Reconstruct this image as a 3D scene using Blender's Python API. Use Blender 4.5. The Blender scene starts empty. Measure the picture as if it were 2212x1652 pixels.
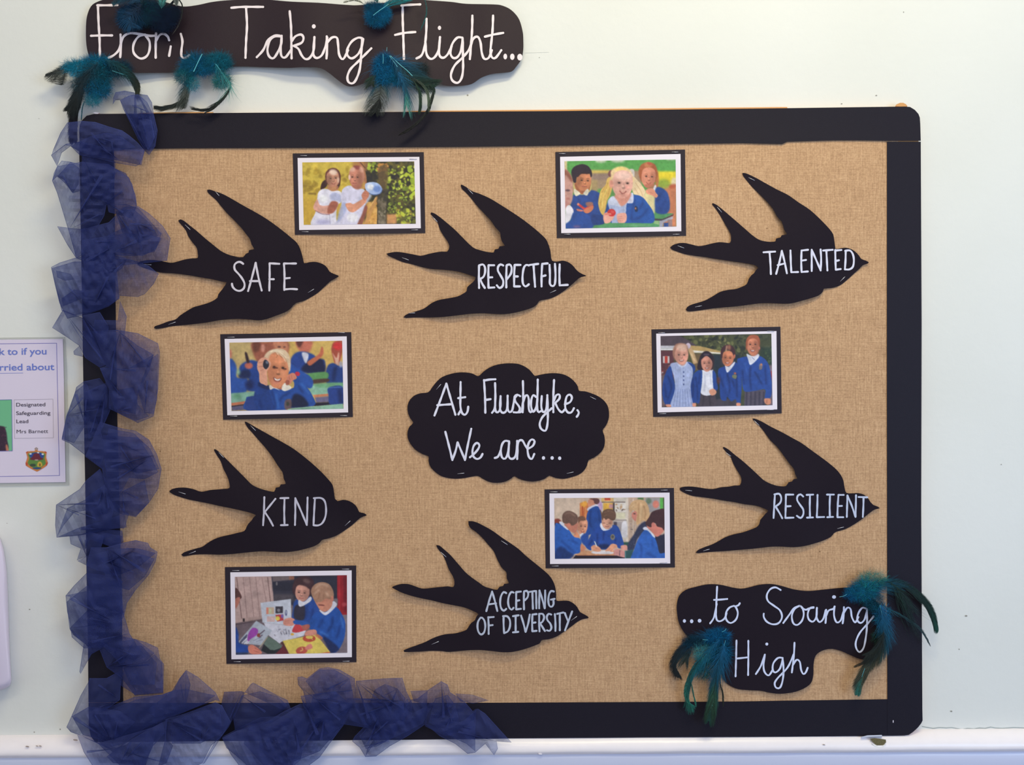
import bpy, math, random
import numpy as np
from mathutils import Vector
from mathutils.geometry import delaunay_2d_cdt

random.seed(7)
np.random.seed(7)
SC = bpy.context.scene
COL = SC.collection

# ------------------------------------------------------------------ camera, world, lights, exposure
D = 2.0            # camera distance from the wall (m)
ZC = 1.50          # camera height (m); one photo pixel is one millimetre on the wall
cam_d = bpy.data.cameras.new('camera')
cam_d.sensor_width = 36.0
cam_d.lens = 36.0 * D / 2.212
cam = bpy.data.objects.new('camera', cam_d)
cam.location = (0, -D, ZC)
cam.rotation_euler = (math.radians(90), 0, 0)
COL.objects.link(cam)
SC.camera = cam

w = bpy.data.worlds.new('room_daylight')
SC.world = w
w.use_nodes = True
wn = w.node_tree
bg = wn.nodes['Background']
bg.inputs['Color'].default_value = (0.91, 0.925, 1.03, 1)
bg.inputs['Strength'].default_value = 0.67


def area(name, loc, target, size, size_y, power, color):
    l = bpy.data.lights.new(name, 'AREA')
    l.shape = 'RECTANGLE'
    l.size = size
    l.size_y = size_y
    l.energy = power
    l.color = color
    o = bpy.data.objects.new(name, l)
    o.location = loc
    o.rotation_euler = (Vector(target) - Vector(loc)).to_track_quat('-Z', 'Y').to_euler()
    COL.objects.link(o)
    return o


area('ceiling_lamp_light', (0.60, -1.50, 3.60), (0.3, 0.0, 1.2), 1.2, 0.25, 30.5, (1.0, 0.88, 0.53))
area('second_lamp_light', (-0.40, -3.40, 3.65), (0.0, 0.0, 1.2), 1.6, 0.30, 26, (1.0, 0.86, 0.63))
area('window_daylight', (3.0, -3.4, 1.5), (0.3, 0, 1.3), 1.8, 1.6, 56, (0.38, 0.62, 1.0))

SC.view_settings.view_transform = 'Standard'
SC.view_settings.look = 'None'
SC.view_settings.exposure = 0.0
SC.view_settings.gamma = 1.0
SC.view_settings.use_curve_mapping = False
SC.cycles.transparent_max_bounces = 48


# ------------------------------------------------------------------ helpers
def lin(c):
    out = []
    for v in c[:3]:
        v = v / 255.0
        out.append(v / 12.92 if v <= 0.04045 else ((v + 0.055) / 1.055) ** 2.4)
    return tuple(out)


def at(px, py, d=0.0):
    """photo pixel at a given distance from the wall -> point in the room"""
    k = (D - d) / D
    return (((px - 1106.0) * 0.001) * k, -d, ZC + ((826.0 - py) * 0.001) * k)


def cv(pts, ox, oy, s):
    return [(ox + p[0] / s, oy + p[1] / s) for p in pts]


def tag(o, label=None, cat=None, group=None, kind=None):
    if label: o['label'] = label
    if cat: o['category'] = cat
    if group: o['group'] = group
    if kind: o['kind'] = kind
    return o


def empty(name, loc, label=None, cat=None, group=None):
    o = bpy.data.objects.new(name, None)
    o.empty_display_size = 0.03
    o.location = loc
    COL.objects.link(o)
    return tag(o, label, cat, group)


def wloc(o):
    v = Vector((0, 0, 0))
    while o is not None:
        v = v + o.location
        o = o.parent
    return v


def mk(name, verts, faces, mat=None, parent=None, smooth=True, origin=None, colors=None):
    """verts in room coordinates -> one mesh object, origin at its own lower middle (or the parent's)"""
    V = np.asarray(verts, dtype=np.float64).reshape(-1, 3)
    if origin is None:
        if parent is None:
            origin = ((V[:, 0].min() + V[:, 0].max()) / 2, V[:, 1].max(), V[:, 2].min())
        else:
            origin = ((V[:, 0].min() + V[:, 0].max()) / 2, (V[:, 1].min() + V[:, 1].max()) / 2,
                      (V[:, 2].min() + V[:, 2].max()) / 2)
    org = np.array(origin, dtype=np.float64)
    me = bpy.data.meshes.new(name)
    me.from_pydata((V - org).tolist(), [], faces)
    if smooth:
        me.polygons.foreach_set('use_smooth', [True] * len(me.polygons))
    if mat is not None:
        me.materials.append(mat)
    if colors is not None:
        ca = me.color_attributes.new('tint', 'FLOAT_COLOR', 'POINT')
        c4 = np.ones((len(V), 4), dtype=np.float32)
        c4[:, :3] = colors
        ca.data.foreach_set('color', c4.ravel())
    me.update()
    o = bpy.data.objects.new(name, me)
    COL.objects.link(o)
    if parent is not None:
        o.parent = parent
        o.location = Vector(origin) - wloc(parent)
    else:
        o.location = origin
    return o


def catmull(pts, step=2.0, closed=False):
    P = [tuple(map(float, p)) for p in pts]
    n = len(P)
    if n < 3 and not closed:
        (x0, y0), (x1, y1) = P[0], P[-1]
        k = max(1, int(math.hypot(x1 - x0, y1 - y0) / step))
        return [(x0 + (x1 - x0) * i / k, y0 + (y1 - y0) * i / k) for i in range(k + 1)]
    out = []
    rng = range(n) if closed else range(n - 1)
    for i in rng:
        if closed:
            p0, p1, p2, p3 = P[i - 1], P[i], P[(i + 1) % n], P[(i + 2) % n]
        else:
            p0 = P[max(i - 1, 0)]; p1 = P[i]; p2 = P[i + 1]; p3 = P[min(i + 2, n - 1)]
        L = math.hypot(p2[0] - p1[0], p2[1] - p1[1])
        k = max(1, int(L / step))
        for j in range(k):
            t = j / k
            t2 = t * t; t3 = t2 * t
            out.append(tuple(0.5 * (2 * p1[a] + (p2[a] - p0[a]) * t + (2 * p0[a] - 5 * p1[a] + 4 * p2[a] - p3[a]) * t2
                                    + (3 * p1[a] - p0[a] - 3 * p2[a] + p3[a]) * t3) for a in range(2)))
    if not closed:
        out.append(P[-1])
    return out


def inside(px, py, poly):
    """even-odd test, vectorised"""
    px = np.asarray(px, dtype=np.float64); py = np.asarray(py, dtype=np.float64)
    r = np.zeros(px.shape, dtype=bool)
    n = len(poly)
    j = n - 1
    for i in range(n):
        xi, yi = poly[i]; xj, yj = poly[j]
        if yi != yj:
            c = (yi > py) != (yj > py)
            r ^= c & (px < (xj - xi) * (py - yi) / (yj - yi) + xi)
        j = i
    return r


def edge_dist(px, py, poly):
    px = np.asarray(px, dtype=np.float64); py = np.asarray(py, dtype=np.float64)
    best = np.full(px.shape, 1e9)
    n = len(poly)
    for i in range(n):
        x0, y0 = poly[i]; x1, y1 = poly[(i + 1) % n]
        dx, dy = x1 - x0, y1 - y0
        L = dx * dx + dy * dy
        if L < 1e-9: continue
        t = np.clip(((px - x0) * dx + (py - y0) * dy) / L, 0, 1)
        d = np.hypot(px - (x0 + t * dx), py - (y0 + t * dy))
        best = np.minimum(best, d)
    return best


def densify(poly, step):
    out = []
    n = len(poly)
    for i in range(n):
        x0, y0 = poly[i]; x1, y1 = poly[(i + 1) % n]
        k = max(1, int(math.ceil(math.hypot(x1 - x0, y1 - y0) / step)))
        for j in range(k):
            out.append((x0 + (x1 - x0) * j / k, y0 + (y1 - y0) * j / k))
    return out


def tess(poly, step):
    """triangulate the inside of an outline with an even spread of points"""
    poly = densify(poly, step)
    xs = [p[0] for p in poly]; ys = [p[1] for p in poly]
    gx, gy = np.meshgrid(np.arange(min(xs) + step * .4, max(xs), step), np.arange(min(ys) + step * .4, max(ys), step))
    gx = gx + (np.arange(gx.shape[0])[:, None] % 2) * step * .5
    gx = gx.ravel(); gy = gy.ravel()
    ok = inside(gx, gy, poly)
    gx = gx[ok]; gy = gy[ok]
    if len(gx):
        dd = edge_dist(gx, gy, poly)
        ok = dd > step * .45
        gx = gx[ok]; gy = gy[ok]
    P = [Vector(p) for p in poly] + [Vector((a, b)) for a, b in zip(gx, gy)]
    n = len(poly)
    r = delaunay_2d_cdt(P, [], [list(range(n))], 1, 1e-5)
    vv = [(v[0], v[1]) for v in r[0]]
    ff = [tuple(f) for f in r[2] if len(f) == 3]
    return vv, ff


def fix_winding(V, F):
    """turn every triangle to face the room (-y)"""
    V = np.asarray(V); F = np.asarray(F)
    a = V[F[:, 0]]; b = V[F[:, 1]]; c = V[F[:, 2]]
    ny = (b - a)[:, 2] * (c - a)[:, 0] - (b - a)[:, 0] * (c - a)[:, 2]
    m = ny > 0
    F = F.copy()
    F[m] = F[m][:, ::-1]
    return F


def sheet(name, poly, dfn, thick, mat, parent=None, step=9.0, smooth=True, origin=None):
    """a sheet of paper or card: outline in photo pixels, dfn(px,py)= distance of its back from the wall"""
    vv, ff = tess(poly, step)
    A = np.array(vv)
    d = np.array([dfn(x, y) for x, y in vv])
    front = np.array([at(x, y, k + thick) for (x, y), k in zip(vv, d)])
    back = front.copy(); back[:, 1] += thick
    F = fix_winding(front, ff)
    n = len(vv)
    faces = [tuple(int(i) for i in f) for f in F] + [tuple(int(i) + n for i in f[::-1]) for f in F]
    cnt = set()
    for f in F:
        for a, b in ((f[0], f[1]), (f[1], f[2]), (f[2], f[0])):
            cnt.add((int(a), int(b)))
    # the cut edge has vertices of its own so that it stays crisp
    side = []
    sf = []
    for (a, b) in sorted(cnt):
        if (b, a) not in cnt:
            k = 2 * n + len(side)
            side += [front[a], front[b], back[b], back[a]]
            sf.append((k + 1, k, k + 3, k + 2))
    V = np.vstack([front, back] + ([np.array(side)] if side else []))
    o = mk(name, V, faces + sf, mat, parent, smooth=False, origin=origin)
    if smooth:
        k = len(F) * 2
        o.data.polygons.foreach_set('use_smooth', [i < k for i in range(len(o.data.polygons))])
    return o


def ribbon_geo(pts, width, dfn, lift, V, F, step=3.0, taper=None, smooth=True):
    """painted stroke: flat strip with round ends lying on a sheet; adds to V, F"""
    P = catmull(pts, step) if smooth else list(pts)
    n = len(P)
    hw = width / 2.0
    L = []; R = []
    for i in range(n):
        x0, y0 = P[max(i - 1, 0)]; x1, y1 = P[min(i + 1, n - 1)]
        dx, dy = x1 - x0, y1 - y0
        l = math.hypot(dx, dy) or 1.0
        nx, ny = -dy / l, dx / l
        k = hw * (1 + 0.10 * math.sin(i * .7 + pts[0][0] * .3))
        L.append((P[i][0] + nx * k, P[i][1] + ny * k)); R.append((P[i][0] - nx * k, P[i][1] - ny * k))
    ring = []

    def add(p):
        V.append(at(p[0], p[1], dfn(p[0], p[1]) + lift))
        return len(V) - 1
    li = [add(p) for p in L]; ri = [add(p) for p in R]
    for i in range(n - 1):
        F.append((li[i], li[i + 1], ri[i + 1], ri[i]))
    for end, (a, b) in ((0, (li[0], ri[0])), (n - 1, (li[-1], ri[-1]))):
        cx, cy = P[end]
        q = P[1] if end == 0 else P[-2]
        ang = math.atan2(cy - q[1], cx - q[0])
        ids = []
        for k in range(7):
            t = ang - math.pi / 2 + math.pi * k / 6
            ids.append(add((cx + hw * math.cos(t), cy + hw * math.sin(t))))
        F.append(tuple(ids))


def disc_geo(cx, cy, rx, ry, dfn, lift, V, F, n=16):
    ids = []
    for k in range(n):
        t = 2 * math.pi * k / n
        V.append(at(cx + rx * math.cos(t), cy + ry * math.sin(t), dfn(cx, cy) + lift))
        ids.append(len(V) - 1)
    F.append(tuple(ids))


def flat_fix(V, F):
    """make every flat face look towards the room"""
    out = []
    for f in F:
        s = 0.0
        for i in range(len(f)):
            a = V[f[i]]; b = V[f[(i + 1) % len(f)]]
            s += a[0] * b[2] - b[0] * a[2]
        out.append(tuple(f) if s > 0 else tuple(f[::-1]))
    return out


def box_mesh(name, c, size, mat, parent=None, bevel=0.0):
    x, y, z = [s / 2 for s in size]
    b = bevel
    pr = [(-x + b, -z), (x - b, -z), (x, -z + b), (x, z - b), (x - b, z), (-x + b, z), (-x, z - b), (-x, -z + b)] if b else \
        [(-x, -z), (x, -z), (x, z), (-x, z)]
    V = [(c[0] + p[0], c[1] - y, c[2] + p[1]) for p in pr] + [(c[0] + p[0], c[1] + y, c[2] + p[1]) for p in pr]
    n = len(pr)
    F = [tuple(range(n)), tuple(range(2 * n - 1, n - 1, -1))] + [(i, i + n, (i + 1) % n + n, (i + 1) % n) for i in range(n)]
    return mk(name, V, F, mat, parent, smooth=False)


# ------------------------------------------------------------------ materials
def newmat(name):
    m = bpy.data.materials.new(name)
    m.use_nodes = True
    nt = m.node_tree
    return m, nt, nt.nodes, nt.links, nt.nodes['Principled BSDF']


def N(nodes, t, **kw):
    n = nodes.new(t)
    for k, v in kw.items():
        setattr(n, k, v)
    return n


def plain(name, c, rough=0.7, spec=0.3, bump=0.0, bscale=300.0, var=0.0, metallic=0.0):
    m, nt, nd, lk, b = newmat(name)
    b.inputs['Base Color'].default_value = (*lin(c), 1)
    b.inputs['Roughness'].default_value = rough
    b.inputs['Specular IOR Level'].default_value = spec
    b.inputs['Metallic'].default_value = metallic
    g = N(nd, 'ShaderNodeNewGeometry')
    ns = N(nd, 'ShaderNodeTexNoise')
    ns.inputs['Scale'].default_value = bscale
    ns.inputs['Detail'].default_value = 4
    lk.new(g.outputs['Position'], ns.inputs['Vector'])
    if bump:
        bp = N(nd, 'ShaderNodeBump')
        bp.inputs['Strength'].default_value = bump
        bp.inputs['Distance'].default_value = 0.001
        lk.new(ns.outputs['Fac'], bp.inputs['Height'])
        lk.new(bp.outputs['Normal'], b.inputs['Normal'])
    if var:
        mr = N(nd, 'ShaderNodeMapRange')
        mr.inputs['To Min'].default_value = 1 - var
        mr.inputs['To Max'].default_value = 1 + var
        lk.new(ns.outputs['Fac'], mr.inputs['Value'])
        mx = N(nd, 'ShaderNodeVectorMath', operation='SCALE')
        mx.inputs[0].default_value = lin(c)
        lk.new(mr.outputs['Result'], mx.inputs['Scale'])
        lk.new(mx.outputs[0], b.inputs['Base Color'])
    return m


def hessian_mat():
    m, nt, nd, lk, b = newmat('hessian_weave')
    b.inputs['Roughness'].default_value = 0.95
    b.inputs['Specular IOR Level'].default_value = 0.1
    g = N(nd, 'ShaderNodeNewGeometry')
    P = 3.2e-3   # thread pitch

    def mapped(sx, sz, off=0.0):
        mp = N(nd, 'ShaderNodeMapping')
        mp.inputs['Scale'].default_value = (sx, 1.0, sz)
        mp.inputs['Location'].default_value = (off, off, off)
        lk.new(g.outputs['Position'], mp.inputs['Vector'])
        return mp

    # wobble so that the threads are not ruled lines
    wob = N(nd, 'ShaderNodeTexNoise'); wob.inputs['Scale'].default_value = 18; wob.inputs['Detail'].default_value = 2
    lk.new(g.outputs['Position'], wob.inputs['Vector'])
    wv = N(nd, 'ShaderNodeVectorMath', operation='SCALE'); wv.inputs['Scale'].default_value = 0.006
    lk.new(wob.outputs['Color'], wv.inputs[0])
    ad = N(nd, 'ShaderNodeVectorMath', operation='ADD')
    lk.new(g.outputs['Position'], ad.inputs[0]); lk.new(wv.outputs[0], ad.inputs[1])
    sp = N(nd, 'ShaderNodeSeparateXYZ'); lk.new(ad.outputs[0], sp.inputs[0])

    def M(op, a, b_=None, clamp=False):
        n = N(nd, 'ShaderNodeMath', operation=op, use_clamp=clamp)
        for i, v in enumerate((a, b_)):
            if v is None: continue
            if isinstance(v, (int, float)): n.inputs[i].default_value = v
            else: lk.new(v, n.inputs[i])
        return n.outputs[0]
    sx = M('SINE', M('MULTIPLY', sp.outputs['X'], 2 * math.pi / P))
    sz = M('SINE', M('MULTIPLY', sp.outputs['Z'], 2 * math.pi / (P * 1.3)))
    prod = M('MULTIPLY', sx, sz)
    weave = M('ADD', M('MULTIPLY', prod, 0.5), M('ADD', M('MULTIPLY', sx, 0.32), M('MULTIPLY', sz, 0.14)))
    # long streaks along single threads
    n1 = N(nd, 'ShaderNodeTexNoise'); n1.inputs['Scale'].default_value = 1; n1.inputs['Detail'].default_value = 2
    lk.new(mapped(330, 26).outputs[0], n1.inputs['Vector'])
    n2 = N(nd, 'ShaderNodeTexNoise'); n2.inputs['Scale'].default_value = 1; n2.inputs['Detail'].default_value = 2
    lk.new(mapped(22, 300, 3.1).outputs[0], n2.inputs['Vector'])
    n3 = N(nd, 'ShaderNodeTexNoise'); n3.inputs['Scale'].default_value = 260; n3.inputs['Detail'].default_value = 3
    lk.new(g.outputs['Position'], n3.inputs['Vector'])
    n4 = N(nd, 'ShaderNodeTexNoise'); n4.inputs['Scale'].default_value = 3.0; n4.inputs['Detail'].default_value = 3
    lk.new(g.outputs['Position'], n4.inputs['Vector'])
    v = M('ADD', M('MULTIPLY', weave, 0.19), 1.0)
    v = M('ADD', v, M('MULTIPLY', M('SUBTRACT', n1.outputs['Fac'], 0.5), 0.52))
    v = M('ADD', v, M('MULTIPLY', M('SUBTRACT', n2.outputs['Fac'], 0.5), 0.34))
    v = M('ADD', v, M('MULTIPLY', M('SUBTRACT', n3.outputs['Fac'], 0.5), 0.55))
    v = M('ADD', v, M('MULTIPLY', M('SUBTRACT', n4.outputs['Fac'], 0.5), 0.16))
    # a few dark slubs
    vo = N(nd, 'ShaderNodeTexVoronoi'); vo.inputs['Scale'].default_value = 11
    lk.new(g.outputs['Position'], vo.inputs['Vector'])
    slub = M('LESS_THAN', vo.outputs['Distance'], 0.018)
    v = M('SUBTRACT', v, M('MULTIPLY', slub, 0.35))
    cr = N(nd, 'ShaderNodeValToRGB')
    e = cr.color_ramp.elements
    e[0].position = 0.26; e[0].color = (*lin((128, 98, 72)), 1)
    e[1].position = 0.76; e[1].color = (*lin((236, 200, 160)), 1)
    mid = cr.color_ramp.elements.new(0.50); mid.color = (*lin((194, 156, 120)), 1)
    lk.new(M('MULTIPLY', v, 0.5), cr.inputs['Fac'])
    lk.new(cr.outputs['Color'], b.inputs['Base Color'])
    bp = N(nd, 'ShaderNodeBump'); bp.inputs['Strength'].default_value = 0.7; bp.inputs['Distance'].default_value = 0.0008
    lk.new(v, bp.inputs['Height']); lk.new(bp.outputs['Normal'], b.inputs['Normal'])
    return m


def wall_mat():
    m, nt, nd, lk, b = newmat('painted_wall')
    b.inputs['Roughness'].default_value = 0.55
    b.inputs['Specular IOR Level'].default_value = 0.25
    g = N(nd, 'ShaderNodeNewGeometry')
    n1 = N(nd, 'ShaderNodeTexNoise'); n1.inputs['Scale'].default_value = 2.2; n1.inputs['Detail'].default_value = 5
    n2 = N(nd, 'ShaderNodeTexNoise'); n2.inputs['Scale'].default_value = 60; n2.inputs['Detail'].default_value = 6
    for n in (n1, n2): lk.new(g.outputs['Position'], n.inputs['Vector'])
    cr = N(nd, 'ShaderNodeValToRGB')
    e = cr.color_ramp.elements
    e[0].position = 0.35; e[0].color = (*lin((224, 226, 221)), 1)
    e[1].position = 0.65; e[1].color = (*lin((229, 231, 227)), 1)
    lk.new(n1.outputs['Fac'], cr.inputs['Fac'])
    # small specks
    vo = N(nd, 'ShaderNodeTexVoronoi'); vo.inputs['Scale'].default_value = 5.5
    lk.new(g.outputs['Position'], vo.inputs['Vector'])
    lt = N(nd, 'ShaderNodeMath', operation='LESS_THAN'); lt.inputs[1].default_value = 0.012
    lk.new(vo.outputs['Distance'], lt.inputs[0])
    mx = N(nd, 'ShaderNodeMix', data_type='RGBA')
    lk.new(lt.outputs[0], mx.inputs['Factor'])
    lk.new(cr.outputs['Color'], mx.inputs['A']); mx.inputs['B'].default_value = (*lin((150, 150, 140)), 1)
    lk.new(mx.outputs['Result'], b.inputs['Base Color'])
    bp = N(nd, 'ShaderNodeBump'); bp.inputs['Strength'].default_value = 0.25; bp.inputs['Distance'].default_value = 0.002
    ad = N(nd, 'ShaderNodeMath', operation='ADD')
    lk.new(n2.outputs['Fac'], ad.inputs[0]); lk.new(n1.outputs['Fac'], ad.inputs[1])
    lk.new(ad.outputs[0], bp.inputs['Height']); lk.new(bp.outputs['Normal'], b.inputs['Normal'])
    return m


def tint_mat(name, rough=0.6, spec=0.3, trans=0.0):
    m, nt, nd, lk, b = newmat(name)
    a = N(nd, 'ShaderNodeVertexColor', layer_name='tint')
    lk.new(a.outputs['Color'], b.inputs['Base Color'])
    b.inputs['Roughness'].default_value = rough
    b.inputs['Specular IOR Level'].default_value = spec
    if trans: b.inputs['Alpha'].default_value = trans
    return m


def tulle_mat():
    m, nt, nd, lk, b = newmat('navy_tulle')
    nd.remove(b)
    out = nd['Material Output']
    tr = N(nd, 'ShaderNodeBsdfTransparent'); tr.inputs['Color'].default_value = (0.86, 0.90, 0.99, 1)
    df = N(nd, 'ShaderNodeBsdfDiffuse'); df.inputs['Color'].default_value = (*TULLE, 1)
    tl = N(nd, 'ShaderNodeBsdfTranslucent'); tl.inputs['Color'].default_value = (*TULLE, 1)
    m1 = N(nd, 'ShaderNodeMixShader'); m1.inputs[0].default_value = 0.35
    lk.new(df.outputs[0], m1.inputs[1]); lk.new(tl.outputs[0], m1.inputs[2])
    # the open net: a fine speckle of holes averaging the cover factor; denser where seen edge-on
    lw = N(nd, 'ShaderNodeLayerWeight'); lw.inputs['Blend'].default_value = 0.35
    g = N(nd, 'ShaderNodeNewGeometry')
    ns = N(nd, 'ShaderNodeTexNoise'); ns.inputs['Scale'].default_value = 17; ns.inputs['Detail'].default_value = 3
    lk.new(g.outputs['Position'], ns.inputs['Vector'])
    mr = N(nd, 'ShaderNodeMapRange')
    mr.inputs['From Min'].default_value = 0.3; mr.inputs['From Max'].default_value = 0.7
    mr.inputs['To Min'].default_value = TULLE_A - 0.13; mr.inputs['To Max'].default_value = TULLE_A + 0.13
    lk.new(ns.outputs['Fac'], mr.inputs['Value'])
    ml = N(nd, 'ShaderNodeMath', operation='MULTIPLY_ADD', use_clamp=True)
    lk.new(lw.outputs['Facing'], ml.inputs[0]); ml.inputs[1].default_value = 0.45
    lk.new(mr.outputs['Result'], ml.inputs[2])
    m2 = N(nd, 'ShaderNodeMixShader')
    lk.new(ml.outputs[0], m2.inputs[0]); lk.new(tr.outputs[0], m2.inputs[1]); lk.new(m1.outputs[0], m2.inputs[2])
    lk.new(m2.outputs[0], out.inputs['Surface'])
    return m


TULLE = (0.070, 0.090, 0.29)
TULLE_A = 0.40
M_WALL = wall_mat()
M_HESS = hessian_mat()
M_BLACK = plain('black_sugar_paper', (28, 20, 31), 0.75, 0.18, bump=0.25, bscale=900, var=0.12)
M_BORDER = plain('black_border_paper', (24, 20, 33), 0.6, 0.22, bump=0.2, bscale=700, var=0.10)
M_MOUNT = plain('black_mounting_card', (40, 31, 42), 0.6, 0.3, bump=0.15, bscale=800)
M_BANNER = plain('black_banner_paper', (36, 22, 32), 0.6, 0.3, bump=0.2, bscale=700, var=0.10)
M_PAPER = plain('white_photo_paper', (236, 228, 238), 0.45, 0.4)
M_INK = plain('white_paint_pen', (222, 222, 240), 0.5, 0.3, var=0.08, bscale=120)
M_INK_A = plain('paint_pen_warm', (214, 208, 220), .5, .3, var=.08, bscale=120)
M_INK_K = plain('paint_pen_grey', (194, 191, 208), .5, .3, var=.08, bscale=120)
M_INK_D = plain('paint_pen_blue_grey', (184, 191, 210), .5, .3, var=.08, bscale=120)
M_INK_R = plain('paint_pen_pale_blue', (198, 206, 230), .5, .3, var=.08, bscale=120)
M_INK_S = plain('paint_pen_sky', (210, 218, 246), .5, .3, var=.08, bscale=120)
M_INKW = plain('white_paint_pen_bold', (240, 228, 232), 0.45, 0.3, var=0.08, bscale=120)
M_STAPLE = plain('steel_staple', (205, 205, 215), 0.35, 0.6, metallic=0.6)
M_WOOD = plain('tan_cloth_edge', (214, 160, 105), 0.9, 0.1, bump=0.4, bscale=900)
M_LOWER = plain('shaded_periwinkle_gloss', (198, 204, 230), 0.3, 0.4, bump=0.08, bscale=45)  # bluish gloss, with the shade under the rail nose put into its tone
M_RAIL = plain('cream_gloss_paint', (246, 240, 244), 0.28, 0.45, bump=0.12, bscale=45, var=0.03)
M_LAVENDER = plain('lilac_white_plastic', (222, 212, 232), 0.4, 0.4)
M_PRINT = tint_mat('colour_print', 0.45, 0.35)
M_FEATHER = tint_mat('feather_barb', 0.65, 0.25, .85)
M_DOWN = tint_mat('feather_down', 0.9, 0.1, .5)
M_TULLE = tulle_mat()

# ------------------------------------------------------------------ the setting
def quad(name, pts, mat, kind='structure', label=None):
    o = mk(name, pts, [tuple(range(len(pts)))], mat, None, smooth=False)
    o['kind'] = kind
    if label: o['label'] = label
    return o


def slab(name, x0, x1, y0, y1, z0, z1, mat):
    V = [(x, y, z) for x in (x0, x1) for y in (y0, y1) for z in (z0, z1)]
    F = [(0, 1, 3, 2), (4, 6, 7, 5), (0, 4, 5, 1), (2, 3, 7, 6), (0, 2, 6, 4), (1, 5, 7, 3)]
    o = mk(name, V, F, mat, None, smooth=False)
    o['kind'] = 'structure'
    return o


slab('wall_back', -4.0, 4.0, 0.0, 0.12, 0.0, 3.8, M_WALL)['label'] = 'pale mint painted wall behind the display board'
M_FLOOR = plain('vinyl_floor', (120, 118, 122), 0.5, 0.4, bump=0.1, bscale=80, var=0.1)
M_CEIL = plain('ceiling_paint', (236, 236, 230), 0.8, 0.2, bump=0.1, bscale=100)
slab('floor', -4.0, 4.0, -4.5, 0.12, -0.06, 0.0, M_FLOOR)
slab('ceiling', -4.0, 4.0, -4.5, 0.12, 3.8, 3.86, M_CEIL)


# dado rail under the board: a moulding with a rounded nose, a groove and a lower face; it climbs a little to the right
def rail():
    prof = [(0.000, 0.000), (0.006, -0.001), (0.014, -0.004), (0.022, -0.009), (0.0285, -0.0155), (0.0325, -0.0225),
            (0.0335, -0.029), (0.0325, -0.033), (0.0290, -0.0365), (0.0265, -0.039), (0.0260, -0.042), (0.0270, -0.0445),
            (0.0280, -0.047), (0.0280, -0.110), (0.022, -0.118), (0.010, -0.124), (0.000, -0.126)]
    V = []; F = []
    xs = np.linspace(-3.95, 3.95, 160)
    rnd = random.Random(3)
    for i, x in enumerate(xs):
        px = 1106 + x * 1000
        top = ZC + (826 - (1580 - 0.0065 * (px - 1106))) * 0.001
        for j, (d, z) in enumerate(prof):
            jit = 0.0005 * math.sin(i * 1.3 + j) if 0 < j < 9 else 0
            V.append((x, -d - 0.0002 + jit, top + z + jit * .6))
    n = len(prof)
    for i in range(len(xs) - 1):
        for j in range(n - 1):
            a = i * n + j
            F.append((a, a + 1, a + n + 1, a + n))
    F.append(tuple(range(n))); F.append(tuple(range((len(xs) - 1) * n + n - 1, (len(xs) - 1) * n - 1, -1)))
    m_ = len(xs)
    up = [f for f in F if all(i % n <= 9 for i in f)]
    lo = [f for f in F if not all(i % n <= 9 for i in f)]
    o = mk('trim_1', V, up, M_RAIL)
    o['kind'] = 'structure'
    o['label'] = 'rounded cream gloss dado rail along the wall under the board'
    q = mk('trim_2', V, lo, M_LOWER)
    q['kind'] = 'structure'
    q['label'] = 'pale periwinkle lower face of the dado rail, shade put into its colour'
    return o


RAIL = rail()


# hairline crack where the wall meets the rail, chipped plaster, dents: pieces of the wall
def crack(name, pts, width, mat, parent, dep=0.0006, sm=False):
    V = []; F = []
    ribbon_geo(pts, width, lambda x, y: 0.0, dep, V, F, step=4, smooth=sm)
    return mk(name, V, flat_fix(V, F), mat, parent, smooth=False)


WALLO = bpy.data.objects['wall_back']
M_CRACK = plain('crack_line', (150, 160, 158), 0.9, 0.1)
M_CHIP = plain('bare_plaster', (112, 104, 76), 0.95, 0.1, bump=1.0, bscale=500, var=0.5)
M_NICK = plain('dark_nick', (150, 148, 140), 0.9, 0.1)
cp = [(1992, 1569), (2004, 1571), (2016, 1573), (2030, 1571), (2044, 1572), (2056, 1571), (2066, 1573), (2078, 1575), (2090, 1573),
      (2104, 1574), (2116, 1572), (2128, 1573), (2140, 1570), (2150, 1572), (2165, 1573), (2190, 1571), (2212, 1572)]
crack('hairline_crack', cp, 1.3, M_CRACK, WALLO)
cp = [(-6, 1594), (20, 1593), (52, 1594), (84, 1594), (96, 1596), (112, 1595), (128, 1597), (150, 1598), (168, 1598)]
crack('hairline_crack', cp, 1.3, M_CRACK, WALLO)
crack('hairline_crack', [(1134, 114), (1150, 113.5), (1170, 113), (1186, 112.5)], 0.6, plain('faint_crack', (219, 220, 212), 0.9, 0.1), WALLO)


def chip(name, pts, mat, parent, y, thick=0.002):
    V = [at(x, yy, y) for x, yy in pts] + [at(x, yy, y - thick) for x, yy in pts]
    n = len(pts)
    F = [tuple(range(n)), tuple(range(2 * n - 1, n - 1, -1))] + [(i, i + n, (i + 1) % n + n, (i + 1) % n) for i in range(n)]
    return mk(name, V, flat_fix(V, F[:1]) + F[1:], mat, parent, smooth=False)


for (x, y, r) in [(64, 1316, 1.5), (2087, 1330, 2.4), (2055, 1536, 2.2), (2072, 1402, 1.6), (1893, 206, 1.6), (1952, 26, 1.5), (84, 256, .8),
                  (130, 1575, 2.0), (74, 1581, 1.6), (15, 1130, .9), (1165, 124, .9), (2163, 1003, 1.2), (1818, 224, 1.6)]:
    pts = [(x + r * (1 + .4 * math.sin(k * 2.3 + x)) * math.cos(k * 1.047), y + r * .8 * math.sin(k * 1.047)) for k in range(6)]
    chip('paint_nick', pts, M_NICK, WALLO, 0.0006)

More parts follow.
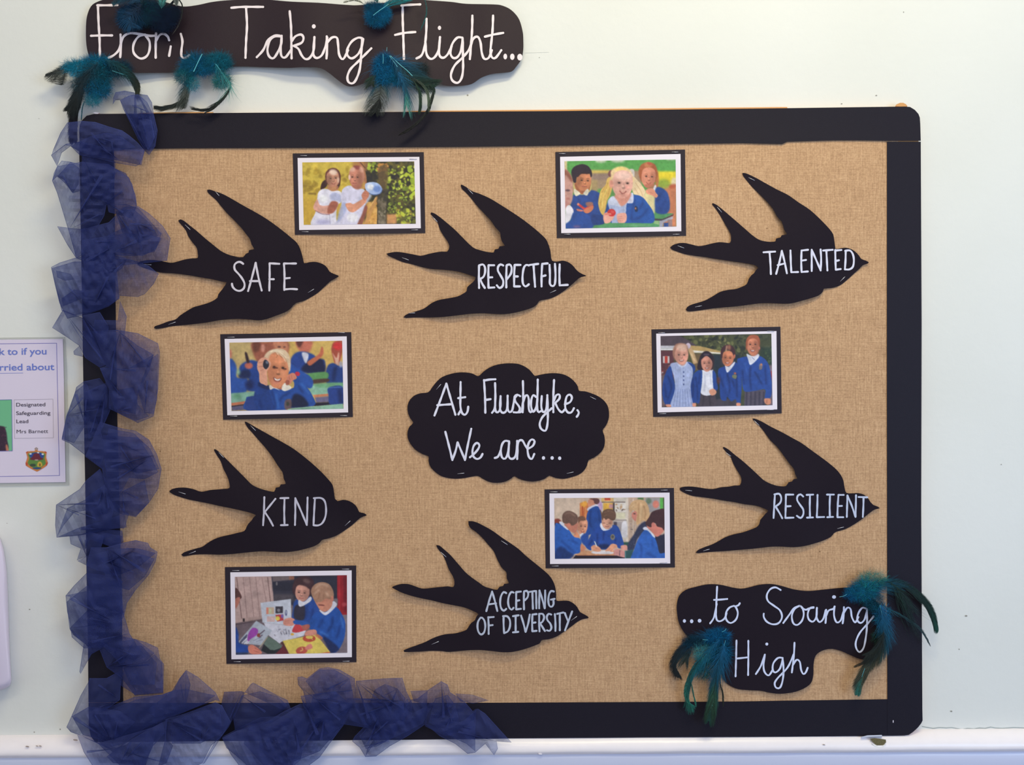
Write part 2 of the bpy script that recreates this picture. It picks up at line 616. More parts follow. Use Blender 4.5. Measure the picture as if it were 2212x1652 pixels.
# chip in the rail below the board's right corner, with a bright flake of plastic above it
ch = cv([(778, 498), (820, 492), (870, 498), (922, 506), (925, 530), (905, 552), (885, 565), (858, 573), (830, 556), (800, 528)], 1700, 1480, 4.32)
chip('bare_plaster_chip', ch, M_CHIP, RAIL, 0.0325, 0.010)
rim = cv([(790, 540), (820, 556), (858, 573), (888, 568), (922, 545), (926, 552), (900, 575), (858, 584), (815, 566)], 1700, 1480, 4.32)
chip('paint_flake', rim, plain('torn_white_paint', (250, 248, 244), 0.8, 0.2), RAIL, 0.0335, 0.003)
fl = cv([(750, 466), (885, 462), (888, 476), (760, 482), (700, 488), (690, 482)], 1700, 1480, 4.32)
chip('plastic_flake', fl, plain('white_plastic_flake', (205, 208, 222), 0.5, 0.3), RAIL, 0.0300, 0.008)
for (x, y, r) in [(59, 1612, 3.0), (80, 1611, 2.2), (87, 1611, 2.4), (163, 1598, 4.0), (1167, 1628, 3.2), (1780, 1608, 2.0)]:
    pts = [(x + r * 1.4 * math.cos(k * 1.047), y + r * .55 * math.sin(k * 1.047 + .3)) for k in range(6)]
    chip('paint_nick', pts, plain('rail_nick', (176, 160, 150), 0.9, 0.1) if r != 3.2 else M_RAIL, RAIL, 0.0338, 0.004)

# ------------------------------------------------------------------ the display board
HF = 0.0200        # front of the hessian, distance from the wall
board = empty('display_board', at(1090, 1600, 0.010), 'large black-bordered pin board covered in tan hessian cloth, fixed to the wall above the rail', 'display board')


def rounded(pts, radii, n=6):
    out = []
    m = len(pts)
    for i in range(m):
        p0 = np.array(pts[i - 1]); p1 = np.array(pts[i]); p2 = np.array(pts[(i + 1) % m])
        r = radii[i]
        if r <= 0:
            out.append(tuple(p1)); continue
        a = p1 + (p0 - p1) / np.linalg.norm(p0 - p1) * r
        c = p1 + (p2 - p1) / np.linalg.norm(p2 - p1) * r
        for k in range(n + 1):
            t = k / n
            q = (1 - t) ** 2 * a + 2 * t * (1 - t) * (p1 * .75 + (a + c) / 2 * .25) + t * t * c
            out.append(tuple(q))
    return out


outer = rounded([(170, 246), (1986, 229), (1993, 1590), (192, 1606)], [30, 34, 40, 26])
sheet('backing_board', [(1088 + (x - 1088) * .9975, 918 + (y - 918) * .9972) for x, y in outer], lambda x, y: 0.0015, 0.0170, M_WOOD, board, step=80, smooth=False)
sheet('hessian_cloth', [(225, 290), (1940, 275), (1945, 1540), (240, 1550)], lambda x, y: 0.0186, 0.0014, M_HESS, board, step=60, smooth=False)


def strip(name, poly, dfn, **kw):
    return sheet(name, poly, dfn, 0.0006, M_BORDER, board, **kw)


def sag_top(x, y):
    t = (y - 240) / 75.0
    t = max(0, min(1.05, t))
    return 0.0204 + 0.0024 * t * t + 0.0002 * math.sin(x * .011)


def wav(x, y):
    return 0.0203 + 0.0008 * (0.5 + 0.5 * math.sin(x * .02 + y * .009))


def edge_poly(a, lo, hi):
    return a


top_in = [(1916, 304), (1860, 303), (1800, 303), (1700, 306), (1690, 311), (1600, 309), (1300, 313), (1000, 317), (700, 319), (400, 320), (330, 321), (248, 322)]
tops = rounded([(170, 246), (1984, 229.5)], [30, 30])
tl = [(172, 322), (171, 282), (172, 270), (177, 260), (187, 250), (203, 246), (320, 245), (600, 243), (900, 241.5), (1200, 240), (1500, 236), (1700, 233.5), (1955, 230),
      (1966, 231), (1976, 237), (1984, 246), (1987, 254), (1988, 268), (1989, 304)]
strip('border_strip', tl + top_in, sag_top, step=14)
strip('border_strip', [(1916, 306), (1989, 306), (1991, 700), (1990, 1100), (1992.5, 1530), (1993, 1556), (1990, 1562), (1983, 1571), (1972, 1581), (1963, 1587), (1955, 1588),
                       (1917, 1588), (1917, 1509), (1916.5, 1200), (1916, 800)], lambda x, y: wav(x, y) + .0004, step=22)
strip('border_strip', [(240, 1518), (700, 1518), (1000, 1518), (1120, 1517.5), (1400, 1516), (1600, 1515), (1700, 1513), (1930, 1510), (1935, 1588), (1955, 1588.5), (1700, 1591),
                       (1400, 1592.5), (1100, 1594.5), (700, 1600), (400, 1605), (218, 1607), (205, 1602), (196, 1590), (192, 1570), (191, 1518)], wav, step=22)
strip('border_strip', [(171, 323), (246, 323), (249, 600), (253, 900), (262, 1250), (266, 1517), (191, 1517), (190, 1400), (187, 1250), (184, 1050), (181, 900), (178, 700), (174, 480)],
      wav, step=22)
# slivers of bare cloth showing along the top edge, and a pucker of it at the corner
sheet('cloth_edge', cv([(1015, 128), (1025, 108), (1055, 95), (1085, 95), (1110, 108), (1125, 126), (1090, 132)], 1700, 200, 4.32), lambda x, y: 0.014, 0.004, M_WOOD, board, step=8)
sheet('cloth_edge', [(880, 239.5), (1200, 236.8), (1500, 233.2), (1700, 231), (1702, 235), (1500, 238), (1200, 241), (880, 243.5)], lambda x, y: 0.012, 0.004, M_WOOD, board, step=30)
sheet('cloth_edge', [(300, 244), (380, 242), (460, 242), (460, 246), (300, 247)], lambda x, y: 0.012, 0.004, M_WOOD, board, step=30)
sheet('paper_scrap', [(200, 243), (207, 242), (215, 244), (208, 247)], lambda x, y: 0.017, 0.003, M_PAPER, board, step=30)
crack('speck', [(1929.5, 1556), (1929.5, 1560)], 1.6, M_PAPER, board, dep=0.0228)


# ------------------------------------------------------------------ paper cut-outs on the board
def staple(parent, a, b, dfn, lift=0.0012):
    """a wire staple: round bar lying on the paper, its ends bent into it"""
    P0 = Vector(at(a[0], a[1], dfn(*a) + lift)); P1 = Vector(at(b[0], b[1], dfn(*b) + lift))
    ax = (P1 - P0).normalized()
    up = Vector((0, -1, 0)); side = ax.cross(up).normalized()
    r = 0.00062
    rings = []
    path = [P0 + Vector((0, 0.0012, 0)), P0, P1, P1 + Vector((0, 0.0012, 0))]
    V = []; F = []
    for i, p in enumerate(path):
        fr = (side, up) if i in (1, 2) else (side, ax)
        for k in range(6):
            t = 2 * math.pi * k / 6
            V.append(tuple(p + (fr[0] * math.cos(t) + fr[1] * math.sin(t)) * r))
    for i in range(3):
        for k in range(6):
            F.append((i * 6 + k, i * 6 + (k + 1) % 6, (i + 1) * 6 + (k + 1) % 6, (i + 1) * 6 + k))
    mk('staple', V, F, M_STAPLE, parent, smooth=True)


def lift_fn(base, pins, amp, reach=70.0, seed=0.0, box=None):
    """paper that stands off the cloth except where it is pinned down"""
    def f(x, y):
        k = 1.0
        for (qx, qy) in pins:
            k *= 1 - math.exp(-((x - qx) ** 2 + (y - qy) ** 2) / (reach * reach))
        wv = 0.75 + 0.25 * math.sin(x * .023 + seed) * math.cos(y * .019 + seed * 1.7)
        return base + amp * k * wv
    return f


def words(parent, groups, dfn, width, ox, oy, s, mat, lift, dots=(), name='painted_letter'):
    for g in groups:
        V = []; F = []
        for i_, st in enumerate(g):
            ribbon_geo(cv(st, ox, oy, s), width, dfn, lift + .00009 * i_, V, F, step=2.5)
        mk(name, V, flat_fix(V, F), mat, parent, smooth=False)
    for (x, y, rx, ry) in dots:
        V = []; F = []
        disc_geo(ox + x / s, oy + y / s, rx, ry, dfn, lift, V, F)
        mk('painted_dot', V, flat_fix(V, F), mat, parent, smooth=False)


def cutout(name, label, cat, outline, o, s, pins, groups, width, ink, base=HF + .0004, amp=.007, group=None, mat=None, dots=(), reach=70.0, seed=0.0, dfn=None, lname='painted_letter', step=9.0, sm=True):
    ox, oy = o
    out = cv(outline, ox, oy, s)
    if sm: out = catmull(out, 4.0, closed=True)
    pp = [(cv([a], ox, oy, s)[0], cv([b], ox, oy, s)[0]) for a, b in pins]
    mid = [((a[0] + b[0]) / 2, (a[1] + b[1]) / 2) for a, b in pp]
    f = dfn or lift_fn(base, mid, amp, reach, seed)
    xs = [p[0] for p in out]; ys = [p[1] for p in out]
    t = empty(name, at((min(xs) + max(xs)) / 2, max(ys), base), label, cat, group)
    sheet('paper_shape', out, f, 0.0005, mat or M_BLACK, t, step=step)
    for a, b in pp:
        staple(t, a, b, f)
    words(t, groups, f, width, ox, oy, s, ink, 0.0011, dots, lname)
    return t, f

# ------------------------------------------------------------------ the six swallows
B1 = [(740,88),(765,85),(810,100),(870,120),(930,148),(1000,188),(1090,240),(1190,295),(1300,360),(1400,430),(1490,500),(1550,550),(1595,590),(1625,640),(1645,700),(1658,750),(1668,788),(1715,780),(1770,776),(1815,785),(1860,805),(1890,835),(1910,868),(1950,890),(2000,912),(1965,935),(1915,965),(1860,1015),(1800,1070),(1730,1115),(1660,1150),(1590,1170),(1565,1190),(1540,1220),(1490,1255),(1400,1290),(1300,1325),(1230,1335),(1150,1328),(1050,1322),(950,1325),(850,1335),(740,1355),(620,1370),(500,1382),(400,1392),(320,1408),(255,1416),(232,1408),(240,1392),(290,1375),(370,1345),(440,1325),(480,1290),(540,1250),(610,1210),(680,1190),(760,1165),(810,1140),(838,1120),(848,1085),(880,1045),(905,1010),(925,972),(880,965),(800,945),(700,928),(600,910),(500,895),(400,885),(300,878),(220,860),(140,835),(90,815),(72,795),(90,778),(150,762),(220,758),(300,768),(390,785),(440,778),(520,755),(600,742),(650,738),(650,690),(640,640),(600,590),(560,530),(540,480),(510,440),(475,400),(465,380),(485,370),(520,385),(570,425),(640,480),(720,550),(800,615),(870,670),(940,705),(1000,722),(1050,732),(1085,730),(1110,700),(1135,688),(1140,665),(1165,660),(1190,655),(1165,610),(1150,560),(1120,520),(1070,455),(1000,380),(930,310),(870,240),(830,190),(780,145),(745,110)]
B2 = [(822,82),(870,105),(930,145),(1000,170),(1100,215),(1200,275),(1310,345),(1420,420),(1510,490),(1580,550),(1635,605),(1660,660),(1675,710),(1682,760),(1692,808),(1740,818),(1790,808),(1840,820),(1885,850),(1915,885),(1945,915),(1985,938),(2022,955),(1975,965),(1940,985),(1890,1030),(1830,1080),(1760,1130),(1690,1165),(1620,1182),(1570,1195),(1550,1225),(1510,1255),(1440,1280),(1340,1305),(1240,1320),(1140,1318),(1040,1312),(940,1315),(840,1325),(720,1340),(600,1350),(480,1352),(380,1352),(300,1356),(272,1350),(290,1330),(330,1310),(400,1290),(470,1265),(540,1215),(600,1188),(660,1175),(720,1165),(790,1150),(840,1125),(875,1100),(880,1065),(910,1035),(935,1015),(955,990),(965,970),(900,945),(820,920),(740,905),(640,895),(540,888),(450,870),(350,842),(260,820),(180,785),(130,762),(108,745),(150,732),(210,725),(290,735),(370,750),(440,762),(510,745),(580,730),(640,722),(690,722),(705,700),(712,670),(690,620),(655,570),(620,510),(600,450),(565,400),(530,360),(540,347),(570,358),(630,400),(690,450),(760,510),(830,580),(900,650),(950,690),(1010,710),(1070,725),(1135,730),(1145,702),(1180,695),(1190,672),(1240,665),(1215,630),(1200,580),(1195,540),(1150,490),(1110,430),(1050,365),(980,290),(920,215),(870,160),(830,120)]
B3 = [(812,105),(850,108),(900,130),(960,160),(1040,205),(1140,260),(1250,315),(1350,385),(1450,450),(1530,520),(1600,590),(1650,645),(1680,690),(1690,740),(1698,800),(1702,828),(1745,825),(1800,818),(1850,830),(1890,855),(1925,890),(1950,925),(1990,940),(2022,958),(2010,970),(1965,985),(1930,1020),(1880,1065),(1820,1120),(1750,1175),(1680,1200),(1590,1212),(1580,1240),(1540,1275),(1470,1300),(1380,1325),(1280,1350),(1180,1352),(1080,1348),(980,1350),(880,1362),(760,1378),(640,1388),(520,1400),(420,1415),(340,1425),(290,1425),(272,1410),(285,1385),(330,1360),(400,1340),(470,1315),(540,1275),(600,1240),(670,1222),(750,1212),(810,1190),(855,1165),(872,1120),(900,1080),(925,1060),(940,1035),(965,1010),(930,985),(850,968),(760,955),(660,940),(560,925),(460,908),(360,895),(260,878),(190,855),(140,835),(122,815),(145,795),(190,778),(250,772),(320,785),(390,802),(450,795),(520,778),(590,765),(640,768),(695,770),(705,720),(698,680),(670,630),(635,570),(600,510),(560,450),(525,405),(525,392),(560,405),(620,450),(690,510),(760,570),(840,640),(910,700),(970,740),(1030,757),(1090,762),(1130,755),(1135,730),(1175,720),(1190,698),(1238,690),(1215,650),(1200,600),(1190,570),(1145,520),(1100,440),(1040,370),(970,300),(900,230),(850,170),(820,130)]
B4 = [(835,90),(880,110),(940,145),(1020,190),(1110,240),(1200,290),(1300,350),(1400,425),(1490,500),(1570,575),(1640,650),(1675,700),(1688,770),(1698,830),(1722,850),(1770,838),(1820,845),(1870,870),(1905,905),(1930,955),(1965,962),(2000,985),(1950,1005),(1915,1030),(1860,1080),(1790,1130),(1710,1180),(1640,1205),(1575,1222),(1550,1250),(1500,1280),(1420,1305),(1320,1328),(1220,1338),(1120,1335),(1020,1330),(920,1335),(820,1345),(720,1355),(600,1362),(480,1358),(380,1360),(300,1370),(245,1378),(228,1362),(250,1342),(310,1320),(380,1300),(430,1285),(480,1250),(540,1215),(610,1190),(690,1172),(760,1155),(830,1135),(850,1100),(870,1065),(900,1035),(915,1010),(940,985),(880,960),(800,940),(700,918),(600,898),(500,875),(400,855),(300,835),(220,812),(150,785),(112,755),(140,735),(200,722),(270,722),(340,735),(420,760),(500,745),(580,738),(640,732),(688,725),(685,670),(665,610),(630,540),(605,470),(570,415),(540,362),(545,352),(580,372),(630,420),(700,490),(770,560),(840,630),(900,690),(960,722),(1030,745),(1115,760),(1130,722),(1165,715),(1180,690),(1225,685),(1205,630),(1198,580),(1150,510),(1100,430),(1040,350),(970,270),(900,190),(860,145)]
B5 = [(848,112),(880,112),(930,125),(1000,160),(1080,205),(1170,270),(1260,330),(1330,380),(1400,445),(1480,510),(1560,575),(1620,630),(1660,690),(1680,750),(1688,820),(1692,872),(1760,872),(1810,875),(1855,900),(1890,935),(1915,980),(1960,1005),(2000,1035),(1940,1050),(1890,1075),(1830,1120),(1760,1170),(1690,1215),(1620,1240),(1550,1250),(1530,1280),(1460,1310),(1370,1340),(1270,1362),(1180,1365),(1080,1355),(980,1345),(880,1345),(780,1352),(660,1362),(600,1355),(500,1352),(400,1358),(300,1362),(235,1362),(228,1348),(280,1325),(350,1300),(430,1270),(500,1235),(570,1208),(640,1192),(720,1185),(780,1170),(830,1150),(850,1120),(875,1085),(910,1060),(925,1025),(945,1000),(880,965),(800,935),(700,915),(600,895),(500,870),(400,850),(300,825),(210,795),(150,765),(118,745),(150,728),(210,712),(280,715),(340,735),(400,755),(460,755),(540,745),(600,740),(650,735),(705,740),(715,690),(700,640),(660,570),(630,490),(600,430),(560,380),(540,340),(570,345),(620,385),(680,440),(750,520),(820,600),(880,650),(950,700),(1000,735),(1060,755),(1125,768),(1145,740),(1180,732),(1190,712),(1235,705),(1215,660),(1210,600),(1170,560),(1130,490),(1090,400),(1040,340),(980,270),(920,215),(870,180),(850,145)]
B6 = [(822,105),(860,112),(920,140),(1000,185),(1100,235),(1200,290),(1290,340),(1380,405),(1470,470),(1550,530),(1620,590),(1665,645),(1690,700),(1700,760),(1718,815),(1770,820),(1830,818),(1880,830),(1920,860),(1950,905),(1975,930),(2015,945),(2040,962),(1990,975),(1950,1000),(1900,1040),(1840,1085),(1770,1130),(1700,1165),(1620,1188),(1600,1200),(1570,1235),(1500,1270),(1410,1300),(1310,1325),(1210,1335),(1110,1330),(1010,1330),(910,1340),(800,1352),(680,1362),(560,1372),(450,1378),(360,1385),(300,1392),(278,1385),(300,1362),(360,1335),(430,1310),(490,1280),(560,1240),(640,1212),(720,1195),(800,1168),(860,1142),(885,1115),(895,1075),(920,1045),(945,1015),(970,985),(920,960),(850,938),(750,925),(650,905),(550,890),(450,872),(350,858),(250,845),(180,820),(130,790),(125,770),(160,758),(230,755),(300,762),(380,775),(450,778),(520,762),(600,755),(650,745),(700,742),(715,700),(710,660),(680,610),(640,540),(610,470),(570,425),(538,385),(545,376),(590,400),(650,450),(720,505),(800,575),(870,640),(930,695),(1000,730),(1070,750),(1140,750),(1165,715),(1200,705),(1215,685),(1250,680),(1230,640),(1218,590),(1170,530),(1120,460),(1060,380),(990,310),(920,215),(870,160),(830,125)]

W1 = [[[(1085,795),(1060,778),(1030,780),(1003,805),(1005,850),(1040,890),(1075,935),(1098,985),(1090,1030),(1055,1053),(1015,1045),(985,1015),(978,985)]],
      [[(1132,1055),(1165,940),(1205,785)],[(1205,785),(1230,920),(1262,1050)],[(1150,960),(1232,960)]],
      [[(1335,1050),(1338,900),(1338,790)],[(1338,790),(1430,795)],[(1335,942),(1378,942)]],
      [[(1475,795),(1480,900),(1478,1045)],[(1475,792),(1590,792)],[(1480,935),(1530,930)],[(1478,1040),(1540,1035),(1600,1038)]]]
W2 = [[[(995,1070),(993,950),(995,855)],[(995,855),(1030,845),(1050,870),(1052,920),(1035,965),(1000,985)],[(1005,985),(1025,1030),(1050,1070)]],
      [[(1085,855),(1083,960),(1085,1068)],[(1085,853),(1138,853)],[(1085,970),(1120,968)],[(1085,1068),(1140,1065)]],
      [[(1225,855),(1200,845),(1178,865),(1175,905),(1200,950),(1225,1000),(1220,1050),(1190,1070),(1165,1045)]],
      [[(1255,1065),(1255,950),(1258,855)],[(1258,855),(1285,845),(1305,870),(1300,930),(1262,985)]],
      [[(1335,850),(1330,950),(1330,1055)],[(1335,850),(1390,850)],[(1332,960),(1365,960)],[(1330,1055),(1385,1055)]],
      [[(1470,855),(1445,850),(1422,880),(1410,960),(1415,1030),(1440,1055),(1470,1035)]],
      [[(1480,850),(1560,840)],[(1515,845),(1522,950),(1530,1058)]],
      [[(1598,840),(1592,950),(1592,1055)],[(1598,840),(1650,835)],[(1595,960),(1630,950)]],
      [[(1668,850),(1672,950),(1672,1030),(1695,1052),(1718,1035),(1725,950),(1720,840)]],
      [[(1765,845),(1762,950),(1765,1045)],[(1765,1045),(1842,1040)]]]
W3 = [[[(1015,862),(1125,855)],[(1072,860),(1080,960),(1085,1070)]],
      [[(1135,1068),(1165,960),(1190,848)],[(1190,848),(1215,950),(1238,1062)],[(1150,985),(1220,968)]],
      [[(1272,845),(1275,950),(1280,1052)],[(1280,1052),(1345,1050)]],
      [[(1378,845),(1375,950),(1378,1050)],[(1378,845),(1440,838)],[(1378,942),(1420,935)],[(1378,1050),(1438,1045)]],
      [[(1475,1040),(1475,940),(1475,838)],[(1475,838),(1520,940),(1560,1035)],[(1560,1035),(1565,930),(1560,835)]],
      [[(1585,845),(1675,838)],[(1615,845),(1620,940),(1625,1035)]],
      [[(1700,840),(1702,940),(1705,1028)],[(1700,845),(1758,840)],[(1705,945),(1735,938)],[(1705,1028),(1752,1022)]],
      [[(1800,850),(1798,940),(1792,1025)],[(1795,848),(1840,845),(1868,880),(1878,940),(1868,1000),(1835,1025),(1792,1025)]]]
W4 = [[[(1022,812),(1018,950),(1010,1080)],[(1128,828),(1070,900),(1018,965)],[(1030,960),(1070,1020),(1105,1085)]],
      [[(1175,822),(1252,820)],[(1215,822),(1212,950),(1215,1078)],[(1180,1080),(1245,1078)]],
      [[(1315,1078),(1318,950),(1318,822)],[(1318,822),(1375,950),(1428,1078)],[(1428,1078),(1432,950),(1435,815)]],
      [[(1505,830),(1498,950),(1492,1080)],[(1495,822),(1560,820),(1598,850),(1612,920),(1605,1000),(1575,1060),(1535,1082),(1492,1080)]]]
W5 = [[[(1020,972),(1045,880),(1075,785)],[(1075,785),(1100,870),(1125,970)],[(1038,908),(1112,898)]],
      [[(1210,800),(1185,790),(1160,830),(1152,890),(1162,945),(1188,968),(1210,950)]],
      [[(1280,795),(1258,790),(1235,830),(1228,890),(1240,940),(1262,958),(1280,940)]],
      [[(1305,790),(1305,870),(1305,955)],[(1305,790),(1350,785)],[(1305,875),(1335,868)],[(1305,955),(1350,950)]],
      [[(1380,955),(1378,870),(1380,785)],[(1380,785),(1405,778),(1420,800),(1414,840),(1385,870)]],
      [[(1432,788),(1485,780)],[(1460,785),(1462,860),(1465,950)]],
      [[(1495,780),(1497,860),(1498,945)]],
      [[(1525,945),(1525,860),(1528,775)],[(1528,775),(1555,860),(1578,945)],[(1578,945),(1582,860),(1582,775)]],
      [[(1665,785),(1640,780),(1620,810),(1612,870),(1622,920),(1645,930),(1662,905),(1660,860)],[(1638,862),(1672,855)]],
      [[(965,1035),(942,1070),(935,1120),(945,1170),(970,1195),(998,1175),(1010,1120),(1002,1065),(980,1035),(965,1035)]],
      [[(1042,1190),(1042,1110),(1038,1030)],[(1038,1032),(1090,1028)],[(1042,1110),(1080,1105)]],
      [[(1185,1020),(1185,1100),(1190,1180)],[(1180,1020),(1220,1022),(1245,1060),(1245,1120),(1225,1165),(1190,1182)]],
      [[(1275,1020),(1328,1012)],[(1300,1015),(1300,1090),(1300,1170)],[(1275,1175),(1325,1170)]],
      [[(1352,1015),(1375,1090),(1395,1170)],[(1395,1170),(1420,1090),(1435,1005)]],
      [[(1460,1010),(1458,1090),(1460,1165)],[(1460,1005),(1500,1000)],[(1460,1085),(1490,1080)],[(1460,1165),(1500,1160)]],
      [[(1528,1165),(1525,1085),(1525,1000)],[(1525,998),(1560,1000),(1572,1035),(1555,1075),(1530,1090)],[(1535,1090),(1560,1130),(1580,1162)]],
      [[(1640,1005),(1615,998),(1598,1025),(1605,1060),(1630,1090),(1642,1130),(1625,1160),(1600,1155)]],
      [[(1675,1000),(1680,1080),(1680,1160)]],
      [[(1697,998),(1755,985)],[(1722,995),(1722,1080),(1722,1155)]],
      [[(1770,990),(1785,1030),(1800,1065)],[(1840,975),(1808,1060),(1772,1155)]]]
W6 = [[[(1022,1055),(1028,940),(1035,832)],[(1030,830),(1075,825),(1095,860),(1085,910),(1035,950)],[(1045,952),(1080,1010),(1105,1058)]],
      [[(1140,835),(1138,940),(1135,1055)],[(1140,832),(1210,832)],[(1138,945),(1185,942)],[(1135,1055),(1212,1052)]],
      [[(1305,850),(1280,830),(1252,845),(1248,885),(1275,930),(1305,975),(1305,1025),(1280,1055),(1245,1035)]],
      [[(1338,835),(1400,832)],[(1370,835),(1368,940),(1370,1050)],[(1342,1052),(1398,1050)]],
      [[(1442,835),(1440,940),(1435,1048)],[(1435,1048),(1505,1046)]],
      [[(1532,832),(1598,832)],[(1562,832),(1558,940),(1560,1045)],[(1535,1048),(1590,1045)]],
      [[(1642,838),(1635,940),(1632,1045)],[(1642,835),(1692,835)],[(1635,942),(1675,940)],[(1632,1048),(1688,1048)]],
      [[(1722,1045),(1725,940),(1728,840)],[(1728,840),(1770,940),(1805,1045)],[(1805,1045),(1808,940),(1810,838)]],
      [[(1835,855),(1918,858)],[(1882,860),(1880,950),(1875,1045)]]]
BS = 4.424
G = 'black paper swallow cut-outs'
cutout('paper_swallow', 'black paper swallow cut-out lettered SAFE in white', 'paper bird', B1, (280, 390), BS,
       [((820,105),(855,145)),((530,422),(578,468)),((140,798),(205,805)),((372,1375),(437,1352)),((1703,1072),(1760,1037))], W1, 4.3, M_INK_A, group=G, seed=1, amp=.014)
cutout('paper_swallow', 'black paper swallow cut-out lettered RESPECTFUL in white', 'paper bird', B2, (810, 380), BS,
       [((888,123),(935,172)),((545,385),(595,437)),((258,780),(322,803)),((322,1312),(382,1308)),((1672,1118),(1730,1092))], W2, 4.5, M_INK, group=G, seed=2, amp=.014)
cutout('paper_swallow', 'black paper swallow cut-out lettered TALENTED in white', 'paper bird', B3, (1420, 350), BS,
       [((872,148),(930,176)),((572,430),(615,480)),((195,800),(255,822)),((362,1385),(424,1372)),((1748,1140),(1793,1095))], W3, 4.1, M_INK, group=G, seed=3, amp=.012)
cutout('paper_swallow', 'black paper swallow cut-out lettered KIND in white', 'paper bird', B4, (340, 890), BS,
       [((890,128),(938,176)),((587,385),(632,433)),((203,762),(267,782)),((300,1355),(364,1330)),((1792,1086),(1842,1040))], W4, 4.0, M_INK_K, group=G, seed=4, amp=.019)
cutout('paper_swallow', 'black paper swallow cut-out lettered ACCEPTING OF DIVERSITY in white', 'paper bird', B5, (820, 1100), BS,
       [((1163,300),(1222,338)),((585,408),(636,455)),((498,1290),(564,1262)),((1830,1062),(1885,1022))], W5, 4.1, M_INK_D, group=G, seed=5, amp=.015)
cutout('paper_swallow', 'black paper swallow cut-out lettered RESILIENT in white', 'paper bird', B6, (1440, 880), BS,
       [((836,125),(886,172)),((567,432),(615,465)),((180,790),(242,796)),((350,1370),(410,1353)),((1632,1157),(1693,1142))], W6, 3.9, M_INK_R, group=G, seed=6, amp=.011)

# ------------------------------------------------------------------ the cloud in the middle
CL = [(300,400),(340,350),(380,300),(430,255),(500,225),(580,207),(660,203),(740,215),(798,240),(850,195),(910,155),(980,128),(1060,115),(1130,113),(1200,120),(1260,145),(1310,180),(1340,215),(1360,238),(1420,225),(1500,213),(1580,212),(1650,225),(1710,255),(1760,300),(1790,345),(1800,385),(1860,392),(1920,410),(1990,440),(2050,485),(2085,535),(2098,590),(2098,650),(2085,700),(2060,745),(2035,780),(2052,830),(2058,890),(2048,950),(2015,1000),(1960,1045),(1895,1080),(1880,1130),(1850,1180),(1800,1220),(1730,1245),(1650,1262),(1570,1255),(1505,1232),(1460,1262),(1400,1282),(1330,1290),(1250,1278),(1190,1255),(1160,1235),(1110,1270),(1050,1295),(970,1303),(900,1290),(840,1260),(795,1235),(740,1240),(660,1255),(580,1262),(500,1255),(430,1235),(370,1195),(320,1140),(302,1080),(302,1040),(240,1015),(170,970),(120,910),(95,850),(95,790),(115,740),(150,705),(115,650),(95,590),(95,530),(115,480),(160,435),(220,412)]
CW = [[[(362,632),(420,480),(480,315)],[(480,315),(525,470),(570,625)],[(390,530),(530,520)]],
      [[(622,300),(620,450),(620,540),(635,605),(665,625),(690,595),(698,545)],[(598,460),(668,450)],[(600,622),(620,585)]],
      [[(868,605),(865,450),(855,280)],[(855,285),(910,275),(968,272)],[(870,478),(920,470)]],
      [[(935,605),(962,560),(968,450),(965,310)],[(968,450),(965,560),(980,600),(1005,590),(1018,540),(1020,440)],
       [(1020,440),(1015,560),(1035,603),(1070,595),(1088,540),(1090,435)],[(1090,435),(1090,560),(1110,600),(1135,580),(1148,520),(1160,460),(1185,430)],
       [(1215,440),(1185,425),(1160,445),(1165,490),(1195,530),(1212,565),(1195,600),(1150,600)],[(1195,600),(1230,590),(1242,500)],
       [(1242,290),(1245,450),(1240,600)],[(1245,500),(1262,445),(1285,430),(1300,470),(1300,560),(1315,600),(1335,590)],
       [(1375,450),(1345,430),(1325,480),(1325,550),(1345,595),(1370,560),(1385,480),(1390,275)],[(1385,470),(1385,570),(1400,600),(1420,590)],
       [(1430,440),(1425,540),(1440,595),(1465,590),(1480,530),(1485,430)],
       [(1485,430),(1490,600),(1488,700),(1475,770),(1455,785),(1420,760),(1410,710),(1435,650),(1480,605),(1530,560)],
       [(1552,280),(1545,440),(1545,600)],[(1548,490),(1575,430),(1605,425),(1605,465),(1560,510)],[(1565,510),(1595,570),(1630,600),(1660,570)],
       [(1660,520),(1710,500),(1730,455),(1710,425),(1680,440),(1665,500),(1665,560),(1690,602),(1725,600),(1750,560)]],
      [[(1785,580),(1798,600),(1792,625),(1778,645)]],
      [[(470,795),(505,930),(540,1075)],[(540,1075),(572,985),(592,900)],[(592,900),(630,990),(665,1075)],[(665,1075),(695,920),(728,765)]],
      [[(715,1048),(760,1010),(800,960),(808,925),(785,905),(755,930),(740,985),(750,1040),(785,1065),(820,1050),(840,1015)]],
      [[(1105,890),(1065,885),(1035,920),(1022,990),(1035,1050),(1065,1062),(1092,1010),(1105,900)],[(1105,900),(1098,1020),(1120,1062),(1160,1050),(1180,980),(1185,890)],[(962,1055),(995,1040),(1020,980)],
       [(1185,885),(1188,980),(1185,1065)],[(1187,960),(1200,890),(1235,880),(1265,930),(1290,965)],
       [(1290,965),(1340,935),(1358,890),(1335,870),(1305,895),(1288,960),(1300,1040),(1330,1065),(1355,1015)]]]
cutout('paper_cloud', 'black scalloped paper cloud lettered At Flushdyke, We are in the middle of the board', 'sign', CL, (860, 760), 4.608,
       [((380,375),(425,322)),((1912,445),(1968,472)),((590,1213),(657,1206)),((1678,1210),(1745,1195))], CW, 4.5, M_INK,
       dots=[(1447,1055,3.5,3.9),(1533,1055,3.6,3.9),(1608,1058,3.5,3.9)], amp=.004, reach=60, seed=2.2, lname='painted_word')

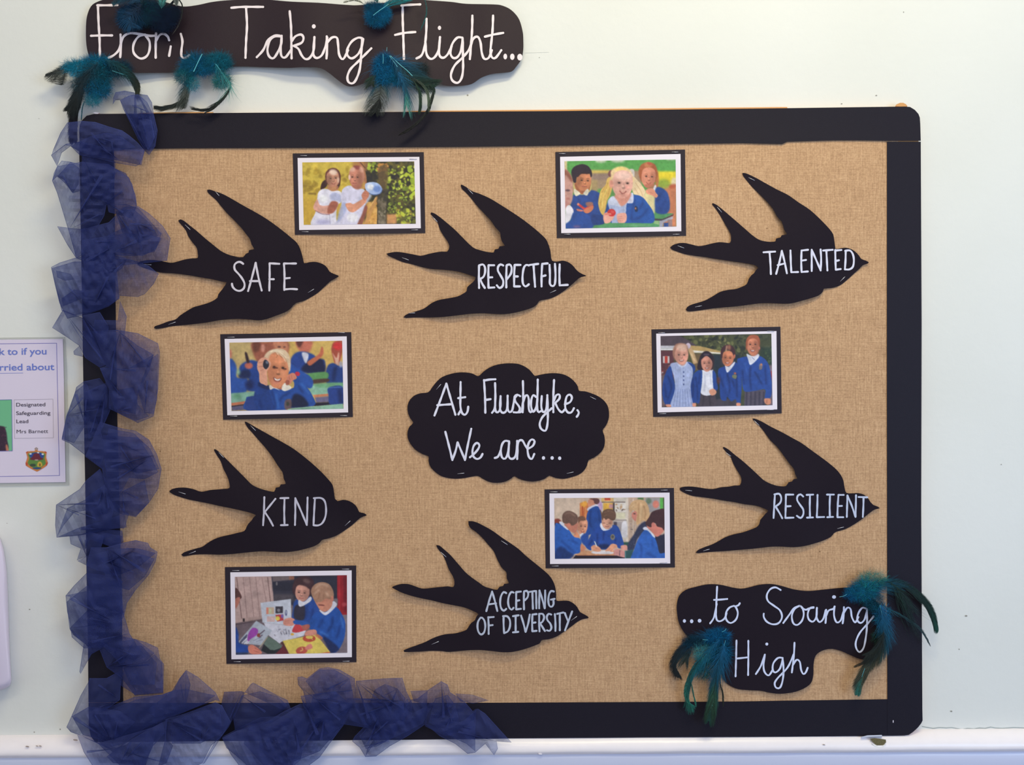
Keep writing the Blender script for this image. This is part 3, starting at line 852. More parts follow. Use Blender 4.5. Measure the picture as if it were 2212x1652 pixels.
# ------------------------------------------------------------------ banner above the board
BN = [(188.5,32.5),(185.8,54),(185.8,87),(188.5,108.5),(192.6,122),(201,140),(225,149),(253,153),(297,157),(340,157),(375.6,156),(440,150),(508.5,143.7),(568,145),(622.5,146.5),(654,145),(689.5,146.5),(708.5,156),(727.5,171),(746.5,184.4),(762.7,186.6),(784.4,180.4),(800.7,173.6),(840,168),(890,168),(936.3,175),(960.7,184.4),(987.8,185.8),(1017.7,181.7),(1039.4,168),(1061,160),(1082.8,157.3),(1104.5,154.6),(1115.3,143.7),(1126.2,127.5),(1130.2,108.5),(1130.5,88),(1129,67.8),(1120.8,40.7),(1104.5,21.7),(1085.5,12.2),(1066.5,9.5),(1006.8,8.1),(974.3,4),(925.5,.5),(880,-3),(844,4),(779,10.8),(746.5,10.3),(689.5,6),(627,3.3),(560,-2),(500,0),(459.7,4),(427,10.8),(397,14),(370,8),(330,-2),(280,-5),(232,-2),(210,4),(196.6,13.6)]
BASE_B = 0.020
bfn = lambda x, y: 0.013 + 0.016 * (0.5 + 0.5 * math.sin(x * .0095 + .4)) * min(1, max(0, (y + 40) / 190)) + 0.003 * math.sin(x * .031)
W8a = [[[(485,50),(490,180),(498,320),(500,455)],[(480,42),(560,42),(640,40)],[(430,285),(520,282),(598,282)]],
      [[(570,460),(610,440),(650,400),(668,340)],[(665,275),(668,370),(662,455)],[(668,350),(690,290),(740,265),(800,268)],
       [(860,275),(810,290),(770,350),(770,420),(820,465),(870,450),(895,400),(895,330),(860,278)],[(790,268),(850,275),(900,285),(945,283)],
       [(948,265),(945,360),(945,460)],[(945,330),(975,280),(1010,270),(1040,290),(1052,320)],[(1065,370),(1060,400),(1052,445)],
       [(1145,270),(1158,330),(1150,400),(1152,450),(1180,462),(1215,440)]],
      [[(1548,62),(1640,55),(1800,55)],[(1665,65),(1672,200),(1665,330),(1660,460)]]]
o_ = 600 - 80
sh = lambda g: [(x + o_ * 3.687, y) for x, y in g]
W8b = [[[(1750,455),(1800,400),(1840,320),(1890,285),(1935,285)],[(1935,290),(1890,290),(1850,330),(1835,400),(1850,450),(1885,462),(1925,400),(1946,340),(1948,285)],[(1948,300),(1940,400),(1950,450),(1980,455),(2020,400)],
        sh([(95,90),(105,200),(108,330),(110,465)]),sh([(110,330),(140,290),(185,275),(205,300),(190,340),(125,365)]),sh([(130,365),(165,390),(190,440),(220,470),(255,460),(285,400),(292,300)]),
        sh([(292,295),(285,390),(285,440),(310,462),(350,440),(380,370),(395,300)]),
        sh([(390,290),(393,380),(388,465)]),sh([(395,340),(430,300),(470,300),(480,350),(488,430),(510,470),(530,460),(560,400)]),
        sh([(672,305),(640,300),(590,330),(555,390),(555,440),(590,465),(640,430),(670,370),(680,310)]),sh([(672,310),(665,420),(655,540),(630,620),(600,662),(565,655),(555,610),(580,550),(640,490),(700,430),(745,385)])],
       [sh([(995,45),(995,150),(1000,300),(1005,470)]),sh([(985,45),(1060,38),(1135,35)]),sh([(935,278),(1010,262),(1095,255)])],
       [sh([(1105,465),(1145,440),(1170,370),(1182,260),(1185,150)]),sh([(1175,330),(1185,430),(1215,468),(1250,455),(1280,400),(1292,300)]),
        sh([(1292,295),(1285,390),(1290,445),(1320,460),(1355,430),(1385,370)]),
        sh([(1470,300),(1430,300),(1390,350),(1375,420),(1395,460),(1430,455),(1460,400),(1472,310)]),sh([(1472,305),(1475,430),(1475,560),(1460,630),(1430,660),(1390,640),(1380,590),(1410,520),(1470,460),(1520,400),(1548,330)]),
        sh([(1550,125),(1548,230),(1540,350),(1530,470)]),sh([(1540,340),(1565,300),(1595,295),(1615,340),(1625,420),(1645,468),(1680,460),(1705,400)]),
        sh([(1715,125),(1710,250),(1695,400),(1705,455),(1735,460),(1780,400)]),sh([(1650,292),(1720,275),(1795,262)])]]
od = o_ * 3.687
banner, bfn_ = cutout('title_banner', 'long wavy black paper banner lettered From Taking Flight above the board', 'sign', BN, (0, 0), 1.0, [], [], 4.9, M_INKW, dfn=bfn, mat=M_BANNER, base=0.010)
words(banner, W8a + W8b, bfn, 4.9, 80, 0, 3.687, M_INKW, 0.0012,
      dots=[(287+od,210,4.2,4.6),(1288+od,222,3.6,4.6),(1812+od,450,4.0,6.2),(1868+od,452,4.8,6.8),(1928+od,455,5.6,7.2)], name='painted_word')

# ------------------------------------------------------------------ sign at the lower right of the board
SG = [(115,400),(112,340),(130,270),(180,225),(260,200),(350,182),(440,185),(530,205),(600,215),(660,205),(740,185),(830,180),(910,195),(1000,220),(1100,232),(1200,225),(1320,212),(1400,207),(1450,215),(1550,260),(1640,330),(1680,420),(1700,520),(1690,600),(1650,680),(1600,730),(1540,752),(1490,745),(1420,715),(1350,685),(1280,672),(1210,688),(1165,725),(1150,790),(1148,870),(1130,930),(1080,970),(1000,1000),(900,1012),(820,1005),(750,990),(660,985),(570,975),(500,940),(460,890),(440,800),(400,700),(330,640),(250,600),(190,570),(150,520),(125,460)]
SW = [[[(418,200),(412,330),(408,420)],[(365,478),(395,430),(415,330)],[(408,400),(415,450),(440,462),(475,440),(490,400)],[(395,300),(440,298),(495,293)],
       [(545,345),(510,360),(485,400),(488,450),(520,475),(560,450),(575,400),(560,355),(545,345)],[(555,350),(580,340),(590,325)]],
      [[(900,225),(860,205),(820,220),(795,265),(805,310),(850,345),(895,380),(910,430),(885,475),(840,485),(795,465),(772,430),(772,405)]],
      [[(920,475),(960,420),(1000,365),(1040,345)],[(1045,345),(1005,370),(985,420),(995,475),(1025,490),(1060,460),(1075,410),(1065,360),(1045,345)],[(1060,360),(1090,375),(1115,365),(1150,360)],
       [(1150,355),(1120,365),(1105,410),(1115,450),(1145,465),(1170,430),(1175,365)],[(1175,360),(1172,430),(1195,468),(1225,440),(1240,380)],
       [(1245,375),(1245,420),(1240,475)],[(1245,420),(1265,380),(1300,368),(1310,350)],[(1308,350),(1305,420),(1325,470),(1355,455),(1376,390)],
       [(1380,355),(1378,420),(1370,478)],[(1378,400),(1405,360),(1430,370),(1440,430),(1465,470),(1490,430)],
       [(1555,370),(1520,360),(1490,400),(1480,450),(1505,475),(1535,450),(1555,380)],[(1555,375),(1555,480),(1548,570),(1530,660),(1500,695),(1475,670),(1470,620),(1500,550),(1560,480),(1605,425)]],
      [[(565,608),(562,740),(558,880)],[(655,610),(655,740),(653,870)],[(565,745),(655,735)]],
      [[(712,862),(750,800),(778,720)],[(780,715),(770,800),(780,850),(810,872),(840,830)],
       [(915,740),(880,740),(845,780),(840,830),(860,850),(895,820),(915,750)],[(915,745),(922,830),(915,910),(895,965),(865,965),(855,930),(880,890),(920,850),(960,800),(1000,710)],
       [(1005,625),(1000,720),(985,850)],[(990,800),(1020,755),(1045,770),(1055,830),(1072,862),(1090,850),(1105,815)]]]
sfn = lambda x, y: HF + 0.0022 + 0.005 * (0.5 + 0.5 * math.sin(x * .012 + y * .02 + 1.0)) * max(0.15, min(1, (y - 1250) / 200)) + 0.0006
cutout('closing_sign', 'black blobby paper sign lettered to Soaring High at the lower right of the board', 'sign', SG, (1430, 1210), 3.511, [], SW, 3.8, M_INK_S, dfn=sfn,
       dots=[(170,460,3.4,3.8),(225,462,3.6,4.2),(285,458,4.0,4.0),(1305,278,4.2,3.8),(795,635,3.2,3.2)], lname='painted_word')

# ------------------------------------------------------------------ painter for the flat colour prints
class Painter:
    """draws a small flat picture into an array; coordinates are free units, q units to one array cell"""
    def __init__(self, w_, h_, q, base=(128, 128, 128)):
        self.q = q
        self.W = int(w_ / q) + 2; self.H = int(h_ / q) + 2
        self.a = np.zeros((self.H, self.W, 3), dtype=np.float32)
        self.a[:] = base

    def _put(self, m, x0, y0, col, b, al):
        if b > 0:
            k = max(1, int(round(b / self.q)))
            for _ in range(2):
                for ax in (0, 1):
                    c = np.cumsum(np.pad(m, [(k + 1, k) if i == ax else (0, 0) for i in (0, 1)], mode='constant'), axis=ax)
                    if ax == 0: m = (c[2 * k + 1:, :] - c[:-2 * k - 1, :]) / (2 * k + 1)
                    else: m = (c[:, 2 * k + 1:] - c[:, :-2 * k - 1]) / (2 * k + 1)
        m = np.clip(m, 0, 1) * al
        h, w_ = m.shape
        ya, yb = max(y0, 0), min(y0 + h, self.H)
        xa, xb = max(x0, 0), min(x0 + w_, self.W)
        if ya >= yb or xa >= xb: return
        mm = m[ya - y0:yb - y0, xa - x0:xb - x0, None]
        self.a[ya:yb, xa:xb] = self.a[ya:yb, xa:xb] * (1 - mm) + np.array(col, dtype=np.float32) * mm

    def poly(self, pts, col, b=4, a=1.0, s=True):
        if s: pts = catmull(pts, 3 * self.q, closed=True)
        P = [(x / self.q, y / self.q) for x, y in pts]
        pad = int(3 * b / self.q) + 2
        x0 = int(min(p[0] for p in P)) - pad; x1 = int(max(p[0] for p in P)) + pad + 1
        y0 = int(min(p[1] for p in P)) - pad; y1 = int(max(p[1] for p in P)) + pad + 1
        x0 = max(x0, -pad - 2); y0 = max(y0, -pad - 2); x1 = min(x1, self.W + pad + 2); y1 = min(y1, self.H + pad + 2)
        if x1 <= x0 or y1 <= y0: return self
        gx, gy = np.meshgrid(np.arange(x0, x1) + .5, np.arange(y0, y1) + .5)
        self._put(inside(gx, gy, P).astype(np.float32), x0, y0, col, b, a)
        return self

    def rect(self, x0, y0, x1, y1, col, b=2, a=1.0):
        return self.poly([(x0, y0), (x1, y0), (x1, y1), (x0, y1)], col, b, a, False)

    def ell(self, cx, cy, rx, ry, col, rot=0, b=4, a=1.0):
        c, s = math.cos(math.radians(rot)), math.sin(math.radians(rot))
        P = []
        for k in range(28):
            t = 2 * math.pi * k / 28
            x, y = rx * math.cos(t), ry * math.sin(t)
            P.append((cx + x * c - y * s, cy + x * s + y * c))
        return self.poly(P, col, b, a, False)

    def line(self, pts, col, w_, b=3, a=1.0, s=True):
        P = catmull(pts, 3 * self.q) if (s and len(pts) > 2) else list(pts)
        L = []; R = []
        n = len(P)
        for i in range(n):
            x0, y0 = P[max(i - 1, 0)]; x1, y1 = P[min(i + 1, n - 1)]
            l = math.hypot(x1 - x0, y1 - y0) or 1
            nx, ny = -(y1 - y0) / l * w_ / 2, (x1 - x0) / l * w_ / 2
            L.append((P[i][0] + nx, P[i][1] + ny)); R.append((P[i][0] - nx, P[i][1] - ny))
        return self.poly(L + R[::-1], col, b, a, False)

    def blot(self, x0, y0, x1, y1, cols, n, r0, r1, seed=0, b=4, a=.85):
        rd = random.Random(seed)
        for _ in range(n):
            x = rd.uniform(x0, x1); y = rd.uniform(y0, y1); r = rd.uniform(r0, r1)
            self.ell(x, y, r, r * rd.uniform(.35, .9), rd.choice(cols), rd.uniform(0, 180), b, a)
        return self

    def folds(self, segs, col, w_=14, a=.35, b=10):
        for s_ in segs: self.line(s_, col, w_, b, a)
        return self

    def face(self, cx, cy, rx, ry, skin, rot=0, look=0.0, side=1, smile=True, teeth=False, eyes=True, cheek=None, shade=.5, brow=(110, 70, 50), down=0.0):
        c, s = math.cos(math.radians(rot)), math.sin(math.radians(rot))

        def T(u, v):
            x, y = u * rx, v * ry
            return (cx + x * c - y * s, cy + x * s + y * c)
        dk = tuple(v * .62 for v in skin); dd = tuple(v * .38 for v in skin); lt = tuple(min(255, v * 1.13 + 8) for v in skin)
        self.poly([T(-.78, -.75), T(0, -1), T(.78, -.75), T(.98, -.1), T(.85, .5), T(.42, .93), T(0, 1.02), T(-.42, .93), T(-.85, .5), T(-.98, -.1)], skin, 3)
        self.ell(*T(.62 * side, .15), rx * .42, ry * .8, dk, rot, ry * .22, shade)
        self.ell(*T(-.3 * side, -.55), rx * .5, ry * .28, lt, rot, ry * .14, .6)
        self.ell(*T(-.42 * side, .22), rx * .25, ry * .18, cheek or lt, rot, ry * .1, .55)
        L = look * .28
        dv = down * .15
        if eyes:
            for e in (-.4, .4):
                self.ell(*T(e + L, -.10 + dv), rx * .22, ry * .11, dk, rot, ry * .05, .55)
                self.ell(*T(e + L, -.08 + dv), rx * .13, ry * .055, (50, 34, 34), rot, ry * .015, .9)
                self.line([T(e - .2 + L, -.27 + dv), T(e + L, -.33 + dv), T(e + .2 + L, -.27 + dv)], brow, ry * .055, ry * .02, .6)
        self.line([T(L + .04, -.05 + dv), T(L + .12 * (1 if look >= 0 else -1), .22 + dv)], dk, rx * .09, ry * .04, .5)
        self.ell(*T(L + .03, .27 + dv), rx * .17, ry * .055, dd, rot, ry * .03, .6)
        self.ell(*T(L, .16 + dv), rx * .09, ry * .09, lt, rot, ry * .03, .7)
        m = .14 if smile else .0
        if teeth:
            self.poly([T(-.38 + L, .46 + dv), T(L, .54 + dv), T(.38 + L, .46 + dv), T(.2 + L, .68 + dv), T(-.2 + L, .68 + dv)], (120, 50, 46), ry * .02, .95)
            self.poly([T(-.3 + L, .49 + dv), T(L, .55 + dv), T(.3 + L, .49 + dv), T(.16 + L, .62 + dv), T(-.16 + L, .62 + dv)], (240, 228, 220), ry * .015, .95)
        else:
            self.line([T(-.34 + L, .55 - m * .5 + dv), T(L, .55 + m + dv), T(.34 + L, .55 - m * .5 + dv)], (150, 70, 66), ry * .075, ry * .02, .85)
            self.line([T(-.2 + L, .68 + dv), T(L, .71 + m + dv), T(.2 + L, .68 + dv)], dk, ry * .05, ry * .04, .4)
        return self

    def grain(self, amt=3, seed=0):
        r = np.random.RandomState(seed)
        self.a += r.normal(0, amt, self.a.shape[:2])[:, :, None].astype(np.float32)
        return self.mottle(seed=seed) if seed else self

    def mottle(self, amt=.035, seed=0, sat=.92):
        '''uneven tone of a real photograph, three sizes of blotch'''
        r = np.random.RandomState(seed + 50)
        H_, W_ = self.a.shape[:2]
        f = np.zeros((H_, W_), dtype=np.float32)
        for k, wt in ((4, .35), (9, .8), (24, .9)):
            g = r.normal(0, 1, (H_ // k + 3, W_ // k + 3))
            yy = np.arange(H_) / k; xx = np.arange(W_) / k
            iy = yy.astype(int); ix = xx.astype(int)
            ty = (yy - iy)[:, None]; tx = (xx - ix)[None, :]
            ty = ty * ty * (3 - 2 * ty); tx = tx * tx * (3 - 2 * tx)
            f += wt * ((g[iy][:, ix] * (1 - tx) + g[iy][:, ix + 1] * tx) * (1 - ty) + (g[iy + 1][:, ix] * (1 - tx) + g[iy + 1][:, ix + 1] * tx) * ty)
        self.a *= (1 + amt * f)[:, :, None]
        m = self.a.mean(axis=2, keepdims=True)
        self.a = m + (self.a - m) * sat
        return self

    def sample(self, x, y):
        fx = np.clip(np.asarray(x) / self.q - .5, 0, self.W - 1.001); fy = np.clip(np.asarray(y) / self.q - .5, 0, self.H - 1.001)
        ix = fx.astype(int); iy = fy.astype(int)
        tx = (fx - ix)[..., None]; ty = (fy - iy)[..., None]
        a = self.a
        v = (a[iy, ix] * (1 - tx) + a[iy, ix + 1] * tx) * (1 - ty) + (a[iy + 1, ix] * (1 - tx) + a[iy + 1, ix + 1] * tx) * ty
        v = np.clip(v / 255.0, 0, 1)
        return np.where(v <= 0.04045, v / 12.92, ((v + 0.055) / 1.055) ** 2.4)


PRINT_GAIN = 0.93


def print_mesh(name, corners, o, s, painter, dfn, lift, parent, res=1.0, gain=None, mask=None):
    """flat print as a fine grid with a colour at every point; corners TL TR BR BL in painter units"""
    (ax, ay), (bx, by), (cx, cy), (dx, dy) = corners
    nu = max(2, int(math.hypot(bx - ax, by - ay) / s / res)); nv = max(2, int(math.hypot(dx - ax, dy - ay) / s / res))
    u, v = np.meshgrid(np.linspace(0, 1, nu + 1), np.linspace(0, 1, nv + 1))
    X = ax * (1 - u) * (1 - v) + bx * u * (1 - v) + cx * u * v + dx * (1 - u) * v
    Y = ay * (1 - u) * (1 - v) + by * u * (1 - v) + cy * u * v + dy * (1 - u) * v
    C = painter.sample(X, Y).reshape(-1, 3) * (gain or PRINT_GAIN)
    px = (o[0] + X / s).ravel(); py = (o[1] + Y / s).ravel()
    V = np.array([at(a, b, dfn(a, b) + lift) for a, b in zip(px, py)])
    w_ = nu + 1
    i = np.arange(nv)[:, None] * w_ + np.arange(nu)[None, :]
    F = np.stack([i, i + w_, i + w_ + 1, i + 1], axis=-1).reshape(-1, 4)
    if mask is not None:
        cx_ = X.ravel()[F].mean(axis=1); cy_ = Y.ravel()[F].mean(axis=1)
        F = F[inside(cx_, cy_, mask)]
    return mk(name, V, F.tolist(), M_PRINT, parent, smooth=False, colors=C)


BLUE = (34, 72, 152); NAVY = (24, 40, 92); LBLUE = (52, 98, 186)
SKIN = (226, 168, 146); SKIN2 = (206, 142, 118); WHITE = (236, 232, 240)


def pic1():   # two children in white outdoors, one holding a small net
    p = Painter(2212, 1498, 3.57, (212, 178, 62))
    p.rect(0, 0, 1300, 700, (216, 190, 72), 60, .6)
    p.blot(235, 380, 1150, 760, [(168, 138, 40), (150, 120, 38), (186, 150, 44)], 60, 20, 60, 1, 8, .6)
    p.line([(330, 770), (450, 775)], (120, 92, 36), 26, 8, .8)
    p.line([(250, 650), (420, 660)], (140, 108, 36), 22, 10, .7)
    p.rect(235, 850, 600, 1260, (206, 160, 58), 40, .7)
    # shrub
    p.rect(1190, 260, 2000, 1260, (92, 84, 44), 8)
    p.blot(1200, 260, 2000, 1250, [(44, 44, 34), (66, 66, 36), (118, 104, 44), (36, 34, 34)], 260, 18, 70, 2, 6, .8)
    p.rect(1010, 260, 1240, 420, (172, 116, 66), 20, .9)
    p.blot(1520, 350, 1990, 720, [(196, 210, 52), (160, 184, 46), (216, 224, 84), (120, 140, 40)], 80, 16, 46, 3, 4, .9)
    p.blot(1230, 290, 1400, 430, [(182, 200, 60), (140, 160, 46)], 24, 12, 34, 4, 4, .9)
    p.blot(1400, 300, 1560, 430, [(204, 124, 56), (220, 150, 70), (130, 90, 50)], 22, 12, 34, 5, 5, .85)
    p.blot(1560, 640, 1990, 1230, [(150, 170, 56), (90, 98, 40), (54, 58, 36), (186, 206, 64)], 170, 8, 30, 6, 3, .85)
    p.blot(1680, 1010, 1960, 1240, [(206, 214, 62), (186, 160, 56), (108, 110, 44)], 40, 16, 42, 7, 4, .9)
    p.blot(1900, 680, 1990, 840, [(200, 218, 60)], 10, 22, 44, 8, 5, .9)
    p.poly([(1400, 430), (1480, 330), (1560, 420), (1530, 700), (1450, 720)], (104, 80, 50), 10, .8)
    p.blot(1220, 430, 1380, 600, [(38, 38, 42), (54, 50, 44)], 14, 24, 60, 9, 8, .9)
    p.blot(1600, 470, 1720, 640, [(36, 34, 40), (48, 40, 34)], 12, 22, 44, 10, 8, .9)
    p.rect(1220, 900, 1400, 1250, (214, 156, 76), 10)
    p.blot(1220, 900, 1400, 1240, [(232, 178, 96), (170, 110, 56), (196, 142, 60)], 30, 12, 40, 11, 5, .7)
    p.rect(1395, 830, 1530, 1250, (118, 106, 88), 6)
    p.blot(1400, 830, 1520, 1240, [(150, 138, 116), (92, 82, 64), (70, 66, 44)], 36, 10, 34, 12, 5, .7)
    p.line([(1398, 900), (1396, 1250)], (52, 40, 34), 12, 3); p.line([(1530, 960), (1530, 1250)], (52, 40, 34), 12, 3)
    p.rect(1540, 1090, 1690, 1240, (216, 148, 92), 12, .9)
    p.blot(1390, 720, 1560, 860, [(48, 44, 44), (72, 66, 56)], 20, 16, 50, 13, 6, .8)
    p.line([(1110, 280), (1180, 420), (1205, 560), (1195, 700)], (176, 112, 74), 44, 5)
    p.line([(1240, 280), (1205, 420)], (146, 96, 66), 26, 5)
    p.line([(1130, 290), (1205, 380)], (96, 60, 46), 14, 4)
    p.poly([(1150, 580), (1200, 600), (1190, 700), (1130, 680)], (206, 156, 76), 6)
    # girl
    p.poly([(600, 560), (540, 600), (515, 700), (560, 700), (620, 640)], (62, 34, 36), 5)
    p.poly([(760, 700), (815, 650), (820, 560), (790, 540)], (70, 38, 38), 5)
    p.poly([(590, 540), (600, 440), (660, 385), (740, 378), (800, 420), (828, 500), (820, 600), (780, 640), (640, 640)], (104, 54, 46), 4)
    p.face(708, 545, 100, 125, (204, 140, 112), -4, .15, -1, True, False, True, None, .6)
    p.ell(712, 440, 62, 44, (244, 216, 196), 10, 10, .85)
    p.ell(790, 560, 16, 44, (246, 214, 190), 0, 6, .7)
    p.poly([(630, 650), (780, 650), (770, 730), (640, 730)], (190, 122, 96), 8, .8)
    p.poly([(380, 1260), (430, 1080), (490, 950), (465, 880), (480, 760), (540, 705), (620, 700), (700, 735), (790, 725), (850, 780), (835, 900), (790, 940), (760, 1060), (760, 1140), (730, 1260)], (226, 222, 240), 5)
    p.poly([(660, 800), (720, 750), (830, 800), (830, 900), (760, 880), (690, 880)], (168, 174, 214), 10, .8)
    p.ell(560, 1210, 120, 40, (160, 156, 206), 0, 20, .7)
    p.ell(560, 850, 70, 60, (246, 246, 250), 0, 18, .8)
    p.poly([(465, 860), (410, 960), (420, 1020), (520, 1070), (650, 1085), (720, 1050), (660, 960), (560, 960), (500, 940)], (232, 168, 150), 5)
    p.poly([(700, 885), (790, 920), (740, 1040), (660, 1080), (620, 1060), (640, 960)], (176, 98, 78), 6)
    p.line([(430, 1030), (540, 1085), (660, 1092)], (140, 84, 92), 12, 4, .7)
    p.line([(655, 1090), (665, 1250)], (130, 130, 160), 8, 3, .6)
    p.ell(800, 1010, 34, 46, (214, 168, 70), 10, 6)
    # boy
    p.poly([(740, 1260), (800, 1160), (870, 1080), (840, 940), (835, 800), (860, 700), (960, 645), (1060, 690), (1180, 705), (1220, 800), (1200, 1000), (1160, 1130), (1130, 1260)], (214, 210, 236), 5)
    p.poly([(850, 920), (920, 930), (900, 1060), (800, 1200), (770, 1180)], (168, 176, 220), 10, .9)
    p.ell(1010, 1140, 90, 70, (246, 244, 252), 0, 16, .8)
    p.poly([(1160, 760), (1300, 790), (1260, 880), (1200, 940), (1100, 900)], (196, 200, 232), 10, .8)
    p.poly([(1080, 1260), (1150, 1100), (1200, 960), (1240, 980), (1200, 1140), (1150, 1260)], (150, 84, 70), 8)
    p.poly([(1180, 1250), (1240, 1100), (1300, 960), (1370, 820), (1390, 850), (1320, 1040), (1240, 1250)], (206, 148, 82), 6)
    p.line([(1290, 960), (1370, 830)], (238, 186, 110), 12, 3)
    p.poly([(965, 560), (960, 440), (1010, 370), (1090, 345), (1170, 400), (1195, 500), (1170, 600), (1060, 690)], (206, 136, 112), 5)
    p.face(1062, 530, 100, 150, (204, 128, 104), 3, -.55, 1, False, False, True, None, .6)
    p.poly([(1020, 350), (1090, 335), (1130, 360), (1110, 400), (1060, 395)], (140, 62, 62), 8, .9)
    p.ell(1010, 400, 44, 36, (238, 190, 170), -20, 10, .7)
    p.ell(1150, 400, 34, 50, (236, 182, 160), -20, 10, .6)
    p.ell(962, 520, 16, 40, (246, 200, 186), 0, 4)
    p.poly([(1000, 640), (1150, 640), (1120, 700), (1050, 700)], (170, 102, 84), 8, .9)
    p.poly([(900, 930), (980, 915), (1030, 930), (1180, 850), (1220, 900), (1060, 1040), (980, 1055), (930, 1010)], (222, 150, 120), 5)
    p.poly([(1150, 790), (1230, 705), (1265, 760), (1250, 830), (1190, 880)], (200, 122, 96), 5)
    p.folds([[(1175, 760), (1235, 770)], [(1180, 800), (1240, 810)]], (140, 76, 60), 8, .5, 3)
    p.ell(1340, 690, 125, 95, (168, 190, 236), 15, 5)
    p.poly([(1210, 620), (1300, 600), (1330, 680), (1260, 740), (1210, 700)], (186, 204, 240), 5)
    p.ell(1290, 670, 56, 40, (244, 246, 254), 20, 10, .9)
    p.ell(1390, 700, 62, 50, (108, 142, 216), 0, 12, .9)
    p.line([(1270, 770), (1350, 790), (1440, 760), (1470, 690)], (92, 128, 206), 14, 5, .8)
    return p.grain(3, 1)


def pic2():   # classroom, smiling girl in front, others behind
    p = Painter(2212, 1498, 3.57, (86, 158, 78))
    p.rect(205, 230, 260, 480, (220, 200, 150), 8)
    p.rect(250, 230, 1940, 460, (88, 166, 80), 6)
    p.ell(770, 262, 90, 34, (206, 208, 190), 0, 14, .9); p.ell(1030, 258, 110, 34, (206, 208, 190), 0, 14, .9); p.ell(1850, 240, 80, 22, (200, 206, 180), 0, 10, .7)
    p.rect(600, 415, 1400, 700, (166, 138, 110), 14)
    p.rect(600, 415, 900, 470, (220, 192, 86), 14)
    p.rect(640, 455, 900, 560, (140, 116, 108), 14, .8)
    p.rect(250, 560, 720, 760, (172, 146, 100), 16)
    p.rect(1620, 430, 1940, 640, (236, 212, 40), 16)
    p.rect(1640, 620, 1940, 760, (200, 132, 90), 16)
    p.rect(1720, 690, 1940, 1290, (206, 124, 86), 14)
    p.ell(1730, 620, 110, 76, (150, 176, 60), 0, 22, .95)
    p.ell(1900, 590, 50, 70, (222, 206, 176), 0, 14, .9)
    p.ell(1880, 660, 60, 34, (190, 80, 50), -20, 12, .8)
    # desk right
    p.poly([(1590, 1075), (1895, 1075), (1740, 1165), (1590, 1160)], (82, 152, 96), 4, 1, False)
    p.poly([(1590, 1155), (1720, 1162), (1895, 1085), (1885, 1110), (1720, 1195), (1590, 1190)], (70, 64, 72), 3, 1, False)
    p.poly([(1700, 1190), (1880, 1120), (1880, 1160), (1730, 1220), (1720, 1290), (1670, 1290), (1670, 1190)], (166, 164, 182), 4, 1, False)
    p.rect(1800, 1170, 1870, 1290, (150, 120, 120), 5); p.rect(1740, 1220, 1810, 1290, (50, 80, 150), 5)
    p.rect(1590, 1190, 1670, 1290, (150, 190, 130), 6)
    # boy at left
    p.poly([(300, 960), (330, 820), (380, 780), (600, 720), (720, 745), (780, 820), (800, 1080), (700, 1250), (500, 1250), (300, 1100)], (38, 72, 150), 6)
    p.poly([(345, 640), (420, 600), (560, 560), (625, 640), (600, 740), (480, 790), (380, 740)], (214, 200, 120), 6)
    p.poly([(380, 600), (600, 560), (590, 720), (480, 780), (395, 720)], (176, 100, 66), 5)
    p.face(505, 580, 118, 145, (208, 128, 88), 4, .5, -1, False, False, True, (224, 140, 90), .5, (60, 34, 30))
    p.poly([(400, 470), (420, 440), (560, 420), (600, 460), (560, 470), (470, 470), (410, 520)], (52, 32, 40), 5)
    p.poly([(325, 520), (318, 420), (370, 350), (480, 318), (570, 345), (625, 420), (635, 490), (615, 520), (590, 450), (520, 440), (440, 460), (395, 530), (385, 600), (345, 590)], (44, 32, 48), 5)
    p.poly([(355, 700), (400, 720), (455, 770), (390, 810), (360, 770)], (228, 220, 190), 3)
    p.poly([(585, 720), (560, 700), (500, 770), (560, 800)], (228, 218, 196), 3)
    p.folds([[(420, 830), (440, 900)], [(700, 780), (740, 900), (760, 1000)], [(560, 1050), (680, 1150)]], (22, 46, 110), 26, .5, 14)
    p.line([(415, 930), (520, 1010)], (214, 60, 66), 36, 4); p.line([(520, 1015), (650, 950)], (212, 56, 60), 40, 4)
    p.ell(420, 935, 18, 20, (230, 140, 120), 0, 3)
    p.poly([(540, 910), (640, 905), (640, 960), (560, 970)], (176, 110, 90), 6, .9)
    p.poly([(500, 1030), (560, 990), (650, 960), (650, 1010), (600, 1060), (540, 1075)], (214, 120, 84), 4)
    p.poly([(400, 1005), (500, 1030), (480, 1045), (410, 1040)], (216, 122, 110), 4)
    # blurred child at the edge
    p.poly([(205, 420), (280, 450), (330, 560), (340, 760), (320, 900), (250, 980), (205, 990)], (204, 150, 138), 8)
    p.poly([(205, 410), (270, 430), (330, 540), (320, 600), (250, 500), (205, 490)], (150, 90, 74), 10)
    p.ell(260, 722, 38, 16, (84, 56, 70), 0, 7, .9); p.ell(262, 850, 34, 14, (176, 90, 86), 0, 10, .7)
    p.poly([(205, 880), (300, 920), (270, 960), (205, 1000)], (186, 120, 116), 12, .7)
    p.poly([(230, 1000), (290, 950), (345, 1020), (340, 1100), (270, 1220), (228, 1240)], (232, 226, 236), 5)
    p.poly([(228, 1240), (300, 1180), (350, 1060), (470, 1060), (590, 1120), (650, 1260), (650, 1310), (228, 1310)], (36, 78, 162), 7)
    p.ell(400, 1280, 60, 24, (120, 90, 140), 0, 10, .7)
    # girl at right
    p.poly([(1360, 500), (1355, 400), (1400, 320), (1500, 288), (1600, 320), (1645, 430), (1640, 520), (1600, 600), (1420, 600)], (178, 94, 56), 6)
    p.face(1505, 520, 112, 155, (226, 142, 112), 4, .25, 1, True, False, True, (234, 150, 120), .45, (150, 84, 56))
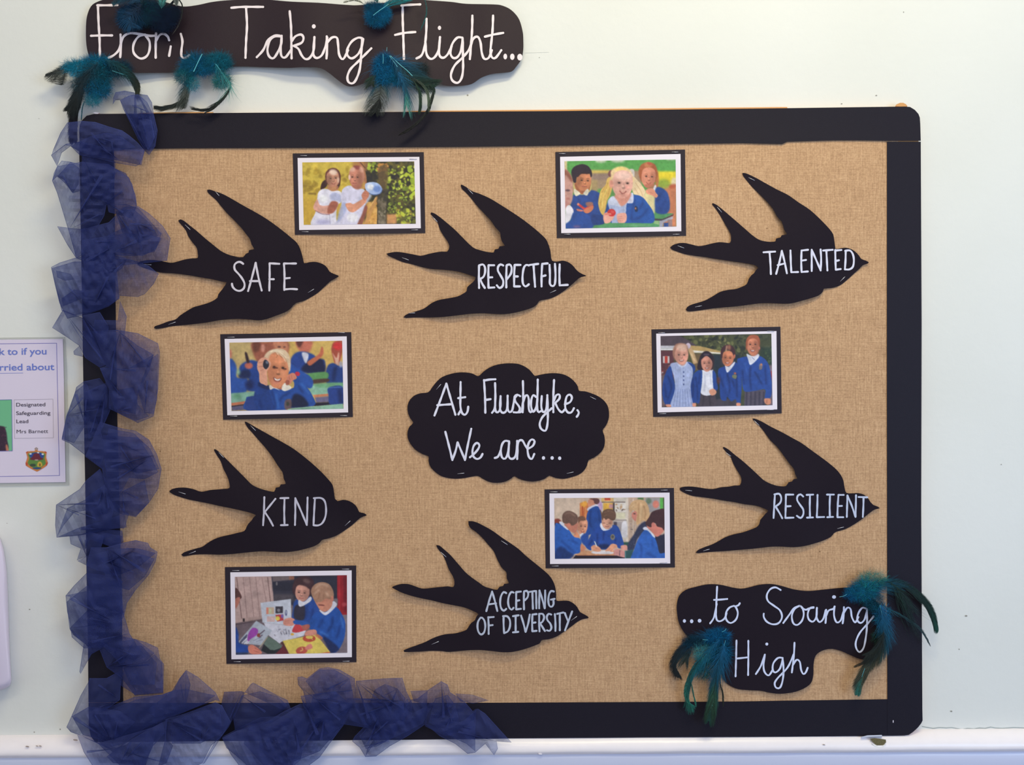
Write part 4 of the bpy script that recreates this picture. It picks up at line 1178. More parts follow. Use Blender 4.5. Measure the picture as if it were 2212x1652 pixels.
    p.ell(1500, 330, 60, 40, (206, 130, 84), 0, 12, .8); p.ell(1520, 310, 44, 20, (190, 70, 60), 20, 8, .7)
    p.poly([(1640, 420), (1665, 560), (1640, 680), (1610, 650), (1630, 520)], (190, 110, 66), 8, .9)
    p.poly([(1440, 640), (1600, 620), (1590, 700), (1500, 700)], (190, 110, 84), 8, .8)
    p.poly([(1590, 660), (1620, 640), (1620, 720), (1570, 740)], (224, 220, 226), 5)
    p.poly([(1600, 740), (1640, 670), (1740, 700), (1810, 790), (1835, 980), (1780, 1080), (1640, 1075), (1590, 1000), (1590, 860)], (36, 72, 150), 6)
    p.folds([[(1700, 760), (1640, 900)], [(1760, 860), (1680, 1040)]], (22, 44, 104), 40, .5, 20)
    p.poly([(1450, 760), (1590, 760), (1600, 900), (1590, 1080), (1490, 950), (1440, 860)], (222, 206, 150), 10)
    p.poly([(1460, 720), (1520, 690), (1580, 700), (1620, 760), (1650, 800), (1620, 835), (1560, 800), (1480, 770)], (230, 150, 120), 5)
    p.line([(1500, 745), (1580, 770)], (184, 100, 80), 8, 4, .5)
    # front girl: hair
    p.poly([(900, 420), (940, 410), (960, 470), (920, 520), (880, 480)], (122, 76, 74), 5)
    p.poly([(1210, 400), (1270, 395), (1290, 450), (1280, 540), (1240, 560), (1230, 470)], (206, 196, 190), 5)
    p.poly([(870, 540), (840, 640), (770, 720), (740, 830), (730, 930), (760, 1050), (810, 1110), (850, 1060), (860, 900), (920, 780), (950, 620), (930, 520)], (226, 184, 92), 5)
    p.folds([[(880, 600), (830, 760), (790, 900)], [(920, 640), (880, 800), (850, 980)], [(850, 640), (770, 800), (770, 960)]], (186, 134, 60), 12, .6, 5)
    p.folds([[(860, 700), (800, 860), (790, 1000)], [(780, 760), (750, 900)]], (248, 222, 120), 14, .8, 5)
    p.poly([(1270, 520), (1330, 560), (1400, 640), (1460, 740), (1440, 800), (1480, 890), (1400, 850), (1300, 800), (1250, 700)], (232, 204, 160), 5)
    p.folds([[(1300, 600), (1380, 720), (1420, 820)], [(1290, 680), (1350, 780)]], (196, 154, 110), 12, .6, 5)
    # body
    p.poly([(850, 1000), (880, 900), (960, 830), (1260, 790), (1400, 820), (1500, 930), (1580, 1060), (1595, 1190), (1500, 1240), (1180, 1240), (960, 1230), (840, 1180), (800, 1240), (700, 1250), (640, 1200), (700, 1080), (800, 1110)], (34, 84, 170), 5)
    p.folds([[(1300, 860), (1260, 1000), (1240, 1180)], [(1420, 900), (1360, 1020)], [(1500, 1000), (1400, 1120), (1250, 1180)], [(870, 940), (860, 1040)], [(660, 1130), (760, 1180)]], (20, 48, 116), 30, .55, 16)
    p.poly([(640, 1100), (800, 1110), (830, 1200), (800, 1250), (640, 1240)], (28, 56, 124), 8, .8)
    p.poly([(880, 880), (960, 850), (1230, 840), (1170, 930), (1150, 1080), (1080, 1090), (1020, 1240), (940, 1220), (950, 1080), (900, 1000)], (176, 188, 224), 5)
    for k in range(9):
        p.line([(930 + k * 24, 950), (940 + k * 22, 1230)], (118, 132, 186), 5, 2, .6)
    p.poly([(900, 850), (970, 810), (1040, 900), (1090, 970), (1010, 960), (900, 930)], (200, 206, 232), 4)
    p.poly([(1270, 770), (1270, 900), (1230, 920), (1160, 910), (1200, 850), (1240, 760)], (204, 206, 232), 4)
    p.poly([(990, 790), (1230, 760), (1180, 900), (1090, 965), (1030, 890)], (224, 148, 128), 6)
    p.poly([(925, 500), (930, 420), (1000, 370), (1100, 355), (1200, 390), (1255, 470), (1265, 600), (940, 620)], (240, 206, 150), 6)
    p.ell(1080, 400, 90, 40, (250, 222, 120), 0, 16, .8)
    p.face(1105, 625, 160, 215, (238, 176, 158), 3, .25, -1, True, False, True, (240, 150, 140), .35, (214, 160, 130))
    p.ell(1110, 490, 130, 70, (246, 206, 192), 0, 24, .7)
    p.ell(930, 620, 32, 62, (226, 150, 128), 0, 6)
    p.ell(1100, 800, 110, 44, (222, 140, 124), 0, 20, .5)
    # hands and red toy
    p.poly([(805, 1130), (830, 1070), (920, 1050), (980, 1090), (960, 1160), (900, 1220), (830, 1225)], (238, 168, 150), 4)
    p.ell(935, 1065, 64, 58, (214, 46, 50), 10, 4); p.ell(950, 1050, 30, 24, (240, 90, 86), 10, 8, .8)
    p.line([(830, 1090), (930, 1085)], (232, 130, 116), 30, 4)
    p.poly([(1015, 1100), (1080, 1070), (1160, 1080), (1165, 1180), (1120, 1230), (1040, 1220)], (240, 170, 152), 4)
    p.folds([[(1030, 1130), (1100, 1125)], [(1035, 1160), (1110, 1155)], [(1045, 1190), (1110, 1190)]], (196, 110, 96), 8, .6, 3)
    p.poly([(640, 1290), (860, 1235), (1100, 1225), (1600, 1235), (1640, 1290), (1300, 1300), (640, 1310)], (84, 156, 100), 4)
    p.ell(1350, 1262, 200, 20, (120, 184, 130), 0, 10, .6)
    p.poly([(1290, 970), (1330, 970), (1340, 1040), (1300, 1050)], (30, 40, 70), 4, .8)
    p.ell(1305, 1000, 14, 16, (190, 120, 90), 0, 4, .9)
    return p.grain(3, 2)


def pic3():   # boy holding up a dark stone, blurred class behind
    p = Painter(2212, 1570, 3.57, (206, 170, 96))
    p.rect(180, 270, 560, 700, (198, 170, 110), 10)
    p.rect(1080, 250, 1950, 620, (216, 176, 92), 10)
    p.ell(1600, 330, 300, 60, (224, 186, 100), 0, 40, .7)
    # blurred background children
    p.poly([(530, 290), (760, 270), (1080, 270), (1080, 480), (1000, 560), (700, 640), (600, 560), (540, 420)], (166, 92, 70), 16)
    p.poly([(860, 280), (1060, 280), (1070, 420), (940, 440)], (204, 130, 96), 16)
    p.ell(950, 350, 26, 12, (80, 44, 44), 0, 6); p.ell(1030, 352, 20, 10, (84, 44, 44), 0, 6)
    p.poly([(540, 290), (660, 280), (640, 400), (560, 420)], (120, 66, 50), 16)
    p.ell(700, 370, 30, 60, (222, 150, 130), 0, 12, .9)
    p.poly([(1210, 260), (1450, 260), (1440, 380), (1380, 450), (1270, 420)], (206, 112, 90), 14)
    p.poly([(1210, 260), (1320, 255), (1260, 360)], (104, 54, 50), 12)
    p.poly([(1120, 560), (1180, 460), (1290, 420), (1460, 460), (1560, 540), (1650, 560), (1640, 740), (1500, 760), (1300, 740), (1120, 660)], (36, 68, 150), 10)
    p.poly([(1380, 580), (1540, 520), (1640, 580), (1640, 750), (1400, 750), (1290, 700)], (26, 34, 74), 14)
    p.poly([(1300, 440), (1400, 460), (1370, 600), (1330, 560)], (206, 206, 224), 8)
    p.poly([(1380, 590), (1440, 540), (1560, 460), (1600, 350), (1630, 380), (1620, 480), (1500, 590), (1420, 640)], (204, 108, 76), 8)
    p.poly([(1760, 440), (1760, 340), (1800, 270), (1920, 260), (1925, 420), (1860, 640), (1820, 640)], (176, 80, 60), 8)
    p.ell(1850, 340, 70, 60, (214, 50, 52), 0, 10)
    p.poly([(1770, 440), (1830, 520), (1860, 440), (1875, 430), (1860, 640), (1815, 640), (1810, 560)], (226, 172, 148), 6)
    p.poly([(1660, 800), (1700, 640), (1780, 600), (1860, 640), (1930, 660), (1930, 910), (1700, 920)], (36, 66, 140), 8)
    p.folds([[(1820, 660), (1780, 880)]], (20, 34, 84), 60, .7, 18)
    p.ell(1900, 620, 30, 50, (190, 190, 220), 0, 10, .8)
    p.poly([(180, 560), (260, 580), (300, 700), (300, 820), (460, 840), (430, 1060), (200, 1080)], (42, 84, 172), 10)
    p.poly([(350, 640), (480, 560), (600, 570), (640, 640), (640, 1000), (480, 1030), (430, 940), (480, 840), (330, 800)], (34, 68, 150), 10)
    p.poly([(340, 740), (480, 700), (500, 820), (340, 830)], (26, 38, 84), 14, .9)
    p.ell(490, 930, 70, 80, (24, 34, 84), 0, 24, .8)
    p.ell(480, 640, 64, 50, (196, 100, 84), 0, 10)
    p.poly([(420, 440), (450, 440), (490, 580), (450, 590)], (52, 34, 40), 8)
    p.ell(200, 460, 20, 70, (206, 120, 100), 0, 10)
    p.ell(320, 740, 30, 50, (150, 190, 150), 0, 14, .8)
    p.poly([(200, 1080), (300, 1060), (580, 1040), (560, 1120), (440, 1200), (210, 1230)], (128, 176, 156), 8)
    p.ell(300, 1110, 60, 40, (90, 150, 110), 0, 18, .7)
    p.poly([(210, 1215), (440, 1185), (440, 1225), (215, 1258)], (206, 120, 86), 5, 1, False)
    p.poly([(215, 1265), (440, 1240), (460, 1320), (218, 1335)], (100, 96, 132), 6, 1, False)
    p.poly([(215, 1258), (440, 1228), (440, 1245), (215, 1275)], (50, 40, 60), 4, 1, False)
    # desks right
    p.poly([(1380, 770), (1680, 740), (1680, 850), (1460, 860)], (96, 156, 92), 8)
    p.poly([(1470, 860), (1700, 840), (1700, 890), (1480, 920)], (84, 60, 52), 8)
    p.poly([(1420, 960), (1600, 920), (1925, 910), (1925, 980), (1720, 990), (1700, 1080), (1470, 1090)], (140, 190, 164), 8)
    p.poly([(1480, 920), (1925, 900), (1925, 960), (1600, 980)], (104, 166, 116), 12, .8)
    p.poly([(1470, 1090), (1710, 1070), (1715, 1105), (1500, 1130)], (208, 128, 90), 5, 1, False)
    p.poly([(1500, 1130), (1715, 1110), (1730, 1200), (1520, 1210)], (110, 104, 140), 6, 1, False)
    p.poly([(1500, 1210), (1930, 1190), (1930, 1240), (1440, 1270)], (34, 30, 52), 6, 1, False)
    p.poly([(1710, 980), (1925, 965), (1935, 1230), (1735, 1235), (1710, 1100)], (38, 66, 146), 7)
    p.folds([[(1880, 1000), (1900, 1220)]], (22, 32, 80), 70, .6, 18)
    p.line([(1715, 980), (1925, 968)], (80, 120, 190), 14, 5, .8)
    # sleeve at right
    p.poly([(1130, 610), (1260, 700), (1420, 800), (1475, 900), (1420, 990), (1200, 900), (1100, 800), (1110, 680)], (38, 82, 172), 8)
    p.ell(1230, 765, 40, 34, (206, 44, 70), 20, 5)
    # boy
    p.poly([(440, 1320), (440, 1160), (460, 1120), (560, 1110), (620, 980), (640, 890), (760, 940), (830, 980), (1150, 990), (1180, 860), (1240, 840), (1400, 1000), (1500, 1180), (1500, 1240), (1420, 1270), (1080, 1300), (1030, 1325)], (34, 78, 166), 5)
    p.poly([(440, 1320), (440, 1160), (500, 1115), (560, 1110), (600, 1180), (620, 1325)], (40, 66, 140), 8)
    p.poly([(560, 1110), (640, 900), (760, 950), (800, 1040), (840, 1180), (860, 1320), (620, 1320)], (30, 62, 138), 8)
    p.poly([(640, 890), (770, 945), (800, 940), (790, 1010), (640, 960)], (20, 36, 90), 8, .9)
    p.poly([(1180, 1080), (1320, 1120), (1400, 1260), (1200, 1290), (1120, 1260)], (20, 30, 66), 14)
    p.folds([[(830, 1010), (880, 1200), (880, 1320)], [(1130, 1040), (1000, 1120), (960, 1190)], [(640, 1150), (680, 1300)], [(1240, 940), (1320, 1060)]], (18, 44, 110), 34, .6, 16)
    p.folds([[(1280, 900), (1420, 1080)], [(900, 1060), (940, 1300)]], (56, 116, 206), 30, .6, 16)
    p.poly([(1040, 1180), (1130, 1160), (1130, 1300), (1040, 1310)], (120, 84, 74), 6, .8); p.ell(1080, 1230, 24, 34, (50, 60, 50), 0, 8, .8)
    p.poly([(860, 900), (1080, 860), (1060, 960), (1000, 1010), (880, 970)], (190, 108, 78), 6)
    p.poly([(800, 940), (870, 965), (960, 1020), (870, 990), (810, 1010)], (226, 214, 206), 3)
    p.poly([(1040, 905), (1140, 980), (1050, 1030), (990, 1010), (1000, 940)], (238, 228, 214), 3)
    p.poly([(700, 640), (720, 500), (790, 420), (900, 385), (1010, 390), (1090, 460), (1125, 580), (1110, 720), (1080, 640), (1040, 520)], (224, 190, 160), 6)
    p.face(935, 690, 168, 290, (226, 140, 98), 6, .05, -1, True, True, True, (240, 160, 120), .35, (190, 120, 84))
    p.ell(880, 540, 110, 90, (240, 150, 104), 0, 30, .6)
    p.poly([(720, 560), (740, 470), (810, 405), (920, 380), (1030, 400), (1100, 480), (1120, 600), (1110, 740), (1075, 600), (1030, 520), (960, 470), (880, 440), (800, 470), (750, 540)], (226, 196, 160), 6)
    p.folds([[(800, 430), (900, 400), (1020, 430)], [(900, 450), (1000, 500), (1050, 580)], [(860, 420), (960, 430), (1060, 520)]], (250, 230, 200), 12, .8, 5)
    p.folds([[(880, 430), (920, 480), (900, 520)], [(940, 460), (1000, 520)]], (188, 120, 80), 14, .7, 5)
    p.ell(890, 672, 44, 14, (92, 50, 44), 4, 4, .8); p.ell(1035, 690, 34, 13, (92, 50, 44), 6, 4, .8)
    p.ell(900, 900, 60, 26, (214, 130, 110), 0, 12, .6)
    # hand with stone
    p.poly([(650, 890), (640, 760), (610, 680), (620, 580), (680, 520), (740, 515), (800, 560), (825, 620), (790, 680), (760, 740), (770, 850), (765, 945), (700, 925)], (230, 162, 134), 4)
    p.folds([[(630, 600), (700, 580), (740, 560)], [(630, 660), (690, 650), (740, 670)], [(660, 720), (700, 700)]], (184, 104, 84), 10, .6, 4)
    p.poly([(715, 560), (750, 550), (790, 600), (785, 660), (740, 695), (700, 640)], (44, 44, 60), 4)
    p.ell(762, 590, 20, 26, (126, 134, 156), -30, 6, .9)
    p.poly([(1075, 800), (1120, 760), (1180, 755), (1220, 830), (1160, 870), (1110, 930), (1060, 880)], (228, 138, 112), 4)
    p.folds([[(1100, 800), (1120, 870)], [(1140, 790), (1150, 850)]], (180, 90, 74), 10, .6, 4)
    p.poly([(1060, 860), (1110, 880), (1090, 940), (1050, 930)], (166, 84, 66), 5, .8)
    # table edge in front
    p.poly([(1080, 1310), (1200, 1290), (1430, 1270), (1930, 1225), (1945, 1310), (1600, 1320), (1080, 1335)], (144, 190, 164), 5, 1, False)
    p.poly([(1120, 1305), (1500, 1280), (1500, 1305), (1160, 1325)], (110, 150, 130), 6, .8, False)
    return p.grain(3, 3)


def pic4():   # four children in blue cardigans standing outdoors
    p = Painter(2212, 1570, 3.57, (72, 76, 50))
    p.rect(480, 210, 1930, 700, (74, 78, 48), 8)
    p.blot(480, 220, 1500, 520, [(118, 120, 70), (52, 56, 40), (92, 96, 56), (38, 42, 38), (140, 138, 84)], 150, 14, 44, 21, 5, .8)
    p.blot(1400, 220, 1930, 620, [(64, 66, 44), (84, 88, 60), (44, 50, 40)], 90, 14, 46, 22, 6, .8)
    p.rect(1720, 430, 1930, 760, (44, 62, 46), 14, .9)
    p.blot(1740, 440, 1920, 720, [(78, 100, 60), (34, 48, 42)], 40, 6, 30, 23, 4, .7)
    p.rect(1000, 540, 1420, 1340, (36, 46, 56), 12)
    p.rect(1860, 700, 1930, 1340, (120, 100, 110), 12)
    p.ell(1895, 860, 14, 70, (190, 50, 50), 0, 6)
    # roofs
    p.poly([(190, 250), (480, 245), (640, 330), (760, 410), (190, 405)], (82, 68, 78), 5, 1, False)
    p.rect(190, 405, 640, 445, (196, 194, 204), 4); p.rect(190, 445, 640, 475, (226, 226, 230), 4)
    p.poly([(640, 400), (800, 410), (1130, 490), (1130, 520), (660, 500)], (184, 152, 92), 5, 1, False)
    p.poly([(650, 470), (1130, 512), (1130, 530), (650, 510)], (226, 218, 206), 4, 1, False)
    p.rect(190, 478, 400, 1340, (96, 52, 62), 8)
    p.rect(230, 565, 330, 670, (200, 190, 190), 4); p.rect(258, 565, 300, 670, (196, 56, 44), 3)
    p.blot(195, 700, 340, 900, [(206, 190, 190), (140, 60, 60), (90, 70, 80)], 26, 8, 24, 24, 3, .8)
    p.rect(700, 520, 880, 780, (112, 90, 60), 10)
    p.poly([(190, 900), (300, 900), (260, 1340), (210, 1340)], (110, 92, 96), 10)

    def hair(pts, c): p.poly(pts, c, 5)
    # tall girl at the right (behind)
    p.poly([(1480, 1340), (1490, 1100), (1800, 1080), (1810, 1330)], (86, 76, 92), 5, 1, False)
    for k in range(5): p.line([(1520 + k * 66, 1110), (1515 + k * 66, 1335)], (52, 44, 62), 24, 6, .8)
    p.poly([(1370, 640), (1420, 590), (1530, 570), (1600, 600), (1700, 560), (1790, 600), (1860, 700), (1900, 900), (1905, 1130), (1870, 1215), (1800, 1210), (1800, 1080), (1640, 1100), (1480, 1100), (1440, 900)], (34, 72, 158), 5)
    p.folds([[(1580, 720), (1570, 900), (1590, 1090)], [(1640, 800), (1760, 1000)], [(1800, 700), (1820, 1000)], [(1450, 780), (1480, 1000)]], (16, 36, 98), 26, .65, 12)
    p.folds([[(1480, 660), (1540, 860)], [(1860, 780), (1880, 1000)]], (60, 104, 190), 20, .5, 12)
    p.poly([(1520, 530), (1600, 560), (1700, 530), (1700, 590), (1580, 700), (1540, 610)], (222, 224, 240), 4)
    p.line([(1600, 580), (1640, 620)], (110, 120, 170), 10, 3, .8)
    p.poly([(1545, 470), (1700, 450), (1680, 540), (1600, 560)], (190, 110, 82), 6)
    p.face(1615, 395, 98, 150, (212, 128, 94), 0, -.1, 1, True, True, True, (232, 156, 120), .5, (130, 66, 44))
    hair([(1510, 480), (1510, 330), (1560, 250), (1640, 235), (1700, 260), (1725, 340), (1710, 440), (1690, 330), (1620, 290), (1550, 320), (1530, 420)], (172, 90, 58))
    p.ell(1715, 440, 14, 24, (200, 110, 90), 0, 4)
    p.poly([(1715, 690), (1760, 680), (1755, 760), (1715, 770)], (120, 110, 116), 4); p.ell(1745, 695, 14, 16, (196, 120, 96), 0, 3)
    p.poly([(1795, 1220), (1880, 1220), (1890, 1290), (1840, 1315), (1795, 1280)], (222, 142, 106), 4); p.folds([[(1830, 1240), (1830, 1290)]], (150, 84, 60), 8, .6, 3)
    # third girl
    p.poly([(1060, 1340), (1070, 1230), (1360, 1230), (1370, 1335)], (70, 62, 74), 6)
    p.poly([(1080, 780), (1180, 720), (1330, 660), (1400, 700), (1430, 800), (1445, 1000), (1430, 1220), (1420, 1300), (1370, 1290), (1350, 1230), (1280, 1260), (1220, 1190), (1200, 1250), (1120, 1220), (1100, 1000)], (30, 66, 150), 5)
    p.folds([[(1220, 830), (1260, 1040), (1230, 1180)], [(1360, 820), (1370, 1200)], [(1100, 840), (1160, 1040)], [(1300, 940), (1330, 1040)]], (16, 34, 92), 24, .65, 10)
    p.folds([[(1180, 900), (1240, 1160)], [(1400, 860), (1410, 1100)]], (54, 96, 184), 18, .5, 10)
    p.poly([(1185, 690), (1240, 730), (1330, 650), (1335, 680), (1280, 760), (1215, 815)], (222, 222, 236), 4)
    p.face(1230, 600, 92, 120, (214, 128, 90), 4, -.1, -1, True, True, True, (230, 140, 100), .5, (100, 52, 40))
    hair([(1120, 560), (1125, 460), (1180, 400), (1250, 390), (1320, 430), (1345, 520), (1330, 600), (1290, 500), (1215, 470), (1160, 500), (1140, 600)], (70, 38, 44))
    p.line([(1215, 400), (1200, 490)], (214, 160, 124), 22, 8, .8); p.ell(1250, 430, 26, 44, (196, 126, 90), 0, 10, .6)
    p.ell(1330, 570, 14, 34, (206, 116, 84), 10, 4)
    p.poly([(1310, 850), (1365, 860), (1350, 915), (1295, 890)], (120, 124, 92), 4); p.ell(1340, 830, 20, 16, (170, 90, 70), 0, 3)
    p.poly([(1365, 1285), (1425, 1290), (1420, 1335), (1365, 1335)], (220, 140, 110), 4)
    # second girl
    p.poly([(770, 1340), (800, 1130), (1000, 1120), (1040, 1335)], (72, 62, 74), 5)
    p.folds([[(860, 1160), (840, 1330)], [(940, 1160), (960, 1330)]], (46, 40, 52), 20, .7, 8)
    p.poly([(820, 790), (1000, 780), (1000, 1130), (810, 1130)], (226, 226, 240), 5)
    p.folds([[(870, 850), (880, 980), (860, 1100)], [(960, 840), (970, 1000)]], (170, 176, 206), 16, .6, 8)
    p.poly([(700, 850), (760, 790), (830, 780), (830, 960), (810, 1120), (790, 1280), (740, 1280), (690, 1200), (680, 1000)], (32, 70, 154), 5)
    p.poly([(995, 790), (1040, 830), (1060, 960), (1075, 1070), (1020, 1090), (1000, 1000)], (32, 68, 152), 5)
    p.folds([[(730, 880), (760, 1080), (760, 1260)], [(800, 820), (780, 1000)]], (18, 38, 100), 24, .6, 10)
    hair([(760, 760), (790, 600), (840, 510), (910, 485), (990, 540), (1020, 640), (1000, 760), (960, 780), (860, 780)], (44, 28, 38))
    p.face(905, 680, 88, 120, (212, 140, 118), -3, -.05, 1, True, True, True, (236, 170, 150), .5, (70, 36, 34))
    p.poly([(820, 620), (830, 540), (900, 510), (980, 560), (1000, 660), (960, 600), (900, 560), (850, 590)], (40, 26, 36), 5)
    p.ell(900, 540, 50, 16, (110, 96, 120), 0, 8, .6)
    p.poly([(845, 790), (900, 830), (960, 780), (950, 830), (900, 860)], (214, 214, 232), 4)
    p.poly([(945, 1090), (1000, 1065), (1050, 1100), (1040, 1150), (980, 1170), (945, 1130)], (224, 154, 124), 4)
    p.ell(1085, 940, 26, 60, (96, 44, 44), 0, 10, .8)
    # first girl in pale blue dress
    p.line([(640, 440), (690, 560), (730, 680)], (206, 166, 120), 70, 6); p.line([(660, 520), (720, 640)], (236, 206, 160), 20, 6, .8)
    p.ell(618, 405, 38, 44, (208, 188, 208), 0, 5)
    p.poly([(340, 700), (420, 660), (600, 650), (680, 690), (690, 860), (660, 1040), (690, 1345), (350, 1345), (410, 1040), (390, 860)], (164, 178, 222), 5)
    for k in range(7): p.line([(430 + k * 34, 1070), (390 + k * 48, 1340)], (120, 134, 190), 12, 5, .7)
    for k in range(7): p.line([(400 + k * 40, 720), (420 + k * 32, 1000)], (186, 198, 234), 10, 4, .6)
    for y in (810, 875, 935, 1000): p.ell(548, y, 10, 14, (60, 74, 130), 0, 3)
    p.poly([(345, 720), (380, 860), (415, 1060), (350, 1280), (330, 1320), (260, 1300), (220, 1160), (230, 960), (280, 800)], (32, 68, 150), 5)
    p.poly([(610, 660), (700, 690), (730, 760), (700, 860), (740, 1000), (730, 1290), (690, 1290), (655, 1040), (690, 860), (680, 740)], (32, 68, 150), 5)
    p.folds([[(300, 860), (360, 1040), (300, 1240)], [(250, 980), (280, 1200)], [(690, 900), (690, 1200)]], (16, 34, 92), 24, .6, 10)
    p.poly([(430, 660), (520, 700), (600, 650), (590, 700), (540, 740), (480, 720)], (196, 206, 236), 4)
    p.poly([(460, 620), (590, 620), (560, 700), (500, 700)], (206, 136, 116), 6, .9)
    p.poly([(385, 560), (385, 460), (430, 380), (520, 365), (600, 400), (620, 500), (610, 600), (560, 640), (440, 640)], (170, 118, 96), 6)
    p.face(515, 555, 104, 135, (228, 158, 136), 0, 0, -1, True, True, True, (240, 150, 136), .45, (176, 120, 96))
    p.ell(520, 430, 84, 54, (232, 190, 168), 0, 16, .85)
    p.poly([(275, 1310), (345, 1310), (350, 1345), (290, 1345)], (226, 150, 124), 4); p.poly([(685, 1290), (735, 1290), (735, 1340), (690, 1340)], (222, 146, 120), 4)
    return p.grain(3, 4)


def pic5():   # children writing round a table with a teacher
    p = Painter(2212, 1427, 3.57, (206, 178, 158))
    p.rect(190, 250, 610, 640, (212, 186, 164), 10)
    p.rect(900, 240, 1330, 900, (212, 200, 186), 6)
    p.rect(1330, 240, 1600, 940, (198, 168, 146), 8); p.rect(1300, 250, 1335, 940, (222, 206, 190), 6)
    p.line([(1410, 260), (1410, 900)], (220, 196, 176), 14, 5)
    p.rect(590, 330, 720, 600, (214, 120, 64), 8)
    p.poly([(600, 340), (680, 300), (700, 360), (640, 400)], (232, 160, 60), 6)
    p.line([(630, 380), (640, 560)], (176, 70, 40), 14, 4); p.line([(680, 400), (680, 560)], (236, 150, 90), 16, 4)
    p.rect(920, 255, 1110, 310, (222, 178, 110), 5); p.rect(970, 252, 1060, 290, (196, 70, 50), 5)
    p.rect(920, 310, 1290, 326, (104, 84, 80), 4)
    p.rect(950, 330, 1120, 450, (222, 168, 64), 6); p.rect(1040, 350, 1110, 410, (196, 140, 140), 6)
    p.rect(1100, 330, 1125, 470, (70, 60, 70), 5)
    p.rect(1130, 325, 1300, 465, (228, 218, 208), 5)
    p.blot(1150, 340, 1280, 450, [(196, 140, 90), (90, 70, 60), (214, 180, 140)], 10, 10, 30, 31, 4, .8)
    p.rect(1140, 480, 1290, 570, (222, 214, 176), 6, .8); p.rect(1130, 585, 1310, 605, (150, 136, 130), 4)
    p.rect(1110, 610, 1300, 800, (168, 156, 156), 10); p.rect(1110, 620, 1160, 760, (70, 62, 80), 8)
    p.poly([(1240, 640), (1310, 620), (1320, 830), (1290, 860), (1230, 840)], (222, 216, 220), 5)
    p.rect(1600, 245, 1830, 470, (166, 160, 160), 6); p.rect(1825, 250, 1880, 450, (98, 190, 80), 4); p.rect(1870, 250, 1900, 460, (90, 110, 70), 4)
    p.ell(1760, 350, 50, 60, (224, 130, 110), 0, 8); p.ell(1650, 300, 44, 46, (96, 124, 90), 0, 12, .8)
    p.rect(1480, 245, 1570, 290, (90, 130, 80), 8)
    p.ell(240, 620, 60, 50, (140, 60, 50), 0, 8); p.rect(200, 640, 290, 680, (50, 50, 90), 8)
    # chair backs
    p.rect(1255, 930, 1400, 1010, (44, 84, 74), 8)
    # standing child behind
    p.poly([(870, 300), (930, 330), (930, 440), (890, 460), (860, 380)], (196, 160, 200), 5)
    p.poly([(900, 430), (935, 500), (925, 580), (880, 520)], (120, 84, 66), 5)
    p.poly([(720, 290), (780, 260), (830, 330), (800, 380), (740, 400), (715, 350)], (214, 140, 110), 5)
    p.poly([(740, 265), (870, 262), (890, 320), (850, 350), (810, 330), (800, 290)], (104, 62, 62), 5)
    p.poly([(700, 420), (760, 380), (840, 350), (870, 380), (760, 430), (710, 450)], (214, 210, 226), 4)
    p.poly([(690, 700), (690, 560), (720, 450), (800, 390), (870, 385), (910, 480), (930, 620), (900, 700), (780, 800), (690, 820)], (34, 76, 160), 5)
    p.folds([[(760, 440), (740, 600), (760, 700)], [(870, 440), (900, 620)]], (18, 44, 108), 26, .6, 12)
    # child in the middle left
    p.face(630, 690, 80, 125, (226, 152, 118), 6, .4, -1, True, False, True, None, .4, (110, 66, 50), .4)
    p.poly([(560, 600), (560, 550), (640, 530), (680, 580), (670, 600), (600, 605), (570, 640)], (124, 84, 64), 5)
    p.poly([(590, 820), (640, 790), (650, 850), (600, 860)], (222, 222, 234), 4)
    p.poly([(600, 860), (660, 800), (720, 800), (720, 900), (700, 1000), (620, 940)], (36, 76, 162), 6)
    # boy writing (centre)
    p.poly([(680, 960), (740, 860), (800, 740), (900, 690), (1000, 740), (1090, 670), (1180, 700), (1240, 860), (1265, 980), (1200, 1030), (1100, 960), (1020, 1040), (900, 1040), (780, 1000), (760, 1060), (690, 1020)], (34, 74, 164), 5)
    p.folds([[(860, 800), (860, 960)], [(1140, 860), (1130, 960)], [(780, 900), (720, 990)], [(960, 760), (950, 900)]], (16, 40, 108), 26, .6, 12)
    p.ell(960, 1000, 100, 40, (20, 30, 70), 0, 14, .8)
    p.poly([(905, 650), (930, 640), (1000, 720), (1060, 720), (1080, 660), (1090, 690), (1040, 740), (950, 755), (905, 700)], (222, 222, 234), 4)
    p.face(1010, 620, 88, 110, (222, 160, 132), 0, -.1, 1, False, False, False, None, .45, (110, 66, 50), .6)
    p.ell(960, 640, 26, 10, (120, 74, 60), 0, 5, .6); p.ell(1050, 640, 22, 10, (120, 74, 60), 0, 5, .6)
    p.poly([(935, 600), (925, 520), (950, 450), (1030, 420), (1110, 440), (1145, 500), (1135, 580), (1090, 600), (1030, 570), (990, 590), (960, 560)], (108, 76, 60), 5)
    p.folds([[(960, 480), (1040, 450), (1110, 480)], [(960, 530), (1010, 510)]], (150, 112, 84), 14, .6, 8)
    p.ell(1095, 855, 34, 46, (140, 130, 110), 0, 5); p.ell(1095, 850, 20, 24, (60, 60, 70), 0, 6, .8)
    # table
    p.poly([(540, 1110), (640, 1060), (760, 1070), (1100, 1060), (1180, 1100), (1180, 1140), (560, 1145)], (214, 154, 112), 5)
    p.poly([(520, 1135), (1160, 1135), (1280, 1165), (1280, 1190), (480, 1190)], (40, 30, 44), 4, 1, False)
    p.line([(540, 1135), (1150, 1132)], (206, 126, 80), 10, 3)
    p.poly([(780, 1075), (930, 1060), (1090, 1075), (1080, 1115), (800, 1110)], (224, 216, 220), 3)
    p.poly([(760, 1010), (820, 975), (900, 1020), (910, 1070), (850, 1080), (790, 1060)], (226, 152, 118), 4)
